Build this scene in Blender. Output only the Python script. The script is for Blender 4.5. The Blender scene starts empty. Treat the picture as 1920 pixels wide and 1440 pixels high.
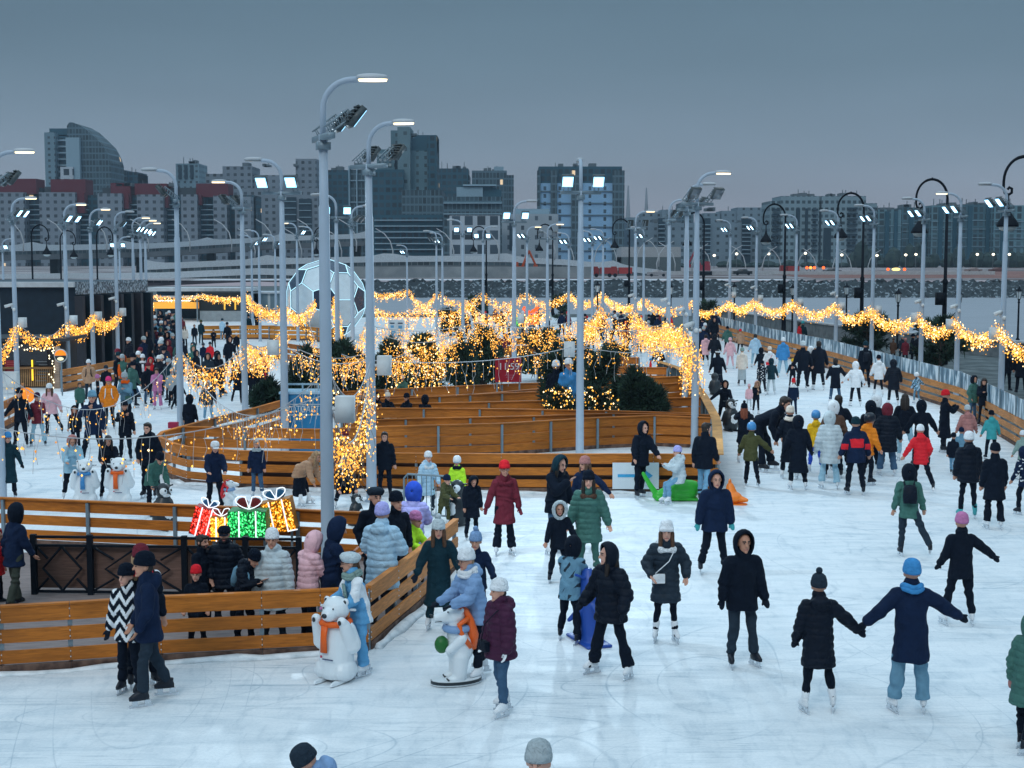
import bpy, math, random
import numpy as np
from mathutils import Vector, Matrix
random.seed(7)
rng = np.random.default_rng(7)
scene = bpy.context.scene
col = scene.collection
R = math.radians

# ------------------------------------------------------------------ camera
FPX = 2667.0                     # focal length in photo pixels (1920 wide)
HORIZON = 480.0
CAM_H = 5.5
PITCH = math.atan((720 - HORIZON) / FPX)
cam_d = bpy.data.cameras.new("Camera")
cam_d.lens = 36.0 * FPX / 1920.0
cam_d.sensor_width = 36.0
cam_d.clip_start = 0.5
cam_d.clip_end = 4000.0
cam = bpy.data.objects.new("Camera", cam_d)
cam.location = (0, 0, CAM_H)
cam.rotation_euler = (math.pi / 2 - PITCH, 0, 0)
col.objects.link(cam)
scene.camera = cam

# ------------------------------------------------------------------ exposure, sky, sun
scene.view_settings.view_transform = 'Standard'
scene.view_settings.look = 'None'
scene.view_settings.exposure = 0.0
scene.view_settings.gamma = 1.0
scene.view_settings.use_curve_mapping = False
scene.cycles.max_bounces = 6
scene.cycles.diffuse_bounces = 3
scene.cycles.glossy_bounces = 2
scene.cycles.volume_bounces = 0
scene.cycles.use_denoising = True
scene.cycles.sample_clamp_indirect = 3.0
scene.cycles.use_light_tree = True
HAZE = 0.00019
SUN_EL, SUN_ROT = R(38), R(200)
world = bpy.data.worlds.new("World")
scene.world = world
world.use_nodes = True
wt = world.node_tree
wt.nodes.clear()
w_out = wt.nodes.new('ShaderNodeOutputWorld')
sky = wt.nodes.new('ShaderNodeTexSky')
sky.sky_type = 'NISHITA'
sky.sun_disc = False
sky.sun_elevation = SUN_EL
sky.sun_rotation = SUN_ROT
bg_sky = wt.nodes.new('ShaderNodeBackground')
bg_sky.inputs['Strength'].default_value = 0.0
wt.links.new(sky.outputs['Color'], bg_sky.inputs['Color'])
# the overcast cloud deck: paler at the horizon, dark low cloud, bright overhead
tc = wt.nodes.new('ShaderNodeTexCoord')
sep = wt.nodes.new('ShaderNodeSeparateXYZ')
wt.links.new(tc.outputs['Generated'], sep.inputs[0])
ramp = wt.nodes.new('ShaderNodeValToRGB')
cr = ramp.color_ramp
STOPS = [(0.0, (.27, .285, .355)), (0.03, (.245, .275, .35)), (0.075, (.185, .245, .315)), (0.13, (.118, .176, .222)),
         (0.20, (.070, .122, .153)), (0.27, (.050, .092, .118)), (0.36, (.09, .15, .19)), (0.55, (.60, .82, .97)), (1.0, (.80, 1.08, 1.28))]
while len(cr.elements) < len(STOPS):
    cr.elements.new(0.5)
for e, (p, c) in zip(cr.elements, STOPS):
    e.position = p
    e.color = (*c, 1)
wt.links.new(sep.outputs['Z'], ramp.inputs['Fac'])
wn = wt.nodes.new('ShaderNodeTexNoise')
wn.inputs['Scale'].default_value = 2.2
wn.inputs['Detail'].default_value = 3
wmap = wt.nodes.new('ShaderNodeMapping')
wmap.inputs['Scale'].default_value = (1, 1, 5)
wt.links.new(tc.outputs['Generated'], wmap.inputs[0])
wt.links.new(wmap.outputs[0], wn.inputs['Vector'])
wmr = wt.nodes.new('ShaderNodeMapRange')
wmr.inputs['From Min'].default_value = 0.3; wmr.inputs['From Max'].default_value = 0.7
wmr.inputs['To Min'].default_value = 0.88
wmr.inputs['To Max'].default_value = 1.13
wt.links.new(wn.outputs['Fac'], wmr.inputs['Value'])
wmul = wt.nodes.new('ShaderNodeVectorMath'); wmul.operation = 'SCALE'
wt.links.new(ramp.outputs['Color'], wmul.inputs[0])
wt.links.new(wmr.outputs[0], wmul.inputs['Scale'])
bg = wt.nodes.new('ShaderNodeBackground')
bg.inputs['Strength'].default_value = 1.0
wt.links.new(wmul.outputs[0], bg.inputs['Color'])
wadd = wt.nodes.new('ShaderNodeAddShader')
wt.links.new(bg.outputs[0], wadd.inputs[0])
wt.links.new(bg_sky.outputs[0], wadd.inputs[1])
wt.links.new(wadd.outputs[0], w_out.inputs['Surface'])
bg_sky.inputs['Strength'].default_value = 0.006
sun_d = bpy.data.lights.new("sun", 'SUN')
sun_d.energy = 0.65
sun_d.angle = R(18)
sun_d.color = (1.0, 0.96, 0.90)
sun = bpy.data.objects.new("sun", sun_d)
# from behind and above the camera, slightly left
sun.rotation_euler = (R(48), 0, R(-20))
col.objects.link(sun)


# ------------------------------------------------------------------ placement
def ray(px, py):
    x = (px - 960.0) / FPX
    y = -(py - 720.0) / FPX
    c, s = math.cos(PITCH), math.sin(PITCH)
    return Vector((x, c + y * s, -s + y * c))


def G(px, py, z=0.0):
    """ground (or level z) point seen at a photo pixel"""
    d = ray(px, py)
    t = (z - CAM_H) / d.z
    return Vector((d.x * t, d.y * t, z))


def P(px, py, Y):
    """point at depth Y seen at a photo pixel"""
    d = ray(px, py)
    t = Y / d.y
    return Vector((d.x * t, Y, CAM_H + d.z * t))


# ------------------------------------------------------------------ objects
def tag(o, label=None, cat=None, group=None, kind=None):
    if label: o['label'] = label
    if cat: o['category'] = cat
    if group: o['group'] = group
    if kind: o['kind'] = kind
    return o


def empty(name, loc=(0, 0, 0), rz=0.0, label=None, cat=None, group=None, scale=1.0):
    o = bpy.data.objects.new(name, None)
    o.empty_display_size = 0.2
    o.location = loc
    o.rotation_euler = (0, 0, rz)
    o.scale = (scale,) * 3
    col.objects.link(o)
    return tag(o, label, cat, group)


def link(name, mesh, parent=None):
    o = bpy.data.objects.new(name, mesh)
    col.objects.link(o)
    o.parent = parent
    return o


# ------------------------------------------------------------------ materials
MATS = {}


def _new(name):
    m = bpy.data.materials.new(name)
    m.use_nodes = True
    return m, m.node_tree.nodes, m.node_tree.links, m.node_tree.nodes['Principled BSDF']


def mat(color, rough=0.7, kind='plain', metal=0.0, spec=0.35, sc=1.0, var=0.12, bump=0.15):
    key = (tuple(round(c, 4) for c in color), rough, kind, metal, spec, sc, var, bump)
    if key in MATS:
        return MATS[key]
    m, N, L, b = _new(kind + "_material")
    b.inputs['Roughness'].default_value = rough
    b.inputs['Metallic'].default_value = metal
    b.inputs['Specular IOR Level'].default_value = spec
    t = N.new('ShaderNodeTexCoord')
    n = N.new('ShaderNodeTexNoise')
    n.inputs['Scale'].default_value = {'cloth': 9, 'puffer': 7, 'denim': 14}.get(kind, 3.0) * sc
    n.inputs['Detail'].default_value = 5
    L.new(t.outputs['Object'], n.inputs['Vector'])
    mr = N.new('ShaderNodeMapRange')
    mr.inputs['From Min'].default_value = 0.3
    mr.inputs['From Max'].default_value = 0.7
    mr.inputs['To Min'].default_value = 1 - var
    mr.inputs['To Max'].default_value = 1 + var
    L.new(n.outputs['Fac'], mr.inputs['Value'])
    mul = N.new('ShaderNodeVectorMath'); mul.operation = 'SCALE'
    mul.inputs[0].default_value = color
    L.new(mr.outputs[0], mul.inputs['Scale'])
    L.new(mul.outputs[0], b.inputs['Base Color'])
    if kind in ('cloth', 'puffer', 'denim'):
        b.inputs['Specular IOR Level'].default_value = 0.16
    bp = N.new('ShaderNodeBump')
    bp.inputs['Distance'].default_value = 0.02
    bp.inputs['Strength'].default_value = bump
    if kind == 'puffer':
        w = N.new('ShaderNodeTexWave')
        w.bands_direction = 'Z'
        w.inputs['Scale'].default_value = 3.7 * sc
        w.inputs['Distortion'].default_value = 1.6
        w.inputs['Detail'].default_value = 1
        L.new(t.outputs['Object'], w.inputs['Vector'])
        pw_ = N.new('ShaderNodeMath'); pw_.operation = 'POWER'; pw_.inputs[1].default_value = .4
        L.new(w.outputs['Fac'], pw_.inputs[0])
        add = N.new('ShaderNodeMath'); add.operation = 'MULTIPLY_ADD'
        L.new(pw_.outputs[0], add.inputs[0])
        add.inputs[1].default_value = .8
        L.new(n.outputs['Fac'], add.inputs[2])
        bp.inputs['Strength'].default_value = 0.5
        bp.inputs['Distance'].default_value = 0.02
        L.new(add.outputs[0], bp.inputs['Height'])
    elif kind in ('cloth', 'denim'):
        v = N.new('ShaderNodeTexNoise')
        v.inputs['Scale'].default_value = 5.0 * sc
        v.inputs['Detail'].default_value = 2
        v.inputs['Distortion'].default_value = 1.6
        L.new(t.outputs['Object'], v.inputs['Vector'])
        bp.inputs['Strength'].default_value = 0.8
        bp.inputs['Distance'].default_value = 0.035
        L.new(v.outputs['Fac'], bp.inputs['Height'])
    else:
        L.new(n.outputs['Fac'], bp.inputs['Height'])
    L.new(bp.outputs[0], b.inputs['Normal'])
    MATS[key] = m
    return m


def glow(color, strength, light=False):
    key = ('glow', color, strength, light)
    if key in MATS:
        return MATS[key]
    m, N, L, b = _new("lit_material")
    b.inputs['Base Color'].default_value = (*[min(c, .8) for c in color], 1)
    b.inputs['Emission Color'].default_value = (*color, 1)
    b.inputs['Emission Strength'].default_value = strength
    if not light:
        m.cycles.emission_sampling = 'NONE'
    MATS[key] = m
    return m


def wood_mat(color, sc=1.0, key='wood'):
    k = (key, color, sc)
    if k in MATS:
        return MATS[k]
    m, N, L, b = _new("plank_material")
    b.inputs['Roughness'].default_value = 0.6
    b.inputs['Specular IOR Level'].default_value = 0.3
    t = N.new('ShaderNodeTexCoord')
    mp = N.new('ShaderNodeMapping')
    mp.inputs['Scale'].default_value = (1.2, 1.2, 14)
    L.new(t.outputs['Object'], mp.inputs[0])
    n = N.new('ShaderNodeTexNoise')
    n.inputs['Scale'].default_value = 3.0 * sc
    n.inputs['Detail'].default_value = 6
    n.inputs['Distortion'].default_value = 0.6
    L.new(mp.outputs[0], n.inputs['Vector'])
    n2 = N.new('ShaderNodeTexNoise')
    n2.inputs['Scale'].default_value = 0.6
    n2.inputs['Detail'].default_value = 2
    L.new(t.outputs['Object'], n2.inputs['Vector'])
    r = N.new('ShaderNodeValToRGB')
    r.color_ramp.elements[0].position = 0.25
    r.color_ramp.elements[0].color = (*[c * 0.62 for c in color], 1)
    r.color_ramp.elements[1].position = 0.72
    r.color_ramp.elements[1].color = (*[min(1, c * 1.22) for c in color], 1)
    L.new(n.outputs['Fac'], r.inputs['Fac'])
    mr = N.new('ShaderNodeMapRange')
    mr.inputs['From Min'].default_value = 0.3; mr.inputs['From Max'].default_value = 0.7
    mr.inputs['To Min'].default_value = 0.62; mr.inputs['To Max'].default_value = 1.22
    L.new(n2.outputs['Fac'], mr.inputs['Value'])
    mul = N.new('ShaderNodeVectorMath'); mul.operation = 'SCALE'
    L.new(r.outputs['Color'], mul.inputs[0]); L.new(mr.outputs[0], mul.inputs['Scale'])
    L.new(mul.outputs[0], b.inputs['Base Color'])
    bp = N.new('ShaderNodeBump'); bp.inputs['Strength'].default_value = 0.2; bp.inputs['Distance'].default_value = 0.01
    L.new(n.outputs['Fac'], bp.inputs['Height']); L.new(bp.outputs[0], b.inputs['Normal'])
    MATS[k] = m
    return m


# ------------------------------------------------------------------ mesh builder
def _basis(d):
    d = np.asarray(d, float)
    d = d / (np.linalg.norm(d) + 1e-12)
    a = np.array([0, 0, 1.0]) if abs(d[2]) < 0.9 else np.array([0, 1.0, 0])
    u = np.cross(a, d); u /= np.linalg.norm(u)
    v = np.cross(d, u)
    return u, v, d


class MB:
    def __init__(s):
        s.v, s.f, s.m, s.n, s.mi = [], [], [], 0, 0

    def add(s, verts, faces, mi=None):
        verts = np.asarray(verts, float).reshape(-1, 3)
        k = s.n
        s.v.append(verts)
        s.f.extend([tuple(i + k for i in f) for f in faces])
        s.m.extend([s.mi if mi is None else mi] * len(faces))
        s.n += len(verts)
        return s

    def box(s, c, size, rz=0.0, mi=None, rx=0.0, ry=0.0):
        hx, hy, hz = [q / 2 for q in size]
        v = np.array([(x, y, z) for z in (-hz, hz) for x, y in ((-hx, -hy), (hx, -hy), (hx, hy), (-hx, hy))])
        if rx or ry or rz:
            M = np.array(Matrix.Rotation(rz, 3, 'Z') @ Matrix.Rotation(ry, 3, 'Y') @ Matrix.Rotation(rx, 3, 'X'))
            v = v @ M.T
        return s.add(v + np.asarray(c, float), [(3, 2, 1, 0), (4, 5, 6, 7), (0, 1, 5, 4), (1, 2, 6, 5), (2, 3, 7, 6), (3, 0, 4, 7)], mi)

    def rings(s, rings, cap=True, closed=False, mi=None):
        n = len(rings[0]); k = len(rings)
        f = []
        for i in range(k - 1 + (1 if closed else 0)):
            a, b = i * n, ((i + 1) % k) * n
            for j in range(n):
                j2 = (j + 1) % n
                f.append((a + j, a + j2, b + j2, b + j))
        if cap and not closed:
            f.append(tuple(range(n - 1, -1, -1)))
            f.append(tuple((k - 1) * n + j for j in range(n)))
        return s.add(np.concatenate([np.asarray(r) for r in rings]), f, mi)

    def lathe(s, prof, c=(0, 0, 0), seg=16, axis=(0, 0, 1), sx=1.0, sy=1.0, mi=None, cap=True):
        u, v, d = _basis(axis)
        if abs(axis[2]) > 0.9:
            u, v, d = np.array([1., 0, 0]), np.array([0, 1., 0]), np.array([0, 0, 1.]) * np.sign(axis[2])
        a = np.linspace(0, 2 * math.pi, seg, endpoint=False)
        cs, sn = np.cos(a)[:, None] * sx, np.sin(a)[:, None] * sy
        rr = [np.asarray(c) + d * z + (cs * u + sn * v) * max(r, 1e-4) for r, z in prof]
        return s.rings(rr, cap=cap, mi=mi)

    def cone(s, a, b, ra, rb, seg=10, mi=None, hemi=2):
        """capsule with two radii"""
        a, b = np.asarray(a, float), np.asarray(b, float)
        u, v, d = _basis(b - a)
        ang = np.linspace(0, 2 * math.pi, seg, endpoint=False)
        ring = np.cos(ang)[:, None] * u + np.sin(ang)[:, None] * v
        rr = []
        for i in range(hemi + 1):
            t = (math.pi / 2) * (1 - i / hemi) * 0.93
            rr.append(a - d * ra * math.sin(t) + ring * ra * math.cos(t))
        for i in range(hemi + 1):
            t = (math.pi / 2) * (i / hemi) * 0.93
            rr.append(b + d * rb * math.sin(t) + ring * rb * math.cos(t))
        return s.rings(rr, mi=mi)

    def tube(s, pts, r, seg=8, mi=None, cap=True):
        pts = [np.asarray(p, float) for p in pts]
        k = len(pts)
        rs = r if hasattr(r, '__len__') else [r] * k
        rr = []
        ang = np.linspace(0, 2 * math.pi, seg, endpoint=False)
        u = None
        for i, p in enumerate(pts):
            d = pts[min(i + 1, k - 1)] - pts[max(i - 1, 0)]
            d = d / (np.linalg.norm(d) + 1e-12)
            if u is None:
                u, v, _ = _basis(d)
            else:
                u = u - d * np.dot(u, d); u /= np.linalg.norm(u) + 1e-12
                v = np.cross(d, u)
            rr.append(p + (np.cos(ang)[:, None] * u + np.sin(ang)[:, None] * v) * rs[i])
        return s.rings(rr, cap=cap, mi=mi)

    def ell(s, c, r, seg=12, nr=8, rot=None, mi=None):
        th = np.linspace(0.04, math.pi - 0.04, nr)
        a = np.linspace(0, 2 * math.pi, seg, endpoint=False)
        rr = []
        for t in th:
            p = np.stack([np.cos(a) * math.sin(t), np.sin(a) * math.sin(t), np.full(seg, -math.cos(t))], 1) * np.asarray(r)
            if rot is not None:
                p = p @ np.array(rot).T
            rr.append(p + np.asarray(c))
        return s.rings(rr, mi=mi)

    def loft(s, secs, seg=14, mi=None):
        """secs: (center, rx, ry[, u, v])"""
        a = np.linspace(0, 2 * math.pi, seg, endpoint=False)
        rr = []
        for q in secs:
            c, rx, ry = np.asarray(q[0], float), q[1], q[2]
            u = np.asarray(q[3]) if len(q) > 3 else np.array([1., 0, 0])
            v = np.asarray(q[4]) if len(q) > 4 else np.array([0, 1., 0])
            rr.append(c + np.cos(a)[:, None] * u * rx + np.sin(a)[:, None] * v * ry)
        return s.rings(rr, mi=mi)

    def prism(s, pts, y0, y1, mi=None):
        """polygon in XZ pushed from y0 to y1"""
        n = len(pts)
        v = [(x, y0, z) for x, z in pts] + [(x, y1, z) for x, z in pts]
        f = [tuple(range(n)), tuple(range(2 * n - 1, n - 1, -1))]
        f += [(i, i + n, (i + 1) % n + n, (i + 1) % n) for i in range(n)]
        return s.add(v, f, mi)

    def octs(s, pts, r, mi=None):
        """many small bulbs"""
        o = np.array([(1, 0, 0), (-1, 0, 0), (0, 1, 0), (0, -1, 0), (0, 0, 1.3), (0, 0, -1.3)])
        F = [(0, 2, 4), (2, 1, 4), (1, 3, 4), (3, 0, 4), (2, 0, 5), (1, 2, 5), (3, 1, 5), (0, 3, 5)]
        pts = np.asarray(pts, float).reshape(-1, 3)
        rs = np.broadcast_to(np.asarray(r, float), (len(pts),))
        v = (pts[:, None, :] + o[None] * rs[:, None, None]).reshape(-1, 3)
        f = [(a + 6 * i, b + 6 * i, c + 6 * i) for i in range(len(pts)) for a, b, c in F]
        return s.add(v, f, mi)

    def mesh(s, name, mats=(), smooth=True):
        me = bpy.data.meshes.new(name)
        v = np.concatenate(s.v) if s.v else np.zeros((0, 3))
        me.from_pydata(v.tolist(), [], s.f)
        for m in mats if isinstance(mats, (list, tuple)) else (mats,):
            me.materials.append(m)
        if s.m and max(s.m) > 0:
            me.polygons.foreach_set('material_index', np.array(s.m, dtype=np.int32))
        if smooth is True:
            me.polygons.foreach_set('use_smooth', np.ones(len(s.f), dtype=bool))
        me.update()
        return me

    def build(s, name, mats, parent=None, smooth=False):
        return link(name, s.mesh(name, mats, smooth), parent)


# remeshed bodies are queued and baked in one go
JOBS = []


def queue(name, mb, mats, parent, voxel, smooth_it=3, paint=None, kind=None):
    o = link(name, mb.mesh(name, mats), parent)
    md = o.modifiers.new('r', 'REMESH')
    md.mode = 'VOXEL'
    md.voxel_size = voxel
    md.use_smooth_shade = True
    sm = o.modifiers.new('s', 'SMOOTH')
    sm.factor = 0.5
    sm.iterations = smooth_it
    JOBS.append((o, paint, kind))
    return o


def bake_all():
    bpy.context.view_layer.update()
    dg = bpy.context.evaluated_depsgraph_get()
    dg.update()
    new = []
    for o, paint, kind in JOBS:
        me = bpy.data.meshes.new_from_object(o.evaluated_get(dg), preserve_all_data_layers=False, depsgraph=dg)
        new.append(me)
    for ji, ((o, paint, kind), me) in enumerate(zip(JOBS, new)):
        old = o.data
        mats = [m for m in old.materials]
        o.modifiers.clear()
        o.data = me
        me.name = o.name
        me.materials.clear()
        for m in mats:
            me.materials.append(m)
        n = len(me.polygons)
        me.polygons.foreach_set('use_smooth', np.ones(n, dtype=bool))
        mi = np.zeros(n, dtype=np.int32)
        if paint is not None and n:
            c = np.zeros(n * 3)
            me.polygons.foreach_get('center', c)
            mi = paint(c.reshape(-1, 3)).astype(np.int32)
        me.polygons.foreach_set('material_index', mi)
        me.update()
        nv = len(me.vertices)
        if kind and nv:
            co = np.zeros(nv * 3); me.vertices.foreach_get('co', co); co = co.reshape(-1, 3)
            no = np.zeros(nv * 3); me.vertex_normals.foreach_get('vector', no); no = no.reshape(-1, 3)
            co2 = co + no * folds(co, kind, ji)[:, None]
            me.vertices.foreach_set('co', co2.ravel()); me.update()
        bpy.data.meshes.remove(old)
    for o in TEXTS:
        me = bpy.data.meshes.new_from_object(o.evaluated_get(dg))
        m = link('lettering', me, o.parent)
        m.location, m.rotation_euler, m.scale = o.location, o.rotation_euler, o.scale
        bpy.data.objects.remove(o)


TEXTS = []


def folds(p, kind, seed):
    """how far cloth stands out along its normal: soft folds, or the puffs between quilting seams"""
    s = (seed * 2.399) % 6.28
    x, y, z = p[:, 0], p[:, 1], p[:, 2]
    w1 = np.sin(7 * x + 3 * np.sin(5 * z + s)) + np.sin(8 * y - s + 2 * np.sin(6 * z))
    if kind == 'jacket':
        d = .0075 * np.sin(26 * z + 3.0 * w1 + s) * (.55 + .45 * np.sin(9 * x + 2 * s)) + .006 * np.sin(15 * x + 11 * y + 9 * z + 2 * w1)
        return np.clip(d, -.012, .012)
    if kind == 'trousers':
        d = .0085 * np.sin(24 * z + 2.2 * w1 + s) + .005 * np.sin(17 * y + 10 * z + 3 * np.sin(8 * x + s))
        return np.clip(d, -.012, .012)
    q = np.abs(np.sin(np.pi * (z + .010 * w1) / .098))
    return .017 * q ** .55 - .011 + .003 * np.sin(30 * x + 22 * y + 3 * w1)


def text(name, body, size, parent, m, loc, rot, extrude=0.004, bold=0.0, align='CENTER', sx=1.0):
    cu = bpy.data.curves.new(name, 'FONT')
    cu.body = body
    cu.size = size
    cu.extrude = extrude
    cu.offset = bold
    cu.align_x = align
    cu.align_y = 'CENTER'
    cu.materials.append(m)
    o = bpy.data.objects.new(name, cu)
    col.objects.link(o)
    o.parent = parent
    o.location = loc
    o.rotation_euler = rot
    o.scale = (sx, 1, 1)
    TEXTS.append(o)
    return o

# ------------------------------------------------------------------ people
C = dict(K=(.0025, .007, .017), N=(.005, .015, .046), D=(.006, .030, .045), G=(.018, .031, .048), W=(.74, .78, .82), I=(.72, .64, .56),
         P=(.75, .45, .50), DP=(.42, .19, .18), M=(.48, .18, .36), F=(.75, .05, .22), R=(.68, .018, .03), BU=(.15, .02, .035),
         PU=(.055, .014, .042), LB=(.40, .60, .76), B=(.05, .25, .55), SB=(.13, .27, .38), T=(.05, .34, .37), SG=(.22, .32, .30),
         OL=(.065, .07, .028), GR=(.05, .14, .12), Y=(.80, .48, .02), O=(.75, .22, .015), TN=(.45, .27, .17), BR=(.09, .05, .035),
         LG=(.48, .85, .04), LI=(.42, .42, .82), GY=(.36, .42, .45), J=(.16, .34, .50), JD=(.045, .10, .18), KH=(.045, .055, .045),
         BB=(.03, .09, .55), SK=(.12, .36, .62), GW=(.50, .58, .62), OR=(.8, .12, .01), LJ=(.30, .50, .62), CB=(.20, .33, .55))
SKIN = (.52, .27, .19)
POSES = dict(
    stand=dict(l=(3, 4, 5), r=(-2, 4, 4), la=(4, 10, 14, 10), ra=(6, 10, 12, 10), lean=2),
    wide=dict(l=(3, 9, 5), r=(0, 10, 6), la=(2, 14, 12, 5), ra=(4, 14, 14, 5), lean=3),
    walk=dict(l=(22, 2, 8), r=(-18, 2, 14), la=(-10, 8, 14, 8), ra=(16, 8, 22, 8), lean=5),
    skate=dict(l=(18, 3, 26), r=(-20, 12, 14), la=(18, 22, 24, 5), ra=(-6, 20, 16, 5), lean=13),
    skate2=dict(r=(18, 3, 26), l=(-20, 12, 14), ra=(18, 22, 24, 5), la=(-6, 20, 16, 5), lean=13),
    glide=dict(l=(14, 6, 22), r=(8, 7, 18), la=(8, 20, 20, 5), ra=(10, 20, 18, 5), lean=9),
    push=dict(l=(14, 5, 26), r=(-10, 7, 14), la=(46, 8, 44, 14), ra=(46, 8, 44, 14), lean=14),
    phone=dict(l=(3, 4, 5), r=(-2, 4, 4), la=(30, 4, 92, 45), ra=(34, 4, 96, 45), lean=3, hp=14),
    photo=dict(l=(3, 4, 5), r=(-2, 4, 4), la=(78, 16, 105, 40), ra=(78, 16, 105, 40), lean=0),
    pocket=dict(l=(3, 4, 5), r=(-1, 4, 4), la=(-8, 20, 44, 38), ra=(-8, 20, 44, 38), lean=2),
    out=dict(l=(8, 7, 14), r=(4, 8, 12), la=(4, 44, 10, 0), ra=(4, 44, 10, 0), lean=6),
    sit=dict(l=(86, 6, 80), r=(80, 8, 72), la=(48, 6, 75, 30), ra=(48, 6, 75, 30), lean=10),
    squat=dict(l=(100, 12, 118), r=(96, 12, 116), la=(60, 8, 20, 20), ra=(60, 8, 20, 20), lean=30),
    bend=dict(l=(22, 5, 14), r=(14, 6, 10), la=(70, 6, 20, 15), ra=(70, 6, 20, 15), lean=58, hp=-8),
)
HEM = dict(short=.13, hip=.21, mid=.36, long=.56, maxi=.72)


def rotm(ax, deg):
    return np.array(Matrix.Rotation(R(deg), 3, ax))


def face_light(skin):
    return mat(skin, .55, 'plain', spec=.3, var=.06, bump=.05)


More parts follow.
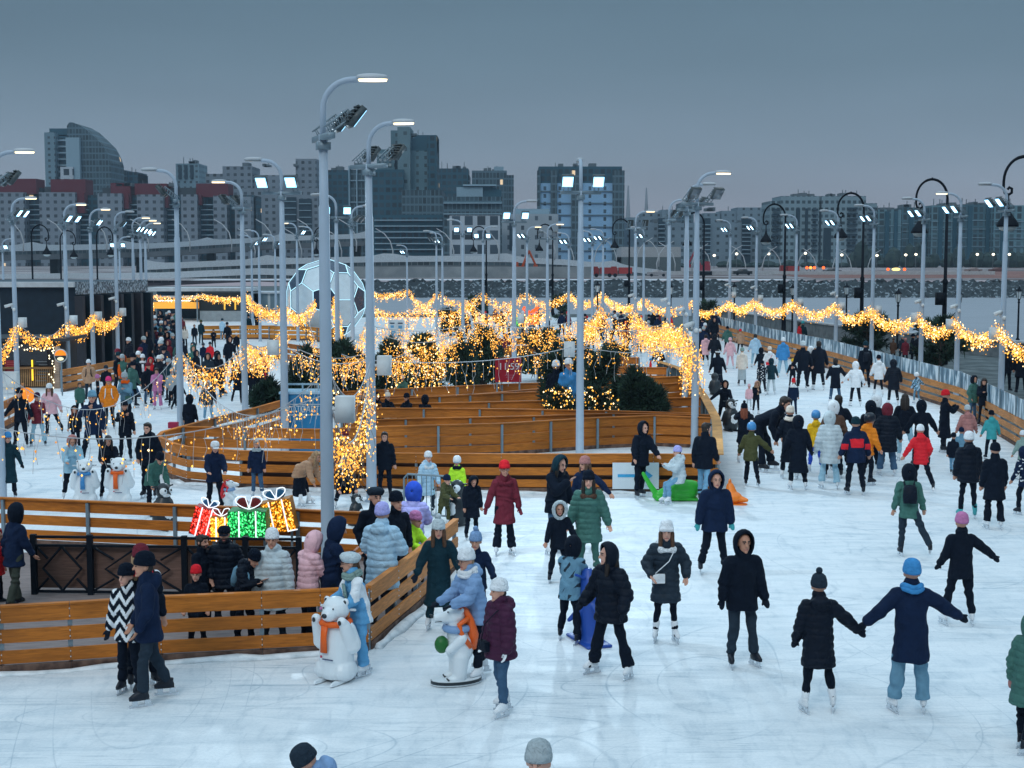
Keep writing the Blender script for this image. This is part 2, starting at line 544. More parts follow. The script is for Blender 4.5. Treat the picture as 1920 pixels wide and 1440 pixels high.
def person(fx, fy, ty, face, pose, jacket, trouser, hat, label, shoes='W', group=None, **o):
    """One person: feet at photo pixel (fx, fy), top of the head or hat at row ty, turned `face` degrees from the camera."""
    pd = dict(POSES[pose]); pd.update(o.get('pd', {}))
    loc = G(fx, fy) if 'at' not in o else Vector(o['at'])
    hpx = fy - ty
    lod = 2 if hpx >= 165 else (1 if hpx >= 95 else 0)
    lod = o.get('lod', lod)
    vox = (.030, .0185, .0120)[lod]
    seg = (8, 10, 12)[lod]
    kid = o.get('kid', 0.0)                       # 0 adult .. 1 small child
    hs = 1.12 + .36 * kid
    jc = jacket.split(); tc_ = trouser.split()
    jcol = C[jc[0]]; jlen = HEM[jc[1]]; jkind = jc[2] if len(jc) > 2 else 'cloth'
    tcol = C[tc_[0]]; tw = dict(slim=0.0, reg=.018, wide=.042, flare=.03, skirt=.0)[tc_[1] if len(tc_) > 1 else 'reg']
    puff = dict(cloth=.022, puffer=.038, big=.06, slim=.008)[jkind] + o.get('puff', 0)
    skates = shoes[0] != '_'
    scol = C[shoes.strip('_')]
    base = .085 if skates else 0.0
    # ---- skeleton
    T = rotm('Z', pd.get('twist', 0)) @ rotm('X', pd['lean']) @ rotm('Y', pd.get('side', 0))
    pel = np.zeros(3)
    J = {}
    low = 9
    for sd, key in ((1, 'l'), (-1, 'r')):
        a, b, k = pd[key]
        def ld(fl):
            return np.array([sd * math.sin(R(b)), -math.sin(R(fl)) * math.cos(R(b)), -math.cos(R(fl)) * math.cos(R(b))])
        hip = pel + np.array([sd * .088, 0, -.02])
        kn = hip + ld(a) * .425
        an = kn + ld(a - k) * .405
        J[key] = (hip, kn, an, ld(a), ld(a - k))
        low = min(low, an[2] - .075)
    off = np.array([-(J['l'][2][0] + J['r'][2][0]) / 2, -(J['l'][2][1] + J['r'][2][1]) / 2, base - low])
    pel = pel + off
    for key in 'lr':
        h, kn, an, d1, d2 = J[key]
        J[key] = (h + off, kn + off, an + off, d1, d2)
    tz = lambda x, y, z: pel + T @ np.array([x, y, z])
    neck = tz(0, .005, .50)
    HM = rotm('Z', pd.get('twist', 0) + pd.get('hy', 0)) @ rotm('X', pd['lean'] * .45 + pd.get('hp', 0) + 3) @ rotm('Y', pd.get('ht', 0))
    hc = neck + HM @ np.array([0, -.015, .085 + .105 * hs])
    hd = lambda x, y, z: hc + HM @ (np.array([x, y, z]) * hs)
    arm = {}
    for sd, key in ((1, 'la'), (-1, 'ra')):
        q = pd[key]
        fl, ab, el, inw = (R(z) for z in q[:4])
        up = np.array([sd * math.sin(ab), -math.sin(fl) * math.cos(ab), -math.cos(fl) * math.cos(ab)])
        fwd = np.array([0, -math.cos(fl), math.sin(fl)])
        bd = math.cos(inw) * fwd + math.sin(inw) * np.array([-sd, 0, 0])
        bd = bd - up * np.dot(bd, up); bd /= np.linalg.norm(bd)
        fo = math.cos(el) * up + math.sin(el) * bd
        sh = tz(sd * .168, 0, .455)
        e = sh + T @ up * .275
        w = e + T @ fo * .245
        arm[key] = (sh, e, w, T @ fo, T @ bd, sd)
    # ---- skin: one continuous body
    B = MB()
    B.ell(hd(0, .012, .022), np.array([.078, .096, .098]) * hs, seg + 2, 9, HM)
    B.ell(hd(0, -.026, -.045), np.array([.060, .066, .074]) * hs, seg, 8, HM)
    if lod >= 1:
        B.cone(hd(0, -.092, .015), hd(0, -.112, -.018), .011 * hs, .016 * hs, 8)
        for sd in (1, -1):
            B.ell(hd(sd * .080, .012, -.005), np.array([.014, .022, .032]) * hs, 8, 6, HM)
        B.ell(hd(0, -.082, -.092), np.array([.026, .020, .018]) * hs, 8, 6, HM)
        B.cone(hd(-.038, -.082, .034), hd(.038, -.082, .034), .014 * hs, .014 * hs, 8)
    B.cone(tz(0, .01, .42), hd(0, .01, -.05), .058, .055 * hs, seg)
    B.loft([(tz(0, 0, -.05), .13, .09, T[:, 0], T[:, 1]), (tz(0, 0, .12), .11, .08, T[:, 0], T[:, 1]), (tz(0, 0, .34), .14, .09, T[:, 0], T[:, 1]),
            (tz(0, 0, .45), .13, .07, T[:, 0], T[:, 1]), (tz(0, 0, .50), .06, .05, T[:, 0], T[:, 1])], seg)
    hands = []
    for key in ('la', 'ra'):
        sh, e, w, fd, bd, sd = arm[key]
        B.cone(tz(sd * .06, 0, .43), sh, .05, .048, seg)
        B.cone(sh, e, .046, .038, seg); B.cone(e, w, .037, .027, seg)
        side = np.cross(fd, bd); side /= np.linalg.norm(side) + 1e-9
        g = o.get('mitt', False)
        pc = w + fd * .055
        hands.append(w + fd * .09)
        if lod == 2 and not g:
            M3 = np.stack([side, bd, fd], 1)
            B.ell(pc, (.040, .018, .050), 10, 7, M3)
            for i, ln in enumerate((.066, .078, .074, .058)):
                s0 = w + fd * .088 + side * (.030 - .020 * i)
                kn_ = s0 + (fd * .92 + bd * .35) * ln * .55
                B.cone(s0, kn_, .0098, .0092, 7, hemi=1)
                B.cone(kn_, kn_ + (fd * .62 + bd * .75) * ln * .55, .0092, .0080, 7, hemi=1)
            t0 = w + fd * .03 + side * .034
            t1 = t0 + (fd * .75 + side * .55 + bd * .35) * .045
            B.cone(t0, t1, .013, .011, 7); B.cone(t1, t1 + (fd * .9 + bd * .4) * .034, .011, .009, 7)
        else:
            M3 = np.stack([side, bd, fd], 1)
            B.ell(w + fd * .075, (.046, .032, .085), 9, 7, M3)
            B.cone(w + fd * .03 + side * .03, w + fd * .09 + side * .062, .02, .015, 7)
    for key in 'lr':
        h, kn, an, d1, d2 = J[key]
        B.cone(h, kn, .070, .048, seg); B.cone(kn, an, .046, .034, seg)
        B.cone(an, an + np.array([0, -.09, -.045]), .034, .026, seg)
    skin = o.get('skin', SKIN)
    glove = C[o['glove']] if 'glove' in o else skin
    eyes = [hd(s * .031, -.090, .016) for s in (1, -1)]
    mouth = hd(0, -.090, -.062)
    brows = [hd(s * .032, -.093, .040) for s in (1, -1)]
    hz = hc[2]

    def paint(c):
        mi = np.full(len(c), 4)
        dh = np.linalg.norm(c - hc, axis=1)
        mi[(dh < .19 * hs) | (np.linalg.norm(c - neck, axis=1) < .1)] = 0
        for h in hands:
            mi[np.linalg.norm(c - h, axis=1) < .13] = 1
        if lod >= 1:
            rad = (.013, .016)[lod < 2] * hs
            for e in eyes:
                mi[np.linalg.norm((c - e) * np.array([.8, .8, 1.2]), axis=1) < rad] = 2
            if lod == 2:
                for e in brows:
                    q = (c - e) @ HM
                    mi[(np.abs(q[:, 0]) < .020 * hs) & (np.abs(q[:, 2]) < .007 * hs) & (np.abs(q[:, 1]) < .03)] = 2
            q = (c - mouth) @ HM
            mi[(np.abs(q[:, 0]) < .024 * hs) & (np.abs(q[:, 2]) < .010 * hs) & (np.abs(q[:, 1]) < .03)] = 3
        if 'beard' in o:
            q = (c - hc) @ HM / hs
            mi[(q[:, 2] < -.035) & (q[:, 2] > -.14) & (q[:, 1] < .03) & (dh < .17) & (mi == 0)] = 2
        return mi
    body = queue('person', B, [mat(skin, .55, 'plain', spec=.3, var=.08, bump=.05), mat(glove, .7, 'cloth'), mat((.03, .022, .02), .6),
                               mat((.40, .12, .11), .5), mat(tcol, .85, 'cloth')], None, vox, (1, 2, 3)[lod], paint)
    # ---- total height and placement
    htype = hat.split()[0]
    top = hd(0, 0, {'none': .125, 'hair': .135, 'beanie': .155, 'pom': .205, 'hood': .15, 'helmet': .15, 'cap': .135, 'beret': .15, 'flap': .150, 'band': .135, 'cone': .20}[htype])[2]
    top = max(top, hc[2] + .115 * hs)
    want = P(fx, ty, loc.y).z if 'h' not in o else o['h']
    scl = want / top
    body.location = loc; body.rotation_euler = (0, 0, R(face)); body.scale = (scl,) * 3
    tag(body, label, 'person', group)
    # ---- trousers
    Q = MB()
    if tc_[-1] == 'skirt':
        dn = np.array([0, 0, -1.])
        Q.loft([(pel + dn * -.05, .16, .12), (pel + dn * .2, .20, .16), (pel + dn * .72, .22, .19)], seg)
    else:
        Q.ell(pel + np.array([0, .01, 0]), (.155, .118, .13), seg, 8)
        for key in 'lr':
            h, kn, an, d1, d2 = J[key]
            en = kn + (an - kn) * (.90 if skates else .97) + np.array([0, 0, -.03 if tc_[1] in ('wide', 'flare') else 0])
            we = {'wide': .085, 'flare': .085, 'slim': .050}.get(tc_[1], .062)
            wk = {'wide': .088, 'flare': .066, 'slim': .058}.get(tc_[1], .070)
            Q.cone(h, kn, .094 + tw * .25, wk, seg)
            u1, v1, _d = _basis(en - kn)
            Q.loft([(kn - d2 * .05, wk * .9, wk * .9, u1, v1), (kn, wk, wk, u1, v1), (kn + (en - kn) * .35, (wk * .55 + we * .45) * 1.03, (wk * .55 + we * .45) * 1.06, u1, v1), (kn + (en - kn) * .8, we, we * 1.03, u1, v1), (en, we * (1.04 if tc_[1] != 'slim' else .98), we * 1.08, u1, v1)], seg)
            if tc_[1] == 'reg':
                e3 = kn + (en - kn) * .90
                Q.cone(e3, e3 + np.array([.004, -.010, .02]), .068, .066, seg)   # the bunched cuff
                Q.cone(kn + np.array([0, -.012, 0]), kn + np.array([0, -.012, -.02]), .072, .070, seg)
    queue('trousers', Q, [mat(tcol, .85, 'denim' if tc_[0] in ('J', 'JD', 'LJ') else 'cloth')], body, vox * 1.15, (1, 2, 2)[lod], None, 'trousers' if lod else None)
    # ---- jacket
    A = MB()
    X, Yv = T[:, 0], T[:, 1]
    tav = (J['l'][3] + J['r'][3]) / 2
    dn = T @ np.array([0, 0, -1.]) * .25 + tav * .45 + np.array([0, 0, -1.]) * .3
    dn /= np.linalg.norm(dn)
    spread = abs(J['l'][1][0] - J['r'][1][0]) / 2
    hemw = max(.165 + puff * .9 + .035 * (jlen > .3) + .02 * (jlen > .5), min(spread * .9 + .06, .3) if jlen > .3 else 0)
    hemw = max(hemw, .180 + puff * .9 + tw * .5)
    drape = .03 if jlen > .3 else .012
    A.loft([(pel + dn * jlen, hemw, .142 + puff + drape), (pel + dn * (jlen - .03), hemw + .004, .144 + puff + drape), (pel + dn * jlen * .45, .176 + puff * .95, .138 + puff),
            (pel, .172 + puff, .134 + puff, X, Yv), (tz(0, 0, .10), .160 + puff * .95, .124 + puff, X, Yv), (tz(0, 0, .20), .158 + puff * .9, .120 + puff * .95, X, Yv),
            (tz(0, -.005, .33), .176 + puff * .75, .126 + puff * .9, X, Yv), (tz(0, 0, .41), .165 + puff * .5, .108 + puff * .7, X, Yv),
            (tz(0, .003, .465), .112 + puff * .5, .084 + puff * .5, X, Yv), (tz(0, .003, .515), .072, .070, X, Yv)], seg + 2)
    for key in ('la', 'ra'):
        sh, e, w, fd, bd, sd = arm[key]
        A.cone(tz(sd * .08, 0, .425), sh - T @ np.array([0, 0, .012]), .078 + puff * .5, .072 + puff * .6, seg)
        A.cone(sh - T @ np.array([0, 0, .012]), e, .070 + puff * .7, .060 + puff * .72, seg)
        A.cone(e, w - fd * .02, .060 + puff * .70, .046 + puff * .55, seg)
        ep = e + (w - e) * .30
        A.cone(e - bd * .012, ep, .062 + puff * .72, .060 + puff * .7, seg)
        if lod == 2:
            wr = w - fd * .04
            A.cone(wr, wr + fd * .012, .054 + puff * .5, .054 + puff * .5, seg)
    A.cone(tz(0, .01, .46), hd(0, .014, -.10), .094 + puff * .4, .086 + puff * .3, seg)       # collar
    hood_dn = o.get('hood', jkind in ('puffer', 'big') and htype not in ('hood',))
    if hood_dn:
        A.ell(tz(0, .095 + puff * .5, .50), (.145, .085, .115), seg, 7, T @ rotm('X', -20))
        A.cone(tz(-.1, .03, .49), tz(0, .12, .52), .045, .05, seg); A.cone(tz(.1, .03, .49), tz(0, .12, .52), .045, .05, seg)
    pal = [mat(jcol, .62 if jkind in ('puffer', 'big') else .85, ('puffer' if lod == 0 else 'cloth') if jkind in ('puffer', 'big') else 'cloth', sc=o.get('jsc', 1.0), spec=.35)]
    pfun = None
    if 'pat' in o:
        pcols, fn = o['pat']
        pal += [mat(C[q], .75, 'cloth') for q in pcols]
        sgn = {1: arm['la'], -1: arm['ra']}

        def pfun(c, fn=fn):
            t = (c - pel) @ T
            w_ = np.minimum(*[np.minimum(np.linalg.norm(c - (a[0] + a[1]) / 2, axis=1), np.linalg.norm(c - (a[1] + a[2]) / 2, axis=1)) for a in sgn.values()])
            return fn(t[:, 0], t[:, 1], t[:, 2], w_, np.abs(t[:, 0]) > .2)
    queue('jacket', A, pal, body, vox * 1.05, (1, 2, 3)[lod], pfun, (None if lod == 0 else 'quilt' if jkind in ('puffer', 'big') else 'jacket'))
    # ---- hat, hood, hair
    hp_ = hat.split()
    H = MB()

    def put(mb, name, m, smooth=True):
        for i, v in enumerate(mb.v):
            mb.v[i] = (v * hs) @ HM.T + hc
        return mb.build(name, m, body, smooth)
    seg2 = (10, 14, 18)[lod]
    tilt = rotm('X', -10)

    def dome(mb, prof, rx, ry, tilt=tilt, c=(0, .008, 0)):
        t = MB(); t.lathe(prof, seg=seg2, sx=rx, sy=ry)
        mb.add(t.v[0] @ tilt.T + np.array(c), t.f)
    hcol = C[hp_[1]] if len(hp_) > 1 else jcol
    if htype in ('beanie', 'pom', 'flap', 'cone'):
        ht = .172 if htype != 'cone' else .21
        dome(H, [(.90, .020), (1.03, .018), (1.06, .04), (1.04, .068), (.99, .075), (.97, .10), (.84, ht - .035), (.58, ht - .012), (.25, ht), (.02, ht + .003)], .094, .114)
        if htype == 'pom':
            H.ell((0, .03, .20), (.042, .042, .042), 10, 7)
        if htype == 'flap':
            for s in (1, -1):
                H.ell((s * .088, .005, -.05), (.022, .055, .085), 10, 7)
            H.cone((-.07, -.085, .055), (.07, -.085, .055), .028, .028, 8)
        put(H, 'hat', mat(hcol, .95, 'cloth', sc=2.5))
    elif htype == 'beret':
        dome(H, [(.9, .03), (1.0, .03), (1.25, .07), (1.3, .095), (1.1, .125), (.6, .145), (.02, .15)], .094, .112, rotm('X', -14) @ rotm('Y', 6))
        put(H, 'hat', mat(hcol, .95, 'cloth', sc=2.5))
    elif htype == 'helmet':
        dome(H, [(.97, -.01), (1.10, -.012), (1.14, .05), (1.08, .10), (.85, .145), (.5, .168), (.02, .175)], .098, .118)
        put(H, 'helmet', mat(hcol, .3, 'plain', spec=.5, var=.03, bump=.02))
    elif htype == 'cap':
        dome(H, [(.98, .02), (1.05, .03), (1.05, .07), (.9, .115), (.55, .135), (.02, .14)], .092, .112)
        H.loft([((0, -.10, .035), .07, .03), ((0, -.135, .028), .068, .04), ((0, -.14, .022), .066, .04)], 10)
        put(H, 'hat', mat(hcol, .9, 'cloth', sc=2.5))
    elif htype == 'band':
        dome(H, [(.95, .03), (1.06, .03), (1.07, .075), (.95, .08)], .094, .112)
        put(H, 'headband', mat(hcol, .9, 'cloth'))
    elif htype == 'hood':
        rr = []
        t_in = [(.60 + .1 * 0, .90)]
        n = 7
        for i in range(n):
            ph = R(62 + (176 - 62) * i / (n - 1))
            rr.append((ph, 1.0))
        for i in range(n - 1, -1, -1):
            ph = R(60 + (176 - 60) * i / (n - 1))
            rr.append((ph, .86))
        a = np.linspace(0, 2 * math.pi, seg2, endpoint=False)
        rings = []
        for ph, k in rr:
            x = np.cos(a) * math.sin(ph) * .132 * k
            z = np.sin(a) * math.sin(ph) * .160 * k
            y = np.full(seg2, -math.cos(ph) * .135 * k)
            z = z + np.maximum(0, -z) * -.35 + .012
            rings.append(np.stack([x, y + .005, z], 1))
        H.rings(rings[::-1], cap=False, closed=True)
        put(H, 'hood', pal[0] if len(hp_) == 1 else mat(hcol, .85, 'cloth'))
        if len(hp_) > 2:
            F = MB()
            pts = [(math.cos(q) * .118, -.060, math.sin(q) * .142 * (1.25 if math.sin(q) < 0 else 1) + .012) for q in np.linspace(0, 2 * math.pi, 15)]
            F.tube(pts, .034, 8)
            put(F, 'fur_trim', mat(C[hp_[2]], 1.0, 'cloth', sc=6, var=.35, bump=.6))
    if 'fur' in o:
        F = MB()
        for i, (x, y, z) in enumerate([(-.13, -.02, .46), (-.09, -.09, .43), (.09, -.09, .43), (.13, -.02, .46), (.10, .09, .5), (-.10, .09, .5)]):
            F.ell(tz(x, y, z + .015), (.062, .055, .05), 9, 6)
        F.cone(tz(-.1, -.10, .43), tz(.1, -.10, .43), .04, .04, 8); F.cone(tz(-.1, .09, .5), tz(.1, .09, .5), .045, .045, 8)
        for s in (1, -1): F.cone(tz(s * .09, -.09, .44), tz(s * .13, -.02, .475), .05, .05, 8); F.cone(tz(s * .13, -.02, .475), tz(s * .10, .09, .51), .05, .05, 8)
        queue('fur_collar', F, [mat(C[o['fur']], 1.0, 'cloth', sc=6, var=.35, bump=.6)], body, vox, 1)
    if 'hair' in o and not (htype == 'hood' and o['hair'][1] != 'front'):
        hcx, style = o['hair']
        hm = mat(hcx, .55, 'plain', spec=.35, sc=8, var=.3, bump=.4)
        Hh = MB()
        if htype in ('none', 'hair', 'band'):
            Hh.ell((0, .022, .040), (.088, .096, .092), seg2, 9)
            Hh.ell((0, -.045, .092), (.070, .058, .035), seg2, 7)
            for s in (1, -1):
                Hh.ell((s * .070, .02, .0), (.018, .05, .06), 8, 6)
        if style in ('long', 'front'):
            for s in (1, -1):
                Hh.cone((s * .074, -.02, -.01), (s * .085, -.055, -.22), .034, .028, 9)
                Hh.cone((s * .05, .065, 0), (s * .06, .085, -.24), .05, .04, 9)
            if style == 'long':
                Hh.cone((0, .08, 0), (0, .105, -.26), .06, .045, 9)
        elif style == 'pony':
            Hh.ell((0, .05, -.02), (.07, .06, .07), 9, 6)
            Hh.cone((0, .10, .0), (0, .125, -.22), .03, .018, 9)
        elif style == 'short':
            Hh.ell((0, .045, -.01), (.074, .062, .085), 9, 6)
        put(Hh, 'hair', hm)
    if 'scarf' in o:
        S = MB()
        ctr = neck + np.array([0, -.005, .02])
        for dz, rr_ in ((0, .118), (.04, .108)):
            S.tube([ctr + T @ np.array([math.cos(q) * rr_, math.sin(q) * (rr_ + .012), dz + .012 * math.sin(3 * q)]) for q in np.linspace(0, 2 * math.pi, 15)], .036, 8)
        if o.get('tail', True):
            S.loft([(tz(.03, -.15 - puff, .45), .045, .022), (tz(.04, -.165 - puff, .30), .055, .022), (tz(.045, -.165 - puff, .10), .06, .016)], 8)
        S.build('scarf', mat(C[o['scarf']], .95, 'cloth', sc=2), body, True)
    if 'specs' in o and lod == 2:
        S = MB()
        for s in (1, -1):
            S.tube([hd(s * .033 + math.cos(q) * .024, -.112, .014 + math.sin(q) * .020) for q in np.linspace(0, 2 * math.pi, 11)], .003, 5)
            S.tube([hd(s * .057, -.110, .016), hd(s * .085, .0, .02)], .003, 5)
        S.tube([hd(-.010, -.113, .018), hd(.010, -.113, .018)], .003, 5)
        S.build('glasses', mat((.02, .02, .03), .3), body, True)
    if 'goggle' in o:
        S = MB(); S.loft([(hd(0, -.075, -.012), .075, .04), (hd(0, -.085, .015), .080, .042), (hd(0, -.07, .042), .078, .04)], 10)
        S.build('goggles', mat((.25, .4, .6), .12, spec=.6), body, True)
    # ---- skates or shoes
    for key in 'lr':
        h, kn, an, d1, d2 = J[key]
        sd = 1 if key == 'l' else -1
        toe = R(pd.get('toe', 14))
        f = np.array([sd * math.sin(toe), -math.cos(toe), 0])
        pt = math.asin(max(-.9, min(.9, -d2[1]))) * .55 if an[2] > base + .13 else 0
        f = f * math.cos(pt) + np.array([0, 0, 1]) * math.sin(pt)
        sdv = np.cross(np.array([0, 0, 1.]), f); sdv /= np.linalg.norm(sdv)
        upv = np.cross(f, sdv)
        S = MB()
        sole = an - upv * .075
        S.loft([(sole + upv * .006 - f * -.045, .040, .125, sdv, f), (sole + upv * .045 + f * .045, .043, .128, sdv, f), (sole + upv * .085 + f * .025, .040, .095, sdv, f),
                (sole + upv * .12 - f * .01, .042, .062, sdv, f)], 10)
        if skates:
            S.cone(an - upv * .0, an + (kn - an) * .34, .046, .058 if tc_[1] != 'wide' else .045, 9)
        M_ = mat(scol, .5, 'plain', spec=.4, var=.1)
        if skates and lod == 0:
            S.mi = 1
            S.box(sole - upv * .05 + f * .02, (.016, .26, .045), math.atan2(f[1], f[0]) - math.pi / 2)
        sk = S.build('skate' if skates else 'shoe', [M_, mat((.55, .6, .65), .25, metal=.8)], body, True)
        if skates and lod >= 1:
            K_ = MB()
            rz = math.atan2(f[1], f[0]) - math.pi / 2
            K_.box(sole - upv * .068 + f * .02, (.010, .29, .030), rz, rx=pt)
            K_.box(sole - upv * .026 + f * .095, (.030, .07, .056), rz, rx=pt)
            K_.box(sole - upv * .026 - f * .055, (.030, .07, .056), rz, rx=pt)
            K_.build('blade', mat((.62, .67, .72), .25, metal=.7), sk)
    body['_fr'] = 0
    del body['_fr']
    Mw = Matrix.LocRotScale(loc, Matrix.Rotation(R(face), 3, 'Z'), Vector((scl,) * 3))
    for q in o.get('bags', ()):
        kind, bc, pos, blabel = q
        e_ = empty(kind, loc, R(face), blabel, 'backpack' if kind == 'backpack' else 'bag', scale=scl)
        m = mat(C[bc], .6, 'cloth')
        bb = MB()
        if kind == 'backpack':
            bb.loft([(tz(0, .125 + puff + .05, .08), .13, .075, X, Yv), (tz(0, .125 + puff + .06, .2), .145, .085, X, Yv), (tz(0, .125 + puff + .05, .40), .13, .075, X, Yv), (tz(0, .125 + puff + .03, .455), .09, .04, X, Yv)], 12)
            bb.build('pack', m, e_, True)
            st = MB()
            for s in (1, -1):
                st.tube([tz(s * .09, .12 + puff, .42), tz(s * .10, .03, .50 + puff * .5), tz(s * .105, -.10 - puff * .6, .42), tz(s * .11, -.128 - puff, .25), tz(s * .15, -.06 - puff, .1)], .02, 6)
            st.build('strap', m, e_, True)
        else:
            x, y, z = pos
            bb.box(tz(x, y, z), (.19, .065, .135))
            bb.box(tz(x, y - .036, z + .03), (.175, .012, .07))
            bb.build('pouch', m, e_)
            st = MB()
            s = -1 if x > 0 else 1
            st.tube([tz(x + .07 * -s, y, z + .06), tz(x * .2 + s * .04, y - .01 - puff * .3, .30), tz(s * .12, y * .55, .465), tz(s * .115, .03, .495 + puff * .4)], .008, 6)
            st.build('strap', m, e_, True)
    if 'hold' in o:
        pass
    return body, Mw, arm, scl


def held_phone(ret, key, label, size=(.075, .012, .15)):
    body, Mw, arm, scl = ret
    sh, e, w, fd, bd, sd = arm[key]
    p = Mw @ Vector(w + fd * .11 + bd * .02)
    o = MB().box((0, 0, 0), [q * scl for q in size]).build('phone', mat((.02, .022, .03), .2, spec=.5))
    o.location = p
    o.rotation_euler = (R(-15), 0, body.rotation_euler.z)
    return tag(o, label, 'phone')

# ------------------------------------------------------------------ the setting
def sheet(name, pts, z, m, kind='structure', label=None, cat=None):
    o = MB().add([(p[0], p[1], z) for p in pts], [tuple(range(len(pts)))]).build(name, m)
    return tag(o, label, cat, None, kind)


def ice_mat():
    m, N, L, b = _new("ice_material")
    t = N.new('ShaderNodeTexCoord')

    def noise(scale, detail=4, dist=0.0, mp=(1, 1, 1), rot=0):
        q = N.new('ShaderNodeMapping'); q.inputs['Scale'].default_value = mp; q.inputs['Rotation'].default_value = (0, 0, rot)
        L.new(t.outputs['Object'], q.inputs[0])
        n = N.new('ShaderNodeTexNoise'); n.inputs['Scale'].default_value = scale; n.inputs['Detail'].default_value = detail
        n.inputs['Distortion'].default_value = dist
        L.new(q.outputs[0], n.inputs['Vector'])
        return n.outputs['Fac']

    def math_(op, a, bb, c=None):
        q = N.new('ShaderNodeMath'); q.operation = op
        for i, x in enumerate((a, bb, c)):
            if x is None: continue
            if isinstance(x, (int, float)): q.inputs[i].default_value = x
            else: L.new(x, q.inputs[i])
        return q.outputs[0]

    def rng_(v, a, bb, lo, hi):
        q = N.new('ShaderNodeMapRange'); q.inputs['From Min'].default_value = a; q.inputs['From Max'].default_value = bb
        q.inputs['To Min'].default_value = lo; q.inputs['To Max'].default_value = hi
        L.new(v, q.inputs['Value'])
        return q.outputs[0]
    # blade cuts: short thin streaks lying in many directions, and a few long faint arcs
    tracks = None
    for k, rot in enumerate((.05, .55, -.45, 1.05, -1.0, 1.5)):
        n = noise(1.0, 2.5, .25, (.55 + .1 * (k % 3), 11 + 3 * (k % 2), 1), rot)
        l = rng_(n, .64, .72, 0, .8)
        tracks = l if tracks is None else math_('MAXIMUM', tracks, l)
    for sc_, mp, rot in ((.30, (1, .5, 1), .2), (.42, (.5, 1, 1), -.4)):
        n = noise(sc_, 0, 0, mp, rot)
        for lev in (.42, .5, .58):
            tracks = math_('MAXIMUM', tracks, rng_(math_('ABSOLUTE', math_('SUBTRACT', n, lev), 0), 0, .0022, .8, 0))
    gate = rng_(noise(.45, 4), .38, .62, .12, 1)
    tracks = math_('MULTIPLY', tracks, gate)
    scuff = rng_(noise(1.9, 8, .9, (.45, 1.3, 1), .35), .40, .72, 0, 1)
    scuff2 = rng_(noise(5.0, 6, .8, (1.2, .35, 1), -.5), .52, .75, 0, 1)
    big = rng_(noise(.16, 3), .35, .65, 0, 1)
    fine = rng_(noise(26, 4), .3, .7, -.05, .05)
    v = math_('MULTIPLY_ADD', scuff, -.19, 1.0)
    v = math_('MULTIPLY_ADD', scuff2, -.13, v)
    v = math_('MULTIPLY_ADD', tracks, -.30, v)
    v = math_('MULTIPLY_ADD', big, -.10, v)
    v = math_('ADD', v, fine)
    r = N.new('ShaderNodeValToRGB')
    r.color_ramp.elements[0].position = .45; r.color_ramp.elements[0].color = (.27, .37, .45, 1)
    r.color_ramp.elements[1].position = 1.0; r.color_ramp.elements[1].color = (.80, .84, .87, 1)
    L.new(v, r.inputs['Fac'])
    L.new(r.outputs['Color'], b.inputs['Base Color'])
    L.new(rng_(math_('ADD', scuff, big), .3, 1.6, .42, .70), b.inputs['Roughness'])
    b.inputs['Specular IOR Level'].default_value = .42
    bp = N.new('ShaderNodeBump'); bp.inputs['Strength'].default_value = .35; bp.inputs['Distance'].default_value = .02
    L.new(v, bp.inputs['Height']); L.new(bp.outputs[0], b.inputs['Normal'])
    return m


def rough_mat(c0, c1, scale, rough=.9, mp=(1, 1, 1), lo=.35, hi=.65, bump=.4, spec=.3, detail=6):
    m, N, L, b = _new("ground_material")
    t = N.new('ShaderNodeTexCoord')
    q = N.new('ShaderNodeMapping'); q.inputs['Scale'].default_value = mp
    L.new(t.outputs['Object'], q.inputs[0])
    n = N.new('ShaderNodeTexNoise'); n.inputs['Scale'].default_value = scale; n.inputs['Detail'].default_value = detail
    L.new(q.outputs[0], n.inputs['Vector'])
    r = N.new('ShaderNodeValToRGB')
    r.color_ramp.elements[0].position = lo; r.color_ramp.elements[0].color = (*c0, 1)
    r.color_ramp.elements[1].position = hi; r.color_ramp.elements[1].color = (*c1, 1)
    L.new(n.outputs['Fac'], r.inputs['Fac']); L.new(r.outputs['Color'], b.inputs['Base Color'])
    b.inputs['Roughness'].default_value = rough; b.inputs['Specular IOR Level'].default_value = spec
    bp = N.new('ShaderNodeBump'); bp.inputs['Strength'].default_value = bump; bp.inputs['Distance'].default_value = .05
    L.new(n.outputs['Fac'], bp.inputs['Height']); L.new(bp.outputs[0], b.inputs['Normal'])
    return m


RF = [G(2120, 980), G(2010, 905), G(1903, 835), G(1800, 772), G(1688, 735), G(1560, 693), G(1440, 662), G(1345, 632)]   # right fence
PP = [G(2500, 700), G(1920, 672), G(1680, 650), G(1540, 630), G(1300, 592)]                                          # quay edge
sheet('ice', [(-60, 4), (16, 4)] + [(p.x + .15, p.y) for p in RF] + [(10, 128), (-60, 128)], 0.0, ice_mat())
M_PAVE = rough_mat((.045, .06, .065), (.13, .16, .17), 1.2, .8)
sheet('promenade', [(-90, 2), (70, 2), (70, 40)] + [(p.x, p.y) for p in PP] + [(12, 136), (-30, 136), (-30, 263), (-320, 263), (-320, 2)], -.035, M_PAVE)
m_w = rough_mat((.27, .30, .345), (.34, .37, .42), .25, .4, (1, 4, 1), .3, .7, .12, spec=.5)
sheet('water', [(-120, 60), (600, 60), (600, 262), (-120, 262)], -1.9, m_w)
m_land = rough_mat((.10, .075, .075), (.42, .40, .42), .035, .95, (1, 3, 1), .42, .62)
sheet('far_land', [(-2500, 262), (2500, 262), (2500, 3500), (-2500, 3500)], 1.0, m_land)
m_red = rough_mat((.16, .07, .06), (.30, .17, .15), .2, .95, (1, 3, 1), .35, .7)
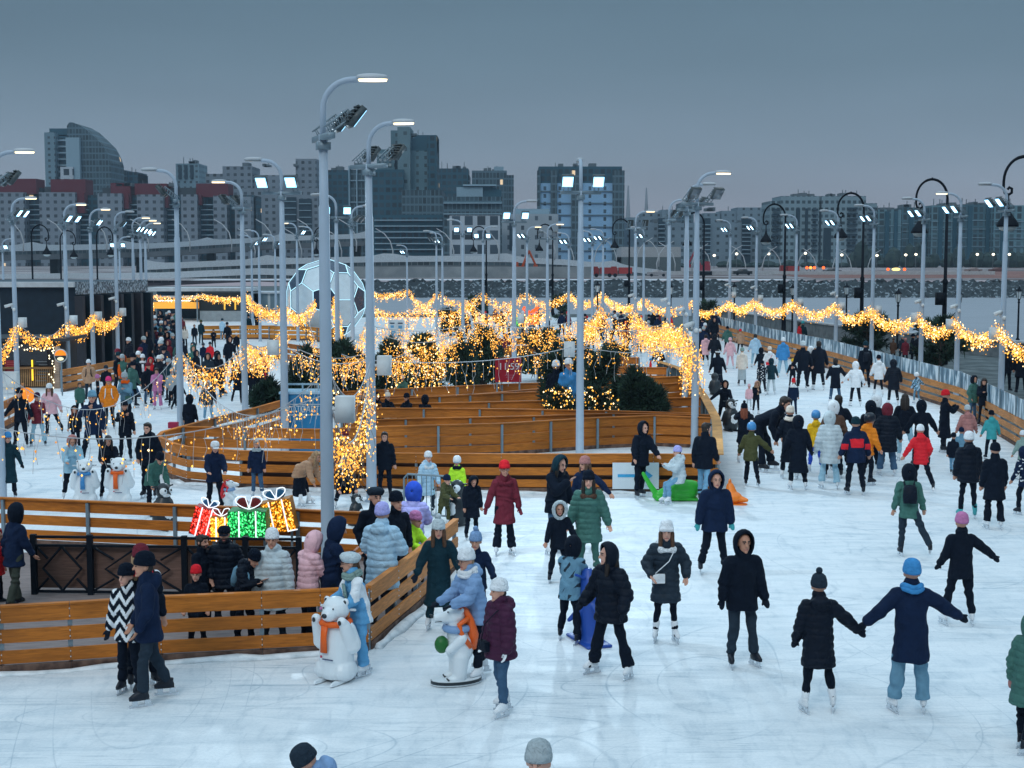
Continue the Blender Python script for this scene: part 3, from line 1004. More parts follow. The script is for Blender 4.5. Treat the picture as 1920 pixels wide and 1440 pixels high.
sheet('red_earth_strip', [(P(1460, 515, 330).x, 290), (400, 290), (420, 420), (P(1370, 505, 420).x, 420)], 1.03, m_red)
m_snow = rough_mat((.45, .48, .53), (.68, .70, .74), .12, .9, (1, 4, 1))
sheet('snow_track', [(-60, 264), (P(1500, 520, 264).x, 264), (P(1450, 518, 280).x, 279), (-60, 279)], 1.015, m_snow)

# rocky embankment on the far side of the water
def embankment():
    mb = MB()
    xs = np.arange(-40, 130, .55); ys = np.linspace(254, 262.5, 14)
    X, Y = np.meshgrid(xs, ys)
    Z = -2.0 + (Y - 254) / 8.5 * 3.05 + rng.uniform(-.38, .38, X.shape)
    X = X + rng.uniform(-.2, .2, X.shape)
    n = len(xs)
    f = [(j * n + i, j * n + i + 1, (j + 1) * n + i + 1, (j + 1) * n + i) for j in range(len(ys) - 1) for i in range(n - 1)]
    mb.add(np.stack([X, Y, Z], -1).reshape(-1, 3), f)
    m, N, L, b = _new("boulder_material")
    t = N.new('ShaderNodeTexCoord'); v = N.new('ShaderNodeTexVoronoi'); v.inputs['Scale'].default_value = 2.6
    L.new(t.outputs['Object'], v.inputs['Vector'])
    r = N.new('ShaderNodeValToRGB'); r.color_ramp.interpolation = 'CONSTANT'
    for e, (p_, c_) in zip([r.color_ramp.elements[0], r.color_ramp.elements[1], r.color_ramp.elements.new(.72)], ((0, (.03, .045, .055)), (.40, (.06, .09, .11)), (.88, (.22, .27, .31)))):
        e.position = p_; e.color = (*c_, 1)
    sp = N.new('ShaderNodeSeparateColor'); L.new(v.outputs['Color'], sp.inputs[0])
    L.new(sp.outputs[0], r.inputs['Fac']); L.new(r.outputs['Color'], b.inputs['Base Color'])
    b.inputs['Roughness'].default_value = .95
    o = mb.build('embankment', m)
    tag(o, None, None, None, 'structure')
embankment()

WOOD = (.47, .148, .017)
WOODB = (.46, .16, .03)
WOODC = (.55, .28, .09)
M_STEEL = mat((.20, .27, .32), .5, 'plain', metal=.3)
M_BOLT = mat((.7, .72, .74), .3, 'plain', metal=.5)
M_KICK = rough_mat((.06, .035, .03), (.20, .12, .09), 6, .8)
M_POSTG = mat((.36, .45, .55), .5, 'plain', spec=.4, var=.05, sc=.6)
M_BLACK = mat((.005, .009, .016), .6, 'plain', spec=.12)


def resample(pts, step):
    out = []
    pts = [np.array([p[0], p[1]], float) for p in pts]
    for a, b in zip(pts[:-1], pts[1:]):
        n = max(1, int(round(np.linalg.norm(b - a) / step)))
        out += [a + (b - a) * i / n for i in range(n)]
    out.append(pts[-1])
    return out


def ribbon(mb, pts, z0, z1, t, gap=.006, piece=1, off=0.0, mi=None):
    """planks: boxes following a polyline, one per `piece` steps"""
    n = len(pts)
    nr = []
    for i in range(n):
        d = pts[min(i + 1, n - 1)] - pts[max(i - 1, 0)]
        d = d / (np.linalg.norm(d) + 1e-9)
        nr.append(np.array([-d[1], d[0]]))
    i = 0
    while i < n - 1:
        j = min(i + piece, n - 1)
        rr = []
        for k in range(i, j + 1):
            p = pts[k].copy()
            if k == i and i > 0: p += (pts[k + 1] - pts[k]) / (np.linalg.norm(pts[k + 1] - pts[k]) + 1e-9) * gap
            a, b = p + nr[k] * (off + t / 2), p + nr[k] * (off - t / 2)
            rr.append(np.array([(a[0], a[1], z0), (a[0], a[1], z1), (b[0], b[1], z1), (b[0], b[1], z0)]))
        mb.rings(rr, mi=mi)
        i = j


def fence(label, pts, H=.88, side=1, step=2.0, col_=WOOD, kick=True, cap=True, group='orange plank fences round the rink', rails=((.675, .88), (.405, .585), (.125, .30)), solid=False, posts=True):
    """side: which side of the line (left = +1) the steel posts stand on"""
    q = resample(pts, step)
    o = empty('plank_fence', (q[0][0], q[0][1], 0), 0, label, 'fence', group)
    org = np.array([q[0][0], q[0][1]])
    q = [p - org for p in q]
    w = wood_mat(col_)
    k = H / .88
    for i, (a, b) in enumerate(rails):
        mb = MB(); ribbon(mb, q, a * k, b * k, .035)
        mb.build('plank_rail', w, o)
    if solid:
        mb = MB(); ribbon(mb, q, .02, H - .05, .02, off=side * .035)
        mb.build('backing_board', mat((.035, .06, .07), .7, 'cloth'), o)
    if cap:
        mb = MB(); ribbon(mb, q, H + .002, H + .03, .10 if not solid else .26, off=side * .02)
        mb.build('top_board', wood_mat(tuple(min(1, c * (1.05 if not solid else 1.0)) for c in (col_ if not solid else WOODC)), .8), o)
    if kick:
        mb = MB(); ribbon(mb, q, .0, .105 * k, .05, off=-side * .006)
        mb.build('kickboard', M_KICK, o)
    if posts:
        n = len(q)
        for i, p in enumerate(q):
            d = q[min(i + 1, n - 1)] - q[max(i - 1, 0)]
            d /= np.linalg.norm(d) + 1e-9
            nn = np.array([-d[1], d[0]]) * side
            c = p + nn * .052
            mb = MB(); mb.box((c[0], c[1], (H - .012) / 2), (.06, .06, H - .012), math.atan2(d[1], d[0]))
            mb.mi = 1
            f = p - nn * .020
            mb.octs([(f[0], f[1], z * k) for a, b in rails for z in (a + .05, b - .05)], .011)
            mb.build('post', [M_STEEL, M_BOLT], o)
    return o


g2 = lambda px, py: G(px, py).xy
def tops(pts, H=.88):
    """fence line from pixels along its top edge"""
    return [G(x, y, H).xy for x, y in pts]


fence('front plank fence below the watching crowd, running from the left edge to the corner', tops([(-160, 1150), (0, 1140), (130, 1133), (300, 1122), (490, 1114), (600, 1109), (690, 1104)]), side=1)
fence('plank fence running back from the front corner beside the open ice, seen at a slant', tops([(693, 1102), (745, 1064), (785, 1035), (822, 1003), (857, 975)]), side=1, step=1.6, col_=(.56, .21, .05))
fence('plank fence behind the deck and the lit gift boxes', tops([(-120, 928), (8, 935), (330, 948), (560, 957), (692, 963)]), side=-1)
fence('long front plank fence of the maze, with the white arrow board on it', tops([(303, 823), (322, 832), (350, 839), (450, 847), (600, 850), (780, 852), (940, 853), (1100, 853), (1225, 853), (1347, 854)]), side=1)
o_ = bpy.data.objects[[o.name for o in bpy.data.objects if o.get('label', '').startswith('long front plank fence of the maze')][0]]
_q = resample(tops([(450, 847), (600, 850), (780, 852), (940, 853), (1100, 853), (1225, 853), (1347, 854)]), 2.0)
mb = MB(); ribbon(mb, [p - np.array(o_.location[:2]) for p in _q], .03, .80, .02, off=.13)
mb.build('slat_backing', wood_mat((.085, .042, .034), 1, 'slatb'), o_)
fence('plank fence on the left flank of the maze running away from the rounded corner', tops([(303, 823), (296, 818), (303, 811), (343, 800), (400, 785), (480, 765), (540, 748)]), side=-1, cap=True)
fence('wide plank fence inside the maze behind the blue photo booth', tops([(345, 801), (460, 804), (602, 806), (700, 801), (940, 795), (1119, 784), (1227, 780), (1335, 784)]), side=-1, rails=((.64, .88), (.36, .58), (.06, .30)))
fence('second plank fence of the maze, where people sit behind', tops([(690, 766), (900, 767), (1137, 771), (1310, 776)]), side=-1, rails=((.60, .88), (.30, .56)))
fence('plank fence between the wide booth fence and the seated visitors', tops([(640, 790), (760, 786), (1000, 781), (1150, 776), (1338, 779)]), side=-1, rails=((.64, .88), (.36, .58), (.06, .30)))
fence('plank fence just behind the seated visitors in the maze', tops([(650, 760), (800, 757), (1030, 752)]), side=-1, rails=((.62, .88), (.30, .56)))
fence('long plank fence between the pines under the red board', tops([(700, 745), (880, 741), (1045, 727)]), side=-1, rails=((.60, .88), (.30, .56)))
fence('plank fence at the right rim of the maze by the corner posts', tops([(1215, 748), (1315, 746)]), side=-1, rails=((.62, .88), (.34, .58), (.06, .30)))
fence('third plank fence of the maze, behind the penguin', tops([(640, 757), (700, 750), (940, 738), (1036, 734)]), side=-1, rails=((.62, .88), (.30, .56)))
fence('fourth plank fence of the maze under the red board', tops([(640, 735), (771, 729), (940, 721), (1040, 718)]), side=-1, rails=((.60, .88), (.30, .56)))
fence('lower right maze fence behind the spreading pine', tops([(1120, 727), (1185, 726), (1280, 718), (1300, 722)]), side=-1, rails=((.60, .88), (.30, .56)))
fence('upper right maze fence behind the spreading pine', tops([(1100, 712), (1185, 711), (1282, 706)]), side=-1, rails=((.60, .88), (.30, .56)))
fence('maze fence by the kneeling child at the right lane', tops([(1100, 690), (1143, 689), (1251, 690)]), side=-1, rails=((.60, .88), (.30, .56)))
fence('short maze fence above the right lane child', tops([(1120, 672), (1198, 671)]), side=-1, rails=((.60, .88), (.30, .56)))
fence('far maze fence in front of the seated maroon visitor', tops([(915, 655), (1015, 653)]), side=-1, rails=((.55, .88), (.2, .5)))
fence('farthest maze fence below the glowing gift light', tops([(915, 637), (1015, 634)]), side=-1, rails=((.55, .88), (.2, .5)))
fence('far left plank barrier beyond the small pavilion lane', tops([(378, 612), (450, 611), (515, 611)]), side=-1, rails=((.66, .88), (.40, .6), (.1, .33)), col_=(.7, .27, .04))
fence('far plank barrier under the football sphere', tops([(505, 612), (575, 613), (640, 620)]), side=-1, rails=((.66, .88), (.40, .6), (.1, .33)), col_=(.7, .27, .04))
fence('plank ramp rail left of the dark pines', tops([(505, 640), (560, 648), (600, 655)]), side=-1, rails=((.66, .88), (.40, .6), (.1, .33)))
fence('maze fence with a pale wavy top board along the right lane', tops([(1348, 853), (1346, 800), (1343, 784), (1322, 745), (1305, 722), (1295, 705), (1272, 690), (1235, 678)]), side=1, solid=True, step=1.4)
fence('low plank barrier beside the dark pavilion columns', [g2(118, 735), g2(170, 725), g2(230, 712), g2(262, 705)], side=1, rails=((.66, .88), (.40, .6), (.1, .33)), col_=(.5, .18, .04))
fence('plank barrier at the far left edge beside the kiosk', [g2(-60, 830), g2(0, 812), g2(40, 790), g2(45, 765)], side=1)
# right-hand fence with the frosted screen on it
rf = [(p.x, p.y) for p in RF]
fence('long plank fence along the right lane with frosted screen above', rf, H=.82, side=-1, step=2.2, col_=(.60, .235, .06))


def frosted():
    m, N, L, b = _new("frosted_screen_material")
    t = N.new('ShaderNodeTexCoord'); mp = N.new('ShaderNodeMapping'); mp.inputs['Scale'].default_value = (3.5, 1.6, .5)
    L.new(t.outputs['Object'], mp.inputs[0])
    n = N.new('ShaderNodeTexNoise'); n.inputs['Scale'].default_value = 2.2; n.inputs['Detail'].default_value = 6; n.inputs['Distortion'].default_value = .4
    L.new(mp.outputs[0], n.inputs['Vector'])
    r = N.new('ShaderNodeValToRGB')
    r.color_ramp.elements[0].position = .42; r.color_ramp.elements[0].color = (.02, .09, .15, 1)
    r.color_ramp.elements[1].position = .58; r.color_ramp.elements[1].color = (.72, .80, .85, 1)
    e = r.color_ramp.elements.new(.5); e.color = (.16, .29, .38, 1)
    L.new(n.outputs['Fac'], r.inputs['Fac']); L.new(r.outputs['Color'], b.inputs['Base Color'])
    b.inputs['Roughness'].default_value = .3
    return m


M_FROST = frosted()
q = resample(rf, 2.2)
scr = empty('frosted_screen', (q[0][0], q[0][1], 0), 0, 'frosted ice-patterned screen standing above the right lane fence', 'screen')
for i in range(len(q) - 1):
    mb = MB(); ribbon(mb, [q[i] - q[0], q[i + 1] - q[0]], .86, 1.42, .02, off=-.02)
    mb.build('panel', M_FROST, scr)
    mb = MB(); mb.box((q[i][0] - q[0][0], q[i][1] - q[0][1], 1.14), (.05, .05, .62)); mb.build('post', M_STEEL, scr)

# quay parapet by the water
pw = empty('quay_parapet', (0, 0, 0), 0, 'low pale stone parapet along the water beyond the right lane', 'parapet')
pq = resample([(p.x, p.y) for p in PP], 6)
mb = MB(); ribbon(mb, pq, -.03, .82, .35); mb.build('wall', rough_mat((.13, .16, .18), (.22, .25, .27), 2, .9), pw)
mb = MB(); ribbon(mb, pq, .823, .93, .5); mb.build('coping', rough_mat((.36, .39, .42), (.5, .53, .56), 2, .9), pw)

# loose snow swept against the fence feet
def snowbank(name, pts, off, w):
    q = resample(pts, .35)
    rr = []
    for i, p in enumerate(q):
        d = q[min(i + 1, len(q) - 1)] - q[max(i - 1, 0)]; d /= np.linalg.norm(d) + 1e-9
        n = np.array([-d[1], d[0]])
        ww = w * rng.uniform(.45, 1.3); h = .07 * rng.uniform(.3, 1.3)
        c = p + n * off
        rr.append(np.array([(*(c + n * ww * .5), -.01), (*(c + n * ww * .2), h), (*(c - n * ww * .15), h * .8), (*(c - n * ww * .6), -.01)]))
    o = MB().rings(rr).build(name, rough_mat((.5, .56, .6), (.78, .82, .85), 5, .9, lo=.3, hi=.6), None, True)
    tag(o, kind='stuff')
snowbank('swept_snow', [(p[0], p[1]) for p in tops([(330, 833), (350, 839), (450, 847), (600, 850), (780, 852), (940, 853), (1100, 853), (1225, 853), (1340, 854)])], -.13, .24)
snowbank('swept_snow', [(p[0], p[1]) for p in tops([(-160, 1150), (0, 1140), (130, 1133), (300, 1122), (490, 1114), (600, 1109), (685, 1104)])], -.10, .16)
snowbank('swept_snow', [(p[0], p[1]) for p in tops([(695, 1101), (745, 1064), (785, 1035), (822, 1003), (852, 979)])], -.10, .18)

# deck where the crowd watches, and its dark metal railing
m_deck = rough_mat((.16, .13, .13), (.27, .22, .21), 9, .85, (.3, 4, 1))
dk = [g2(-160, 1262), g2(320, 1236), g2(600, 1219), g2(693, 1208), g2(770, 1140), g2(850, 1068), g2(846, 1030), g2(560, 1030), g2(-160, 1040)]
sheet('viewing_deck', dk, .012, m_deck)


def lattice():
    pts = [G(x, y, .98) for x, y in ((62, 1004), (168, 1005), (345, 1007), (460, 1008), (560, 1009))]
    o = empty('metal_railing', pts[0] * 1, 0, 'dark metal railing with crossed diamond bars behind the watching crowd', 'railing')
    o.location.z = 0
    org = Vector((pts[0].x, pts[0].y, 0))
    L_ = [p - org for p in pts]
    for a, b in zip(L_[:-1], L_[1:]):
        mb = MB()
        A = np.array(a[:2]); Bq = np.array(b[:2]); d = (Bq - A) / np.linalg.norm(Bq - A)
        ln = np.linalg.norm(Bq - A); rz = math.atan2(d[1], d[0])
        f = lambda t, z: np.array([*(A + d * t), z])
        for z in (.96, .82, .06): mb.box(f(ln / 2, z), (ln - .1, .045, .04), rz)
        h = .38
        for s in (0, 1):
            e = f(s * ln, .44)
            mb.tube([f(ln / 2, .80), f(ln * (.16 if s == 0 else .84), .44), f(ln / 2, .08)], .022, 6)
            mb.tube([f(s * (ln - .1) + .05, .80), f(ln * (.25 if s == 0 else .75), .60)], .02, 6)
            mb.tube([f(s * (ln - .1) + .05, .08), f(ln * (.25 if s == 0 else .75), .28)], .02, 6)
        mb.build('lattice_panel', M_BLACK, o)
        mb = MB(); ribbon(mb, [A, Bq], .1, .80, .03, off=.10); mb.build('slat_backing', wood_mat((.17, .10, .08), 1, 'slat'), o)
    for p in L_:
        MB().box((p.x, p.y, .5), (.09, .09, 1.0)).build('post', M_BLACK, o)
lattice()

# ------------------------------------------------------------------ grey lamp posts
LAMPM = {}


def lamp_parts():
    H = 7.35
    p = MB(); p.lathe([(.15, 0), (.15, .02), (.115, .05), (.105, 2.0), (.085, 6.2), (.072, 6.25), (.07, H)], seg=14)
    LAMPM['pole'] = p.mesh('pole', M_POSTG)
    a = MB(); pts = [(0, 0, H)] + [(.46 * (1 - math.cos(q)), 0, H + .38 + .47 * math.sin(q)) for q in np.linspace(0, math.pi / 2, 8)] + [(.56, 0, H + .855)]
    a.tube(pts, .05, 10); LAMPM['arm'] = a.mesh('arm', M_POSTG)
    l = MB(); l.loft([((.78, 0, H + .862), .25, .10), ((.78, 0, H + .89), .265, .11), ((.77, 0, H + .93), .22, .08), ((.76, 0, H + .945), .12, .05)], 16)
    LAMPM['luminaire'] = l.mesh('luminaire', mat((.42, .46, .5), .4))
    for k, m in (('warm', glow((1.0, .74, .42), 3.2)), ('off', mat((.35, .38, .4), .3))):
        e = MB(); e.loft([((.79, 0, H + .825), .215, .065), ((.79, 0, H + .861), .23, .085)], 16); LAMPM['lens_' + k] = e.mesh('lens', m)
    b = MB(); b.box((0, 0, H - .05), (.13, 1.12, .09))
    b.box((0, 0, H - .18), (.20, .20, .12))
    for s in (-1, 1):
        for dy in (-.09, .09):
            y = s * .42 + dy * .7
            b.tube([(.03, y, H), (.36, y, H + .26)], .012, 5); b.tube([(-.07, y, H + .08), (.29, y, H + .36)], .012, 5)
            for t in np.linspace(0, 1, 6):
                b.tube([(.03 + .33 * t, y, H + .26 * t), (-.07 + .36 * min(1, t + .12), y, H + .08 + .28 * min(1, t + .12))], .008, 4)
    LAMPM['bracket'] = b.mesh('bracket', M_STEEL)
    for s in (-1, 1):
        f = MB(); T_ = math.radians(-52)
        c = (.42, s * .42, H + .25)
        f.box(c, (.36, .33, .10), ry=T_)
        for i in range(5): f.box(np.array(c) + np.array(Matrix.Rotation(T_, 3, 'Y') @ Vector((-.14 + .07 * i, 0, .075))), (.02, .31, .05), ry=T_)
        LAMPM['flood%d' % s] = f.mesh('floodlight', mat((.06, .08, .09), .4))
        for k, m in (('lit', [glow((.30, .66, 1.0), 2.3), glow((.72, .90, 1.0), 6.0)]), ('off', [mat((.16, .2, .24), .2, spec=.6)] * 2)):
            e = MB(); on = lambda d: np.array(c) + np.array(Matrix.Rotation(T_, 3, 'Y') @ Vector((0, 0, d)))
            e.box(on(-.055), (.32, .29, .012), ry=T_, mi=0); e.box(on(-.063), (.23, .20, .006), ry=T_, mi=1)
            LAMPM['flens_%s%d' % (k, s)] = e.mesh('lens', m)
    s = MB(); s.box((.30, 0, 3.0), (.30, .24, .42)); s.box((.30, -.123, 3.0), (.27, .01, .39)); s.box((.12, 0, 3.0), (.10, .06, .06))
    LAMPM['speaker'] = s.mesh('speaker_box', mat((.60, .64, .66), .6))
    c = MB(); c.box((-.22, -.12, 3.72), (.34, .12, .12), rz=.5, ry=-.25); c.box((-.06, 0, 3.66), (.16, .08, .14)); c.ell((.0, -.12, 3.55), (.07, .07, .08), 10, 6)
    LAMPM['camera'] = c.mesh('camera_housing', mat((.66, .7, .72), .5))
lamp_parts()
NSPOT = [0]


def lamp_post(px, py, ytop, arm, warm, flood, lit, label, spk=0, cctv=False, group='grey lamp posts along the skating lanes', spot=False):
    g = G(px, py)
    H = P(px, ytop, g.y).z / 8.23
    o = empty('lamp_post', g, 0, label, 'lamp post', group, scale=H)
    L = lambda k, rz=0, par=o, n=None: link(n or LAMPM[k].name.split('.')[0], LAMPM[k], par)
    L('pole')
    if arm is not None:
        a = L('arm'); a.rotation_euler.z = R(arm)
        l = L('luminaire'); l.rotation_euler.z = R(arm)
        L('lens_' + ('warm' if warm else 'off'), par=l)
    if flood is not None:
        b = L('bracket'); b.rotation_euler.z = R(flood)
        for s in (-1, 1):
            f = L('flood%d' % s); f.rotation_euler.z = R(flood)
            L('flens_%s%d' % ('lit' if lit else 'off', s), par=f)
        if spot:
            ld = bpy.data.lights.new('floodlight_beam', 'SPOT')
            ld.energy = spot; ld.spot_size = R(125); ld.spot_blend = .7; ld.shadow_soft_size = .25; ld.color = (.66, .86, 1.0)
            lo = bpy.data.objects.new('floodlight_beam', ld); col.objects.link(lo)
            fd = R(flood)
            lo.location = g + Vector((math.cos(fd) * .70, math.sin(fd) * .70, 7.40)) * H
            dv = Vector((math.cos(fd) * .8, math.sin(fd) * .8, -.62))
            lo.rotation_euler = dv.to_track_quat('-Z', 'Y').to_euler()
    if spk:
        s = L('speaker'); s.rotation_euler.z = 0 if spk > 0 else math.pi
    if cctv:
        L('camera')
    return o


# px, py(base), top, arm heading, warm, flood heading, floods lit, label, speaker, cctv, spot
POSTS = [
    (616, 1112, 146, 0, 1, 20, 1, 'tall grey lamp post rising from the front fence corner, nearest of all', 1, 0, 900),
    (697, 940, 230, -12, 1, 45, 0, 'grey lamp post with dark floodlights right of the nearest one', 1, 0, 0),
    (1087, 856, 297, 90, 0, -85, 1, 'grey lamp post with two dazzling floodlights before the pale tower', -1, 0, 1500),
    (1302, 840, 323, 8, 1, -60, 0, 'grey lamp post at the right lane corner with warm lamp head', 0, 1, 0),
    (1284, 772, 345, 0, 0, -40, 0, 'grey lamp post just left of the right lane corner post', 0, 1, 0),
    (1252, 715, 374, 0, 0, 20, 1, 'grey lamp post with one lit head left of the right lane corner pair', 0, 1, 0),
    (1190, 682, 396, 0, 1, 70, 0, 'grey lamp post with warm head among the gold lights, right half', 0, 1, 0),
    (340, 834, 318, 180, 0, 190, 0, 'grey lamp post with unlit head above the left lane', 0, 0, 0),
    (460, 786, 340, 180, 1, 160, 0, 'grey lamp post with warm head left of the twin lit floodlights', 0, 0, 0),
    (535, 850, 299, 180, 0, -100, 1, 'grey lamp post with twin lit floodlights above the blue booth', -1, 0, 1200),
    (4, 936, 283, 0, 1, 30, 0, 'grey lamp post at the very left edge of the view', 0, 0, 0),
    (33, 737, 371, 8, 1, 0, 1, 'grey lamp post before the dark pavilion, first from the left edge', 1, 1, 700),
    (129, 723, 383, 0, 1, -10, 1, 'grey lamp post beside the round orange sign', 1, 1, 700),
    (176, 706, 392, 0, 1, 10, 1, 'grey lamp post before the pavilion wall lights', 1, 0, 0),
    (222, 692, 397, 0, 0, 20, 1, 'grey lamp post ending the left row of gold swags', 1, 1, 0),
    (254, 678, 408, 0, 1, 0, 1, 'grey lamp post at the pavilion far corner, leftmost of its cluster', 1, 0, 0),
    (268, 668, 413, 0, 1, 0, 1, 'grey lamp post at the pavilion far corner, middle of its cluster', 0, 0, 0),
    (277, 660, 418, 0, 1, 0, 1, 'grey lamp post at the pavilion far corner, rightmost of its cluster', 0, 0, 0),
    (634, 742, 365, 180, 0, -80, 1, 'grey lamp post with lit floodlights behind the football sphere', 0, 0, 0),
    (662, 700, 386, 0, 0, -10, 0, 'slim grey lamp post between the football sphere and second post', 0, 0, 0),
    (964, 722, 377, 0, 0, -80, 1, 'grey lamp post with lit floodlights rising from the red board', 1, 0, 900),
    (1026, 668, 420, 0, 1, -90, 0, 'grey lamp post with dark floodlights before the white office block', 0, 0, 0),
    (868, 648, 412, 180, 0, -85, 1, 'grey lamp post with small lit floods before the white grid facade', 0, 0, 0),
    (906, 640, 425, 0, 0, -95, 1, 'grey lamp post with small lit floods beside a black ornate lamp', 0, 0, 0),
    (1066, 640, 437, 180, 0, 200, 1, 'grey lamp post just left of the dazzling floodlight post', 0, 0, 0),
    (1110, 640, 433, 180, 0, 200, 1, 'grey lamp post just right of the dazzling floodlight post', 0, 0, 0),
    (1130, 632, 430, 180, 0, 200, 1, 'grey lamp post second right of the dazzling floodlight post', 0, 0, 0),
    (1206, 632, 426, 180, 0, 200, 1, 'grey lamp post before the grey warehouse', 0, 0, 0),
    (988, 640, 425, 0, 1, 200, 1, 'grey lamp post with warm head left of the white office block', 0, 0, 0),
    (819, 632, 433, 180, 0, 200, 0, 'grey lamp post at the left of a close pair right of the tower block', 0, 0, 0),
    (830, 626, 437, 180, 0, 200, 1, 'grey lamp post at the right of a close pair right of the tower block', 0, 0, 0),
    (764, 618, 460, 180, 0, 200, 1, 'small grey lamp post before the pale viaduct, right of the sphere', 0, 0, 0),
    (488, 640, 432, 180, 0, 0, 1, 'grey lamp post right of the warm headed one above the pavilion', 0, 0, 0),
    (474, 628, 441, 180, 0, 0, 1, 'small grey lamp post above the pavilion roof lights', 0, 0, 0),
    (518, 628, 440, 180, 0, 0, 1, 'small grey lamp post left of the twin lit floodlights', 0, 0, 0),
    (559, 640, 418, 180, 1, 0, 1, 'slim grey lamp post at the left rim of the football sphere', 0, 0, 0),
    (588, 632, 425, 180, 0, 0, 0, 'slim grey lamp post before the football sphere', 0, 0, 0),
    (1367, 632, 413, 180, 0, 186, 1, 'grey lamp post at the far end of the row behind the frosted screen', 1, 1, 0),
    (1416, 645, 408, 180, 0, 186, 1, 'grey lamp post second from the far end behind the frosted screen', 1, 1, 0),
    (1490, 660, 403, 180, 0, 186, 1, 'grey lamp post third from the far end behind the frosted screen', 1, 0, 0),
    (1566, 676, 395, 180, 0, 186, 1, 'grey lamp post at the middle of the row behind the frosted screen', 1, 1, 0),
    (1633, 692, 385, 180, 0, 186, 1, 'grey lamp post fourth from the near end behind the frosted screen', 1, 0, 0),
    (1725, 722, 372, 180, 0, 186, 1, 'grey lamp post third from the near end behind the frosted screen', -1, 1, 500),
    (1792, 747, 362, 180, 1, 186, 1, 'grey lamp post second from the near end behind the frosted screen', -1, 1, 500),
    (1875, 783, 345, 180, 0, 186, 1, 'grey lamp post at the near end of the row behind the frosted screen', -1, 1, 500),
]
for q_ in POSTS:
    lamp_post(*q_[:8], spk=q_[8], cctv=bool(q_[9]), spot=q_[10])
for i, (x, y) in enumerate([(10, 478), (228, 474)]):
    lamp_post(x, 640, y - 30, 0, 0, -90, 1, ['far lamp post with a lit pair of floods at the left edge', 'far lamp post with lit floods above the pavilion roof'][i])

# black ornate lamps with a scrolled arm
ORN = {}


def orn_parts():
    p = MB(); p.lathe([(.24, 0), (.24, .25), (.17, .35), (.15, 1.2), (.19, 1.25), (.13, 1.4), (.10, 4.0), (.13, 4.05), (.13, 4.2), (.085, 4.3), (.07, 8.3)], seg=14)
    ORN['pole'] = p.mesh('pole', M_BLACK)
    a = MB()
    pts = [(-.78 + .78 * math.cos(t), 0, 8.3 + .95 * math.sin(t)) for t in np.linspace(0, math.pi, 16)]
    pts += [(-1.56, 0, 8.05), (-1.50, 0, 7.86), (-1.36, 0, 7.80), (-1.24, 0, 7.88), (-1.24, 0, 8.03), (-1.34, 0, 8.08), (-1.40, 0, 8.0)]
    a.tube(pts, [.065] * 10 + [.055] * (len(pts) - 10), 8)
    a.ell((-.78, 0, 9.29), (.05, .05, .06), 8, 6); a.tube([(-1.36, 0, 7.8), (-1.36, 0, 7.35)], .035, 6)
    ORN['scroll_arm'] = a.mesh('scroll_arm', M_BLACK)
    h = MB(); h.lathe([(.04, 7.45), (.07, 7.30), (.10, 7.15), (.20, 6.98), (.34, 6.80), (.40, 6.66), (.41, 6.58), (.36, 6.58)], c=(-1.36, 0, 0), seg=18)
    ORN['bell_shade'] = h.mesh('bell_shade', M_BLACK, True)
    g = MB(); g.ell((-1.36, 0, 6.56), (.34, .34, .17), 14, 7); ORN['glass_bowl'] = g.mesh('glass_bowl', mat((.42, .48, .5), .25))
    b = MB(); b.box((-.25, -.05, 3.3), (.42, .28, .62)); ORN['box'] = b.mesh('control_box', M_BLACK)
orn_parts()
for px, py, top, rz, lab in [
    (1945, 745, 292, 0, 'black ornate lamp with scrolled arm at the right edge, largest and nearest'),
    (1768, 683, 335, 0, 'black ornate lamp with scrolled arm over the right-hand pine'),
    (1614, 652, 361, 0, 'black ornate lamp with scrolled arm before the tallest right block'),
    (1469, 628, 382, 0, 'black ornate lamp with scrolled arm before the stepped pale blocks'),
    (1318, 612, 398, 0, 'black ornate lamp with scrolled arm beside the right lane corner post'),
    (1179, 598, 410, 0, 'black ornate lamp with scrolled arm right of the pale tower'),
    (1036, 592, 420, 0, 'black ornate lamp with scrolled arm left of the dazzling floodlights'),
    (912, 588, 424, 0, 'black ornate lamp with scrolled arm before the white grid facade'),
    (620, 600, 425, 0, 'black ornate lamp post before the football sphere'),
    (64, 612, 421, 180, 'black ornate lamp with arm to the right, leftmost above the pavilion'),
    (117, 603, 432, 180, 'black ornate lamp with arm to the right, middle above the pavilion'),
    (185, 606, 425, 180, 'black ornate lamp with arm to the right, rightmost above the pavilion'),
]:
    g_ = G(px, py)
    o = empty('ornate_lamp', g_, R(rz), lab, 'street lamp', 'black scrolled lamps on the quay', scale=P(px, top, g_.y).z / 9.28)
    link('pole', ORN['pole'], o); link('scroll_arm', ORN['scroll_arm'], o)
    h_ = link('bell_shade', ORN['bell_shade'], o); link('glass_bowl', ORN['glass_bowl'], h_)
    link('control_box', ORN['box'], o)
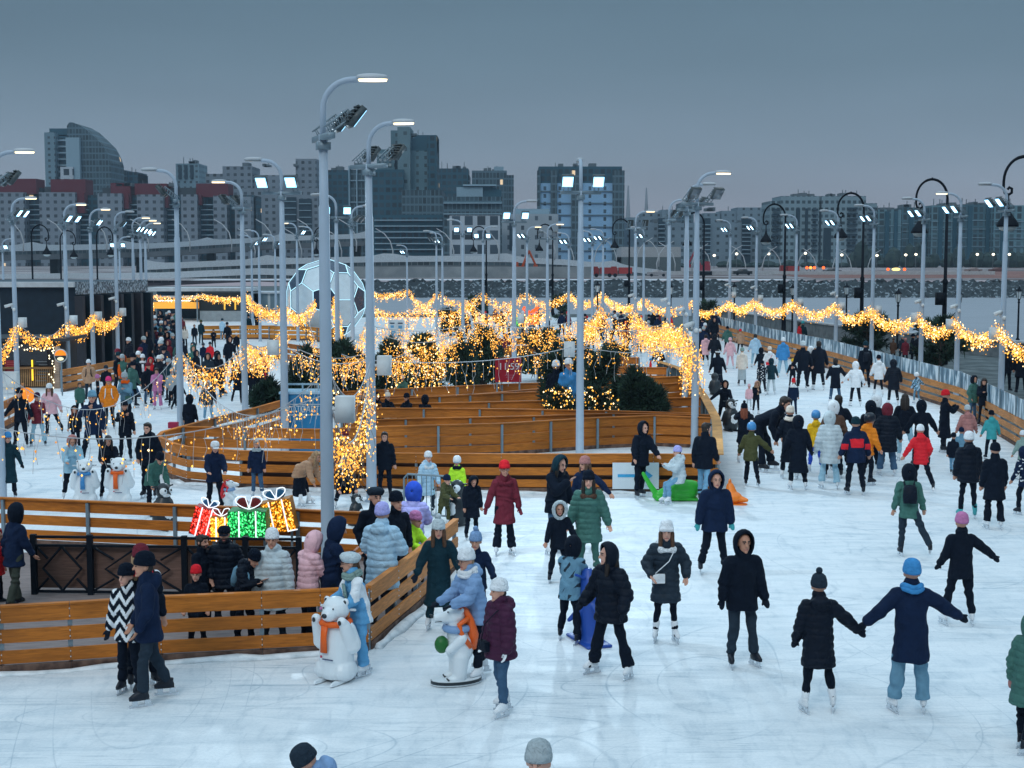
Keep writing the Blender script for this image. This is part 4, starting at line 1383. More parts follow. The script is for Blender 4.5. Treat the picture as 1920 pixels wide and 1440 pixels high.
# small lantern posts on the quay
LN = {}
p = MB(); p.lathe([(.13, 0), (.13, .2), (.07, .3), (.055, 2.5), (.09, 2.55), (.05, 2.65), (.10, 2.78)], seg=10); LN['pole'] = p.mesh('pole', M_BLACK)
p = MB(); p.lathe([(.11, 2.78), (.19, 3.25), (.19, 3.26)], seg=6); LN['glass'] = p.mesh('lantern_glass', mat((.5, .58, .62), .3), False)
p = MB(); p.lathe([(.23, 3.262), (.22, 3.3), (.10, 3.42), (.06, 3.46), (.02, 3.6)], seg=6)
for i in range(6):
    a_ = i * math.pi / 3; p.tube([(math.cos(a_) * .112, math.sin(a_) * .112, 2.78), (math.cos(a_) * .195, math.sin(a_) * .195, 3.262)], .012, 4)
LN['cap'] = p.mesh('lantern_roof', M_BLACK, False)
for px, top, lab in [(1908, 536, 'at the right edge'), (1796, 541, 'right of the big scrolled lamp'), (1682, 540, 'between two scrolled lamps over the water'), (1586, 530, 'left of the middle scrolled lamp'),
                     (1485, 531, 'right of a scrolled lamp by the rocks'), (1376, 529, 'behind the far frosted screen'), (1257, 530, 'left of the corner posts'), (1120, 527, 'right of the dazzling post')]:
    yb = 480 + (top - 480) / (1 - 3.6 / 5.5)
    g_ = G(px, yb)
    o = empty('lantern_post', g_, 0, 'small black lantern post on the quay ' + lab, 'lantern', 'small lanterns on the quay')
    link('pole', LN['pole'], o); link('lantern_glass', LN['glass'], o); link('lantern_roof', LN['cap'], o)

# ------------------------------------------------------------------ string lights
M_WIRE = mat((.45, .47, .5), .5, 'plain')
M_WIREK = mat((.16, .15, .15), .6, 'plain')
BULB = [glow((1.0, .42, .045), 1.15), glow((1.0, .50, .08), 1.8), glow((1.0, .70, .36), 3.2), glow((.95, .30, .02), .75)]


def garland(a, b, sag, drop, n, r, label, dense=True, group='gold string lights swagged between the lamp posts', white=.12, name='string_lights', dmin=.42):
    a, b = np.array(a), np.array(b)
    L_ = np.linalg.norm(b - a)
    o = empty(name, a, 0, label, 'string lights', group)
    f = lambda t: (b - a) * t + np.array([0, 0, -4 * sag * t * (1 - t)])
    w = MB(); w.tube([f(t) for t in np.linspace(0, 1, 17)], .010 if not dense else .014, 5)
    pts, rs, mi = [], [], []
    nd = max(4, int(L_ / (.13 if dense else .22)))
    per = max(2, int(n / nd))
    ds = (b - a) / L_
    for i in range(nd):
        t0 = (i + rng.uniform(.1, .9)) / nd
        p = f(t0)
        ln = drop * rng.uniform(dmin, 1.0)
        chain = [p.copy()]
        q = p.copy()
        ns = max(2, int(ln / .16))
        for k in range(ns):
            q = q + np.array([0, 0, -ln / ns]) + (ds * rng.normal(0, .05) + np.array([-ds[1], ds[0], 0]) * rng.normal(0, .05)) * (1.0 if dense else .7)
            chain.append(q.copy())
        w.mi = 1 if dense else 0
        w.tube(chain, .005 if not dense else .006, 3, cap=False)
        w.mi = 0
        ch = np.array(chain)
        for k in range(per):
            u = rng.uniform(.12, 1) * ns
            i0 = min(int(u), ns - 1)
            c = ch[i0] + (ch[i0 + 1] - ch[i0]) * (u - i0)
            c = c + rng.normal(0, .07 if dense else .03, 3)
            pts.append(c); rs.append(r * rng.uniform(.75, 1.25))
    pts = np.array(pts); rs = np.array(rs)
    w.build('wire', [M_WIRE, M_WIREK], o)
    mb = MB()
    sel = rng.random(len(pts))
    for k, (lo, hi) in enumerate(((0, .55), (.55, .82 - white * .3), (.82 - white * .3, .82 + white), (.82 + white, 1.01))):
        s = (sel >= lo) & (sel < hi)
        if s.any(): mb.octs(pts[s], rs[s], k)
    tag(mb.build('bulbs', BULB, o), kind='stuff')
    return o


Q = lambda px, py, Y: P(px, py, Y)
yY = lambda py: G(960, py).y
# right row, behind the frosted screen
RR = [(1985, 640, yY(840)), (1873, 604, yY(783)), (1790, 592, yY(747)), (1723, 584, yY(722)), (1631, 573, yY(692)), (1564, 567, yY(676)), (1488, 562, yY(660)), (1413, 560, yY(645)), (1367, 562, yY(632)), (1300, 574, yY(640))]
wl = ['nearest', 'second', 'third', 'fourth', 'fifth', 'sixth', 'seventh', 'eighth', 'farthest']
for i in range(9):
    a_, b_ = RR[i], RR[i + 1]
    ln = (Q(*a_) - Q(*b_)).length
    garland(Q(*a_), Q(*b_), .55 if i < 7 else .5, .66, 110 * ln, .015 + .0085 * a_[2] / 60, 'gold string light swag over the frosted screen, %s from the right edge' % wl[i])
LR = [(-60, 668, yY(760)), (33, 604, yY(737)), (129, 597, yY(723)), (175, 583, yY(706)), (221, 586, yY(692))]
ll = ['cut off at the left edge', 'left of the round orange sign', 'right of the round orange sign', 'at the end before the pavilion columns']
for i in range(4):
    a_, b_ = LR[i], LR[i + 1]
    ln = (Q(*a_) - Q(*b_)).length
    garland(Q(*a_), Q(*b_), [.7, .72, .6, .45][i], .62, 130 * ln, .024, 'gold string light swag before the dark pavilion, ' + ll[i], white=.03)
DENSE = [
    ((331, 652, 41.5), (458, 640, 48), .75, 1.0, 'gold light curtain over the left lane, left half'),
    ((458, 640, 48), (535, 610, 62), .5, 1.1, 'gold light curtain over the left lane, right half'),
    ((624, 772, 23.3), (694, 692, 31.5), 1.0, 1.05, 'thick gold light curtain drooping between the two nearest posts'),
    ((460, 548, 80), (535, 572, 72), .5, .8, 'gold swag left of the football sphere'),
    ((535, 572, 72), (590, 560, 80), .6, .8, 'gold swag across the lower left of the football sphere'),
    ((575, 588, 64), (634, 628, 62), 1.2, 1.4, 'gold curtain hanging below the football sphere'),
    ((634, 628, 62), (690, 590, 66), .9, 1.5, 'gold curtain right below the football sphere'),
    ((627, 555, 76), (640, 640, 64), .2, 1.0, 'steep narrow gold strand over the football sphere'),
    ((690, 545, 105), (765, 540, 108), .3, .7, 'far gold swag right of the football sphere'),
    ((765, 540, 108), (820, 545, 105), 1.0, .7, 'far gold swag dipping before the rocks'),
    ((820, 545, 105), (905, 545, 105), .8, .9, 'far gold swag before the white grid facade'),
    ((905, 550, 105), (988, 545, 105), .7, .9, 'far gold swag left of the white office block'),
    ((988, 548, 108), (1066, 545, 108), .7, .8, 'far gold swag before the rocks, left of the dazzling post'),
    ((1066, 548, 108), (1130, 545, 112), .7, .8, 'far gold swag before the rocks, right of the dazzling post'),
    ((1130, 548, 110), (1206, 560, 100), .7, .7, 'far gold swag before the grey warehouse'),
    ((1206, 556, 100), (1300, 560, 95), .7, .7, 'far gold swag ending at the right lane corner'),
    ((700, 572, 92), (790, 566, 92), .5, 1.6, 'pale gold curtain behind the notice board, left'),
    ((790, 566, 92), (880, 566, 92), .5, 1.6, 'pale gold curtain behind the notice board, middle'),
    ((880, 562, 90), (958, 562, 88), .9, 1.6, 'pale gold curtain left of the red board post'),
    ((958, 566, 88), (1030, 562, 88), .8, 1.5, 'pale gold curtain right of the red board post'),
    ((1085, 592, 66), (1128, 568, 72), .5, 1.5, 'bright gold curtain right of the dazzling post'),
    ((1128, 568, 72), (1190, 576, 72), .7, 1.6, 'bright gold curtain before the right pines'),
    ((1190, 576, 72), (1252, 598, 62), .6, 1.5, 'bright gold curtain left of the right lane corner'),
    ((1252, 598, 62), (1284, 604, 50), .3, 1.2, 'bright gold curtain ending at the right lane corner'),
    ((1286, 612, 50), (1303, 640, 40), .25, 1.7, 'long gold fringe hanging down the right lane corner posts'),
    ((275, 566, 95), (283, 562, 118), .2, 1.2, 'short gold strand at the pavilion far corner'),
    ((280, 552, 118), (380, 552, 118), .2, .5, 'gold lights along the far snack pavilion roof, left'),
    ((380, 550, 118), (470, 552, 112), .3, .6, 'gold lights along the far snack pavilion roof, right'),
]
for a_, b_, sag, drop, lab in DENSE:
    A_, B_ = Q(*a_), Q(*b_)
    ln = (A_ - B_).length
    d = (a_[2] + b_[2]) / 2
    n_ = min(1700, (95 + 1.1 * max(0, d - 40)) * ln * drop) if d > 40 else 100 * ln
    garland(A_, B_, sag, drop, n_, .013 + .009 * d / 60 if d > 40 else .016, lab, white=.10 if 'pale' in lab or 'far' in lab else .06)
SPARSE = [
    ((-120, 770, 26), (604, 742, 23.4), .62, .85, 'thin icicle lights crossing low in front of the left lane'),
    ((4, 697, 32), (340, 652, 41.5), 1.3, .85, 'thin icicle lights sagging across the left lane crowd'),
    ((340, 655, 41.5), (604, 700, 26), 1.3, .8, 'thin icicle lights sagging from the left post to the nearest post'),
    ((535, 648, 39.7), (690, 675, 32), .25, .8, 'thin icicle lights before the dark pines, left'),
    ((690, 675, 32), (1084, 648, 39), .22, .85, 'thin icicle lights over the maze, middle span'),
    ((1086, 648, 39), (1302, 646, 41), .22, .85, 'thin icicle lights over the maze, right span'),
    ((620, 700, 26), (694, 678, 31.5), .6, .8, 'short thin icicle lights between the two nearest posts'),
]
for a_, b_, sag, drop, lab in SPARSE:
    A_, B_ = Q(*a_), Q(*b_)
    garland(A_, B_, sag, drop, 14 * (A_ - B_).length, .017, lab, dense=False, group='thin icicle lights strung across the rink', white=.03)
# denser clusters hung among the maze pines
for a_, b_, drop, lab in [((640, 664, 46), (770, 660, 46), .9, 'gold icicle lights over the left dark pines'), ((700, 612, 55), (893, 605, 55), 1.0, 'gold icicle lights behind the notice board'),
                          ((893, 605, 54), (1085, 600, 54), 1.3, 'gold icicle lights over the middle dark pines'), ((722, 630, 50), (856, 628, 50), 1.7, 'gold icicle lights massed on the big festive tree'),
                          ((1000, 660, 47), (1100, 652, 47), 1.0, 'gold icicle lights over the tall dark pine'), ((1085, 606, 58), (1262, 612, 58), 1.2, 'gold icicle lights before the far crowd'),
                          ((560, 655, 46), (690, 660, 46), .8, 'gold icicle lights over the pines by the nearest post')]:
    A_, B_ = Q(*a_), Q(*b_)
    garland(A_, B_, .25, drop, 230 * (A_ - B_).length * drop, .0165, lab, dense=True, group='thin icicle lights strung across the rink', white=.05)

# ------------------------------------------------------------------ the far town
def facade(wall, glass, cw, ch, wx=(.25, .75), wz=(.3, .75), lit=.010, key=0, rough=.8):
    k = ('facade', wall, glass, cw, ch, wx, wz, lit, key)
    if k in MATS: return MATS[k]
    m, N, L, b = _new("facade_material")
    t = N.new('ShaderNodeTexCoord'); sp = N.new('ShaderNodeSeparateXYZ'); L.new(t.outputs['Object'], sp.inputs[0])

    def M(op, a, bb=0.0):
        q = N.new('ShaderNodeMath'); q.operation = op
        for i, x in enumerate((a, bb)):
            if isinstance(x, (int, float)): q.inputs[i].default_value = x
            else: L.new(x, q.inputs[i])
        return q.outputs[0]
    ux = M('DIVIDE', M('ADD', sp.outputs['X'], M('MULTIPLY', sp.outputs['Y'], 1.0)), cw); uz = M('DIVIDE', sp.outputs['Z'], ch)
    fx, fz = M('FRACT', ux), M('FRACT', uz)
    w = M('MULTIPLY', M('MULTIPLY', M('GREATER_THAN', fx, wx[0]), M('LESS_THAN', fx, wx[1])), M('MULTIPLY', M('GREATER_THAN', fz, wz[0]), M('LESS_THAN', fz, wz[1])))
    cx, cz = M('FLOOR', ux), M('FLOOR', uz)
    cb = N.new('ShaderNodeCombineXYZ'); L.new(cx, cb.inputs[0]); L.new(cz, cb.inputs[1]); cb.inputs[2].default_value = key
    wn = N.new('ShaderNodeTexWhiteNoise'); L.new(cb.outputs[0], wn.inputs['Vector'])
    nz = N.new('ShaderNodeTexNoise'); nz.inputs['Scale'].default_value = .12; L.new(t.outputs['Object'], nz.inputs['Vector'])
    gl = N.new('ShaderNodeMix'); gl.data_type = 'RGBA'
    gl.inputs['A'].default_value = (*[g * .55 for g in glass], 1); gl.inputs['B'].default_value = (*[min(1, g * 1.8) for g in glass], 1)
    L.new(wn.outputs['Value'], gl.inputs['Factor'])
    wl_ = N.new('ShaderNodeMix'); wl_.data_type = 'RGBA'
    wl_.inputs['A'].default_value = (*[c * .8 for c in wall], 1); wl_.inputs['B'].default_value = (*[min(1, c * 1.18) for c in wall], 1)
    L.new(nz.outputs['Fac'], wl_.inputs['Factor'])
    mx = N.new('ShaderNodeMix'); mx.data_type = 'RGBA'
    L.new(w, mx.inputs['Factor']); L.new(wl_.outputs['Result'], mx.inputs['A']); L.new(gl.outputs['Result'], mx.inputs['B'])
    L.new(mx.outputs['Result'], b.inputs['Base Color'])
    b.inputs['Roughness'].default_value = rough
    on = M('MULTIPLY', w, M('GREATER_THAN', wn.outputs['Value'], 1 - lit))
    b.inputs['Emission Color'].default_value = (1, .72, .4, 1)
    L.new(M('MULTIPLY', on, .9), b.inputs['Emission Strength'])
    m.cycles.emission_sampling = 'NONE'
    MATS[k] = m
    return m


class Bld:
    """a far building: parts given in photo pixels at its depth, built at real size"""

    def __init__(s, label, px, Y, cat='apartment block'):
        s.Y = Y
        s.x0 = P(px, 480, Y).x
        s.k = Y / FPX
        s.o = empty('apartment_building', (s.x0, Y, 0), 0, label, cat, 'town blocks beyond the viaduct')
        s.px = px

    def blk(s, name, x0, x1, ytop, m, ybot=None, dy=0.0, depth=22.0):
        k = s.k * (1 + dy / s.Y)
        a, b = (x0 - s.px) * s.k, (x1 - s.px) * s.k
        z1 = CAM_H + (480 - ytop) * s.k
        z0 = 0 if ybot is None else CAM_H + (480 - ybot) * s.k
        MB().box(((a + b) / 2, dy + depth / 2, (z0 + z1) / 2), (b - a, depth, z1 - z0)).build(name, m, s.o)
        return s

    def poly(s, name, pts, m, dy=0, depth=22):
        MB().prism([((x - s.px) * s.k, CAM_H + (480 - y) * s.k) for x, y in pts], dy, dy + depth).build(name, m, s.o)
        return s

    def roofbits(s, x0, x1, y, n, m=None):
        m = m or mat((.12, .15, .17), .9)
        for i in range(n):
            c = x0 + (x1 - x0) * rng.uniform(.1, .9)
            w = rng.uniform(4, 14)
            s.blk('roof_box', c - w / 2, c + w / 2, y - rng.uniform(3, 7), m, y, dy=4, depth=8)
        for i in range(n):
            c = x0 + (x1 - x0) * rng.uniform(.1, .9)
            s.blk('antenna', c - .5, c + .5, y - rng.uniform(7, 14), m, y, dy=6, depth=.5)
        return s

    def slabs(s, x0, x1, y0, y1, n, m, dy=-1.6, th=2.2):
        for i in range(n):
            y = y0 + (y1 - y0) * i / max(1, n - 1)
            s.blk('floor_slab', x0, x1, y - th / 2, m, y + th / 2, dy=dy, depth=1.8)
        return s


STONE = (.145, .24, .30); PINKW = (.19, .235, .285); PALE = (.25, .37, .45); TEAL = (.016, .08, .12); DKG = (.010, .035, .055); REDB = (.12, .02, .03); WHT = (.40, .46, .52)
fS = facade(STONE, (.04, .06, .075), 3.3, 3.0, (.3, .7), (.3, .72))
fP = facade(PINKW, (.04, .055, .07), 3.4, 3.1, (.28, .72), (.3, .75), key=2)
fD = facade(TEAL, (.02, .04, .055), 2.6, 3.1, (.15, .85), (.25, .85), key=3)
fG = facade((.085, .15, .19), (.025, .05, .065), 1.7, 3.3, (.14, .9), (.18, .92), key=4, lit=.006)
fW = facade(WHT, (.03, .05, .07), 4.6, 5.2, (.2, .84), (.2, .84), key=5)
fL = facade((.30, .36, .41), (.04, .06, .08), 5.2, 3.6, (.4, .62), (.25, .7), key=6)
fH = facade((.19, .28, .33), (.03, .055, .07), 2.4, 3.0, (.2, .8), (.35, .8), key=7)
fR = facade((.165, .235, .29), (.03, .05, .065), 4.0, 3.2, (.35, .65), (.3, .7), key=8)
mD = mat(DKG, .6); mR = mat(REDB, .85, var=.2); mPale = mat(PALE, .85); mT = mat(TEAL, .5); mRoof = mat((.05, .065, .075), .8)

# left: curved-roof tower
b = Bld('tall tower with a curved sail-like roof at the far left', 94, 760, 'tower')
b.poly('curved_glass_wall', [(132, 480), (132, 240), (136, 234), (150, 236), (166, 245), (182, 260), (197, 275), (206, 292), (211, 308), (212, 480)], fG, 0, 26)
b.blk('side_wall', 94, 113, 253, fS, dy=-4, depth=26).blk('recessed_bay', 113, 132, 258, fD, dy=2).blk('pale_shaft', 132, 157, 262, mPale, dy=-3, depth=8).blk('roof_house', 97, 136, 244, mT, 256, dy=2, depth=12).blk('top_mast', 134, 141, 233, mT, 245, dy=2, depth=4)
b.slabs(113, 132, 266, 335, 7, mPale, dy=.6, th=3); b.blk('window_band', 122, 146, 316, fW, 340, dy=-4.2, depth=1.3)
# long red-topped row
b = Bld('long residential row with red top storeys, left half of the skyline', 0, 640)
b.blk('recess_wall', -80, 470, 366, fD, dy=7, depth=20)
for x0, x1, y in ((-60, 48, 362), (76, 143, 362), (185, 230, 364), (258, 307, 366), (340, 370, 366), (400, 425, 368), (440, 470, 370)):
    b.blk('pale_wall', x0, x1, y, fP, dy=0, depth=12)
for x0, x1, y, y2 in ((-60, 66, 336, 364), (93, 158, 337, 378), (205, 242, 344, 382), (250, 310, 345, 366), (365, 425, 345, 370)):
    b.blk('red_top', x0, x1, y, mR, y2, dy=4, depth=12)
for x0, x1, y, y2 in ((143, 157, 362, 400), (230, 240, 364, 392), (306, 313, 366, 390), (368, 376, 366, 385)):
    b.blk('red_side', x0, x1, y, mR, y2, dy=2.5, depth=8)
for x0, x1, y in ((-60, 70, 352), (76, 145, 350), (185, 205, 352), (313, 365, 352)):
    b.blk('dark_roof', x0, x1, y, mRoof, 366, dy=8, depth=10)
for x0, x1 in ((50, 74), (145, 160), (232, 256), (309, 330), (372, 396)):
    b.slabs(x0, x1, 384, 450, 8, mPale, dy=5.2, th=1.6)
b.roofbits(160, 350, 350, 5)
b = Bld('dark low blocks showing above the red row', 205, 800)
b.blk('wall', 205, 262, 328, fD).blk('wall', 225, 243, 322, fG, dy=-3).blk('wall', 268, 330, 352, fD, dy=6).blk('wall', 240, 262, 325, fD, dy=-2).roofbits(206, 262, 326, 3)
b = Bld('small windowed tower above the red row', 333, 800, 'tower')
b.blk('wall', 333, 376, 309, fS).blk('window_strip', 338, 344, 312, mD, 338, dy=-.6, depth=1).blk('window_strip', 349, 355, 312, mD, 338, dy=-.6, depth=1).blk('window_strip', 360, 366, 312, mD, 338, dy=-.6, depth=1).roofbits(335, 374, 308, 3)
b = Bld('lilac-grey stepped slab block left of the nearest lamp post', 385, 700)
b.blk('wall', 420, 475, 314, fP).blk('wall', 385, 425, 327, fP, dy=4).blk('wall', 475, 556, 330, fP, dy=2).blk('tower', 553, 592, 299, fP, dy=5).blk('wall', 460, 600, 355, fP, dy=-6).blk('dark_bay', 535, 560, 372, mD, 440, dy=-7, depth=1.5).blk('dark_bay', 565, 588, 375, mD, 450, dy=-7, depth=1.5)
b.slabs(535, 560, 380, 440, 6, mPale, dy=-7.6, th=1.5).slabs(565, 588, 384, 446, 6, mPale, dy=-7.6, th=1.5).roofbits(422, 590, 313, 4)
b = Bld('teal block between the two nearest lamp posts', 586, 720)
b.blk('wall', 586, 656, 321, fD).roofbits(590, 650, 320, 3)
b = Bld('dark glass frame tower with pale ribs right of the first lamp post', 655, 660, 'tower')
b.blk('glass_wall', 655, 700, 316, fG, dy=1)
for x in (655, 669, 685, 696): b.blk('rib', x, x + 2.2, 313, mPale, dy=-.5, depth=2)
b.slabs(655, 698, 340, 460, 4, mPale, dy=.2, th=1.8).roofbits(656, 698, 314, 3)
b = Bld('tallest dark tower block in the middle of the skyline', 690, 600, 'tower')
fTw = facade((.085, .17, .21), (.03, .05, .06), 3.4, 3.2, (.3, .62), (.3, .75), key=11)
b.blk('left_wing', 708, 741, 283, fTw).blk('stair_shaft', 741, 748, 287, mD, dy=2).blk('main_shaft', 748, 771, 243, facade((.115, .195, .23), (.03, .05, .06), 5.0, 6.6, (.3, .6), (.4, .62), key=12), dy=-4)
b.blk('shaft_cap', 733, 748, 247, fTw, dy=3).blk('right_wing', 759, 802, 285, fTw, dy=1).poly('sloped_top', [(759, 286), (759, 268), (785, 256), (819, 256), (819, 286)], mT, 2, 14).blk('dark_side', 802, 819, 257, fD, dy=0)
b.blk('base_block', 692, 760, 322, fD, dy=-8).blk('glass_block', 757, 831, 360, fG, dy=-10).blk('lower_block', 700, 832, 405, fD, dy=-12, depth=16)
b.slabs(708, 832, 415, 468, 6, mPale, dy=-13.5, th=2.0).roofbits(735, 818, 256, 3)
for i in range(9):
    b.blk('window', 712 + (i % 3) * 9, 717 + (i % 3) * 9, 291 + (i // 3) * 9, mat((.35, .4, .42), .4), 296 + (i // 3) * 9, dy=-.7, depth=1)
b = Bld('flat dark office block right of the tallest tower', 819, 720, 'office block')
b.blk('wall', 819, 878, 318, fD).blk('wall', 870, 880, 330, fG, dy=2).roofbits(822, 876, 318, 4)
b = Bld('dark glass office slab left of the dazzling lamps', 885, 700, 'office block')
b.blk('wall', 885, 950, 322, fG).blk('wing', 945, 963, 330, fG, dy=1).blk('roof_frame', 926, 944, 314, mPale, 322, dy=3, depth=6).roofbits(888, 950, 322, 3)
b = Bld('glass office block with a stepped pale terrace roof', 832, 560, 'office block')
b.blk('glass_wall', 832, 941, 370, fG).blk('upper_terrace', 856, 905, 352, mPale, 370, dy=2, depth=14).poly('sloping_roof', [(856, 352), (905, 346), (940, 358), (940, 370), (856, 370)], mat(TEAL, .5), 3, 14).blk('roof_deck', 868, 930, 347, mPale, 350, dy=1, depth=16)
b.slabs(832, 941, 382, 402, 2, mPale, dy=-1.5, th=2)
b = Bld('white grid-fronted office block', 843, 520, 'office block'); b.blk('wall', 843, 937, 405, fW, depth=14)
b = Bld('low white office block behind the dazzling lamp post', 941, 540, 'office block')
b.blk('wall', 941, 1046, 402, fL, depth=16).blk('upper_wall', 963, 1030, 392, mPale, 402, dy=3, depth=10).blk('window_band', 955, 962, 412, mD, 470, dy=-.6, depth=1).roofbits(945, 1040, 402, 3)
b = Bld('broad pale tower with dark glass stripes behind the dazzling lamps', 1007, 620, 'tower')
b.blk('wall', 1010, 1150, 345, facade((.24, .44, .66), (.03, .06, .09), 6.5, 3.3, (.42, .60), (.25, .75), key=13, lit=.0), dy=0).blk('crown', 1010, 1165, 314, fD, 346, dy=1.5)  # wall made brighter and bluer: the floodlights' bloom is painted into its colour
for x0, x1 in ((1007, 1013), (1032, 1044), (1070, 1091), (1147, 1169)):
    b.blk('glass_stripe', x0, x1, 322, fG, dy=-1.2, depth=6)
b.slabs(1013, 1147, 360, 470, 6, mat((.12, .17, .2), .7), dy=-.7, th=1.4).roofbits(1012, 1160, 314, 4)
# right: long panel blocks
b = Bld('long nine-storey panel block with dark balcony stacks, right of the pale tower', 1170, 640)
b.blk('wall', 1170, 1445, 418, fR, depth=14)
for x0, x1 in ((1233, 1245), (1315, 1330), (1389, 1405)):
    b.blk('balcony_stack', x0, x1, 410, mD, dy=-1.4, depth=3); b.slabs(x0, x1, 422, 476, 8, mPale, dy=-2.6, th=1.5)
b.roofbits(1175, 1440, 418, 4)
b = Bld('farther stepped panel blocks behind the long panel block', 1175, 760)
for x0, x1, y in ((1175, 1205, 408), (1205, 1240, 398), (1240, 1300, 394), (1320, 1350, 400), (1352, 1382, 396), (1380, 1446, 390)):
    b.blk('wall', x0, x1, y, fR, dy=rng.uniform(0, 6))
b.roofbits(1180, 1440, 396, 4)
b = Bld('slim dark glass tower left of the right lane corner lamps', 1270, 700, 'tower'); b.blk('wall', 1276, 1298, 381, fG)
b = Bld('stepped pale tower block, left half of the tall right pair', 1443, 620)
b.blk('wall', 1443, 1462, 378, fH).blk('wall', 1462, 1533, 369, fH, dy=-1).blk('glass_strip', 1490, 1497, 392, mD, dy=-1.8, depth=2).blk('glass_strip', 1507, 1512, 392, mD, dy=-1.8, depth=2)
for x0, x1 in ((1446, 1459), (1519, 1530)): b.slabs(x0, x1, 394, 470, 9, mD, dy=-2.2, th=3.4)
b.roofbits(1465, 1530, 369, 3)
b = Bld('stepped pale tower block with a tall dark archway, right half of the pair', 1538, 620)
b.blk('wall', 1538, 1620, 369, fH, dy=-1).blk('wall', 1618, 1643, 382, fH, dy=1).blk('archway', 1542, 1556, 428, mD, dy=-1.6, depth=2).blk('glass_strip', 1530, 1540, 400, mD, dy=0, depth=4)
for x0, x1 in ((1585, 1604), (1624, 1638)): b.slabs(x0, x1, 392, 470, 9, mD, dy=-2.4, th=3.4)
b.roofbits(1542, 1640, 369, 3)
fT2 = facade((.11, .22, .27), (.035, .07, .085), 3.2, 3.1, (.2, .8), (.12, .9), key=15)
fT3 = facade((.05, .13, .17), (.03, .06, .075), 2.6, 3.1, (.2, .8), (.12, .9), key=16)
for x0, x1, y, fm, lab in ((1645, 1690, 394, fT2, 'pale gridded glass block next to the archway tower'), (1690, 1745, 390, fT3, 'grey gridded glass block beside the big scrolled lamp'), (1745, 1800, 386, fT2, 'gridded glass block right of the big scrolled lamp'),
                           (1800, 1862, 384, fT3, 'dim gridded glass block near the right edge'), (1862, 1990, 386, fT2, 'gridded glass block cut off by the right edge')):
    b = Bld(lab, x0, 640 + x0 % 7 * 6)
    b.blk('wall', x0, x1 - 2, y, fm).blk('glass_stripe', x0 + 12, x0 + 20, y + 3, mT, dy=-1, depth=2).blk('glass_stripe', x1 - 16, x1 - 9, y + 3, mT, dy=-1, depth=2).slabs(x0, x1 - 2, y + 30, 462, 4, mPale, dy=-.5, th=1.0).roofbits(x0, x1 - 4, y, 3)
b = Bld('grey windowless warehouse beyond the viaduct end', 1165, 420, 'warehouse')
b.blk('wall', 1165, 1276, 463, mat((.36, .38, .40), .9), depth=20).blk('lower_wall', 1165, 1276, 482, mat((.10, .13, .14), .9), dy=-.4, depth=20)
for px, top in ((1177, 348), (1211, 352)):
    x = P(px, 480, 1500)
    o = empty('bridge_pylon', (x.x, 1500, 0), 0, 'faint slim bridge pylon on the horizon, %s of the two' % ('left' if px < 1200 else 'right'), 'pylon', 'cable bridge pylons')
    h = P(px, top, 1500).z
    mb = MB(); mb.lathe([(4.0, 0), (2.4, h * .6), (.6, h)], seg=6); mb.build('mast', mat((.25, .28, .31), .9), o)
    mb = MB(); mb.box((9, 0, h * .45), (22, 2, 2)); mb.build('crossbeam', mat((.25, .28, .31), .9), o)

# tree belt in front of the right blocks
m_wood = rough_mat((.012, .03, .032), (.04, .065, .06), .5, .95)
mb = MB()
for x in np.arange(P(1600, 480, 560).x, P(1990, 480, 560).x, 4.2):
    for k in range(3):
        h = rng.uniform(2.5, 6.5) * (1.5 if rng.random() < .25 else 1)
        c = np.array([x + rng.normal(0, 2), 560 + rng.normal(0, 6), 1 + h * .5])
        mb.ell(c, (rng.uniform(2, 3.4), 2.5, h * .62), 7, 5)
for x in np.arange(P(1160, 480, 560).x, P(1600, 480, 560).x, 5):
    h = rng.uniform(1.5, 3.5); mb.ell((x + rng.normal(0, 2), 560, 1 + h * .4), (3.2, 2.5, h * .6), 7, 5)
o = mb.build('far_woods', m_wood); tag(o, kind='stuff')

# ------------------------------------------------------------------ viaduct
M_CONC = rough_mat((.10, .12, .135), (.17, .19, .21), .15, .9)
M_SCREEN = mat((.50, .56, .61), .7, var=.08)
M_DARKU = mat((.03, .045, .055), .9)


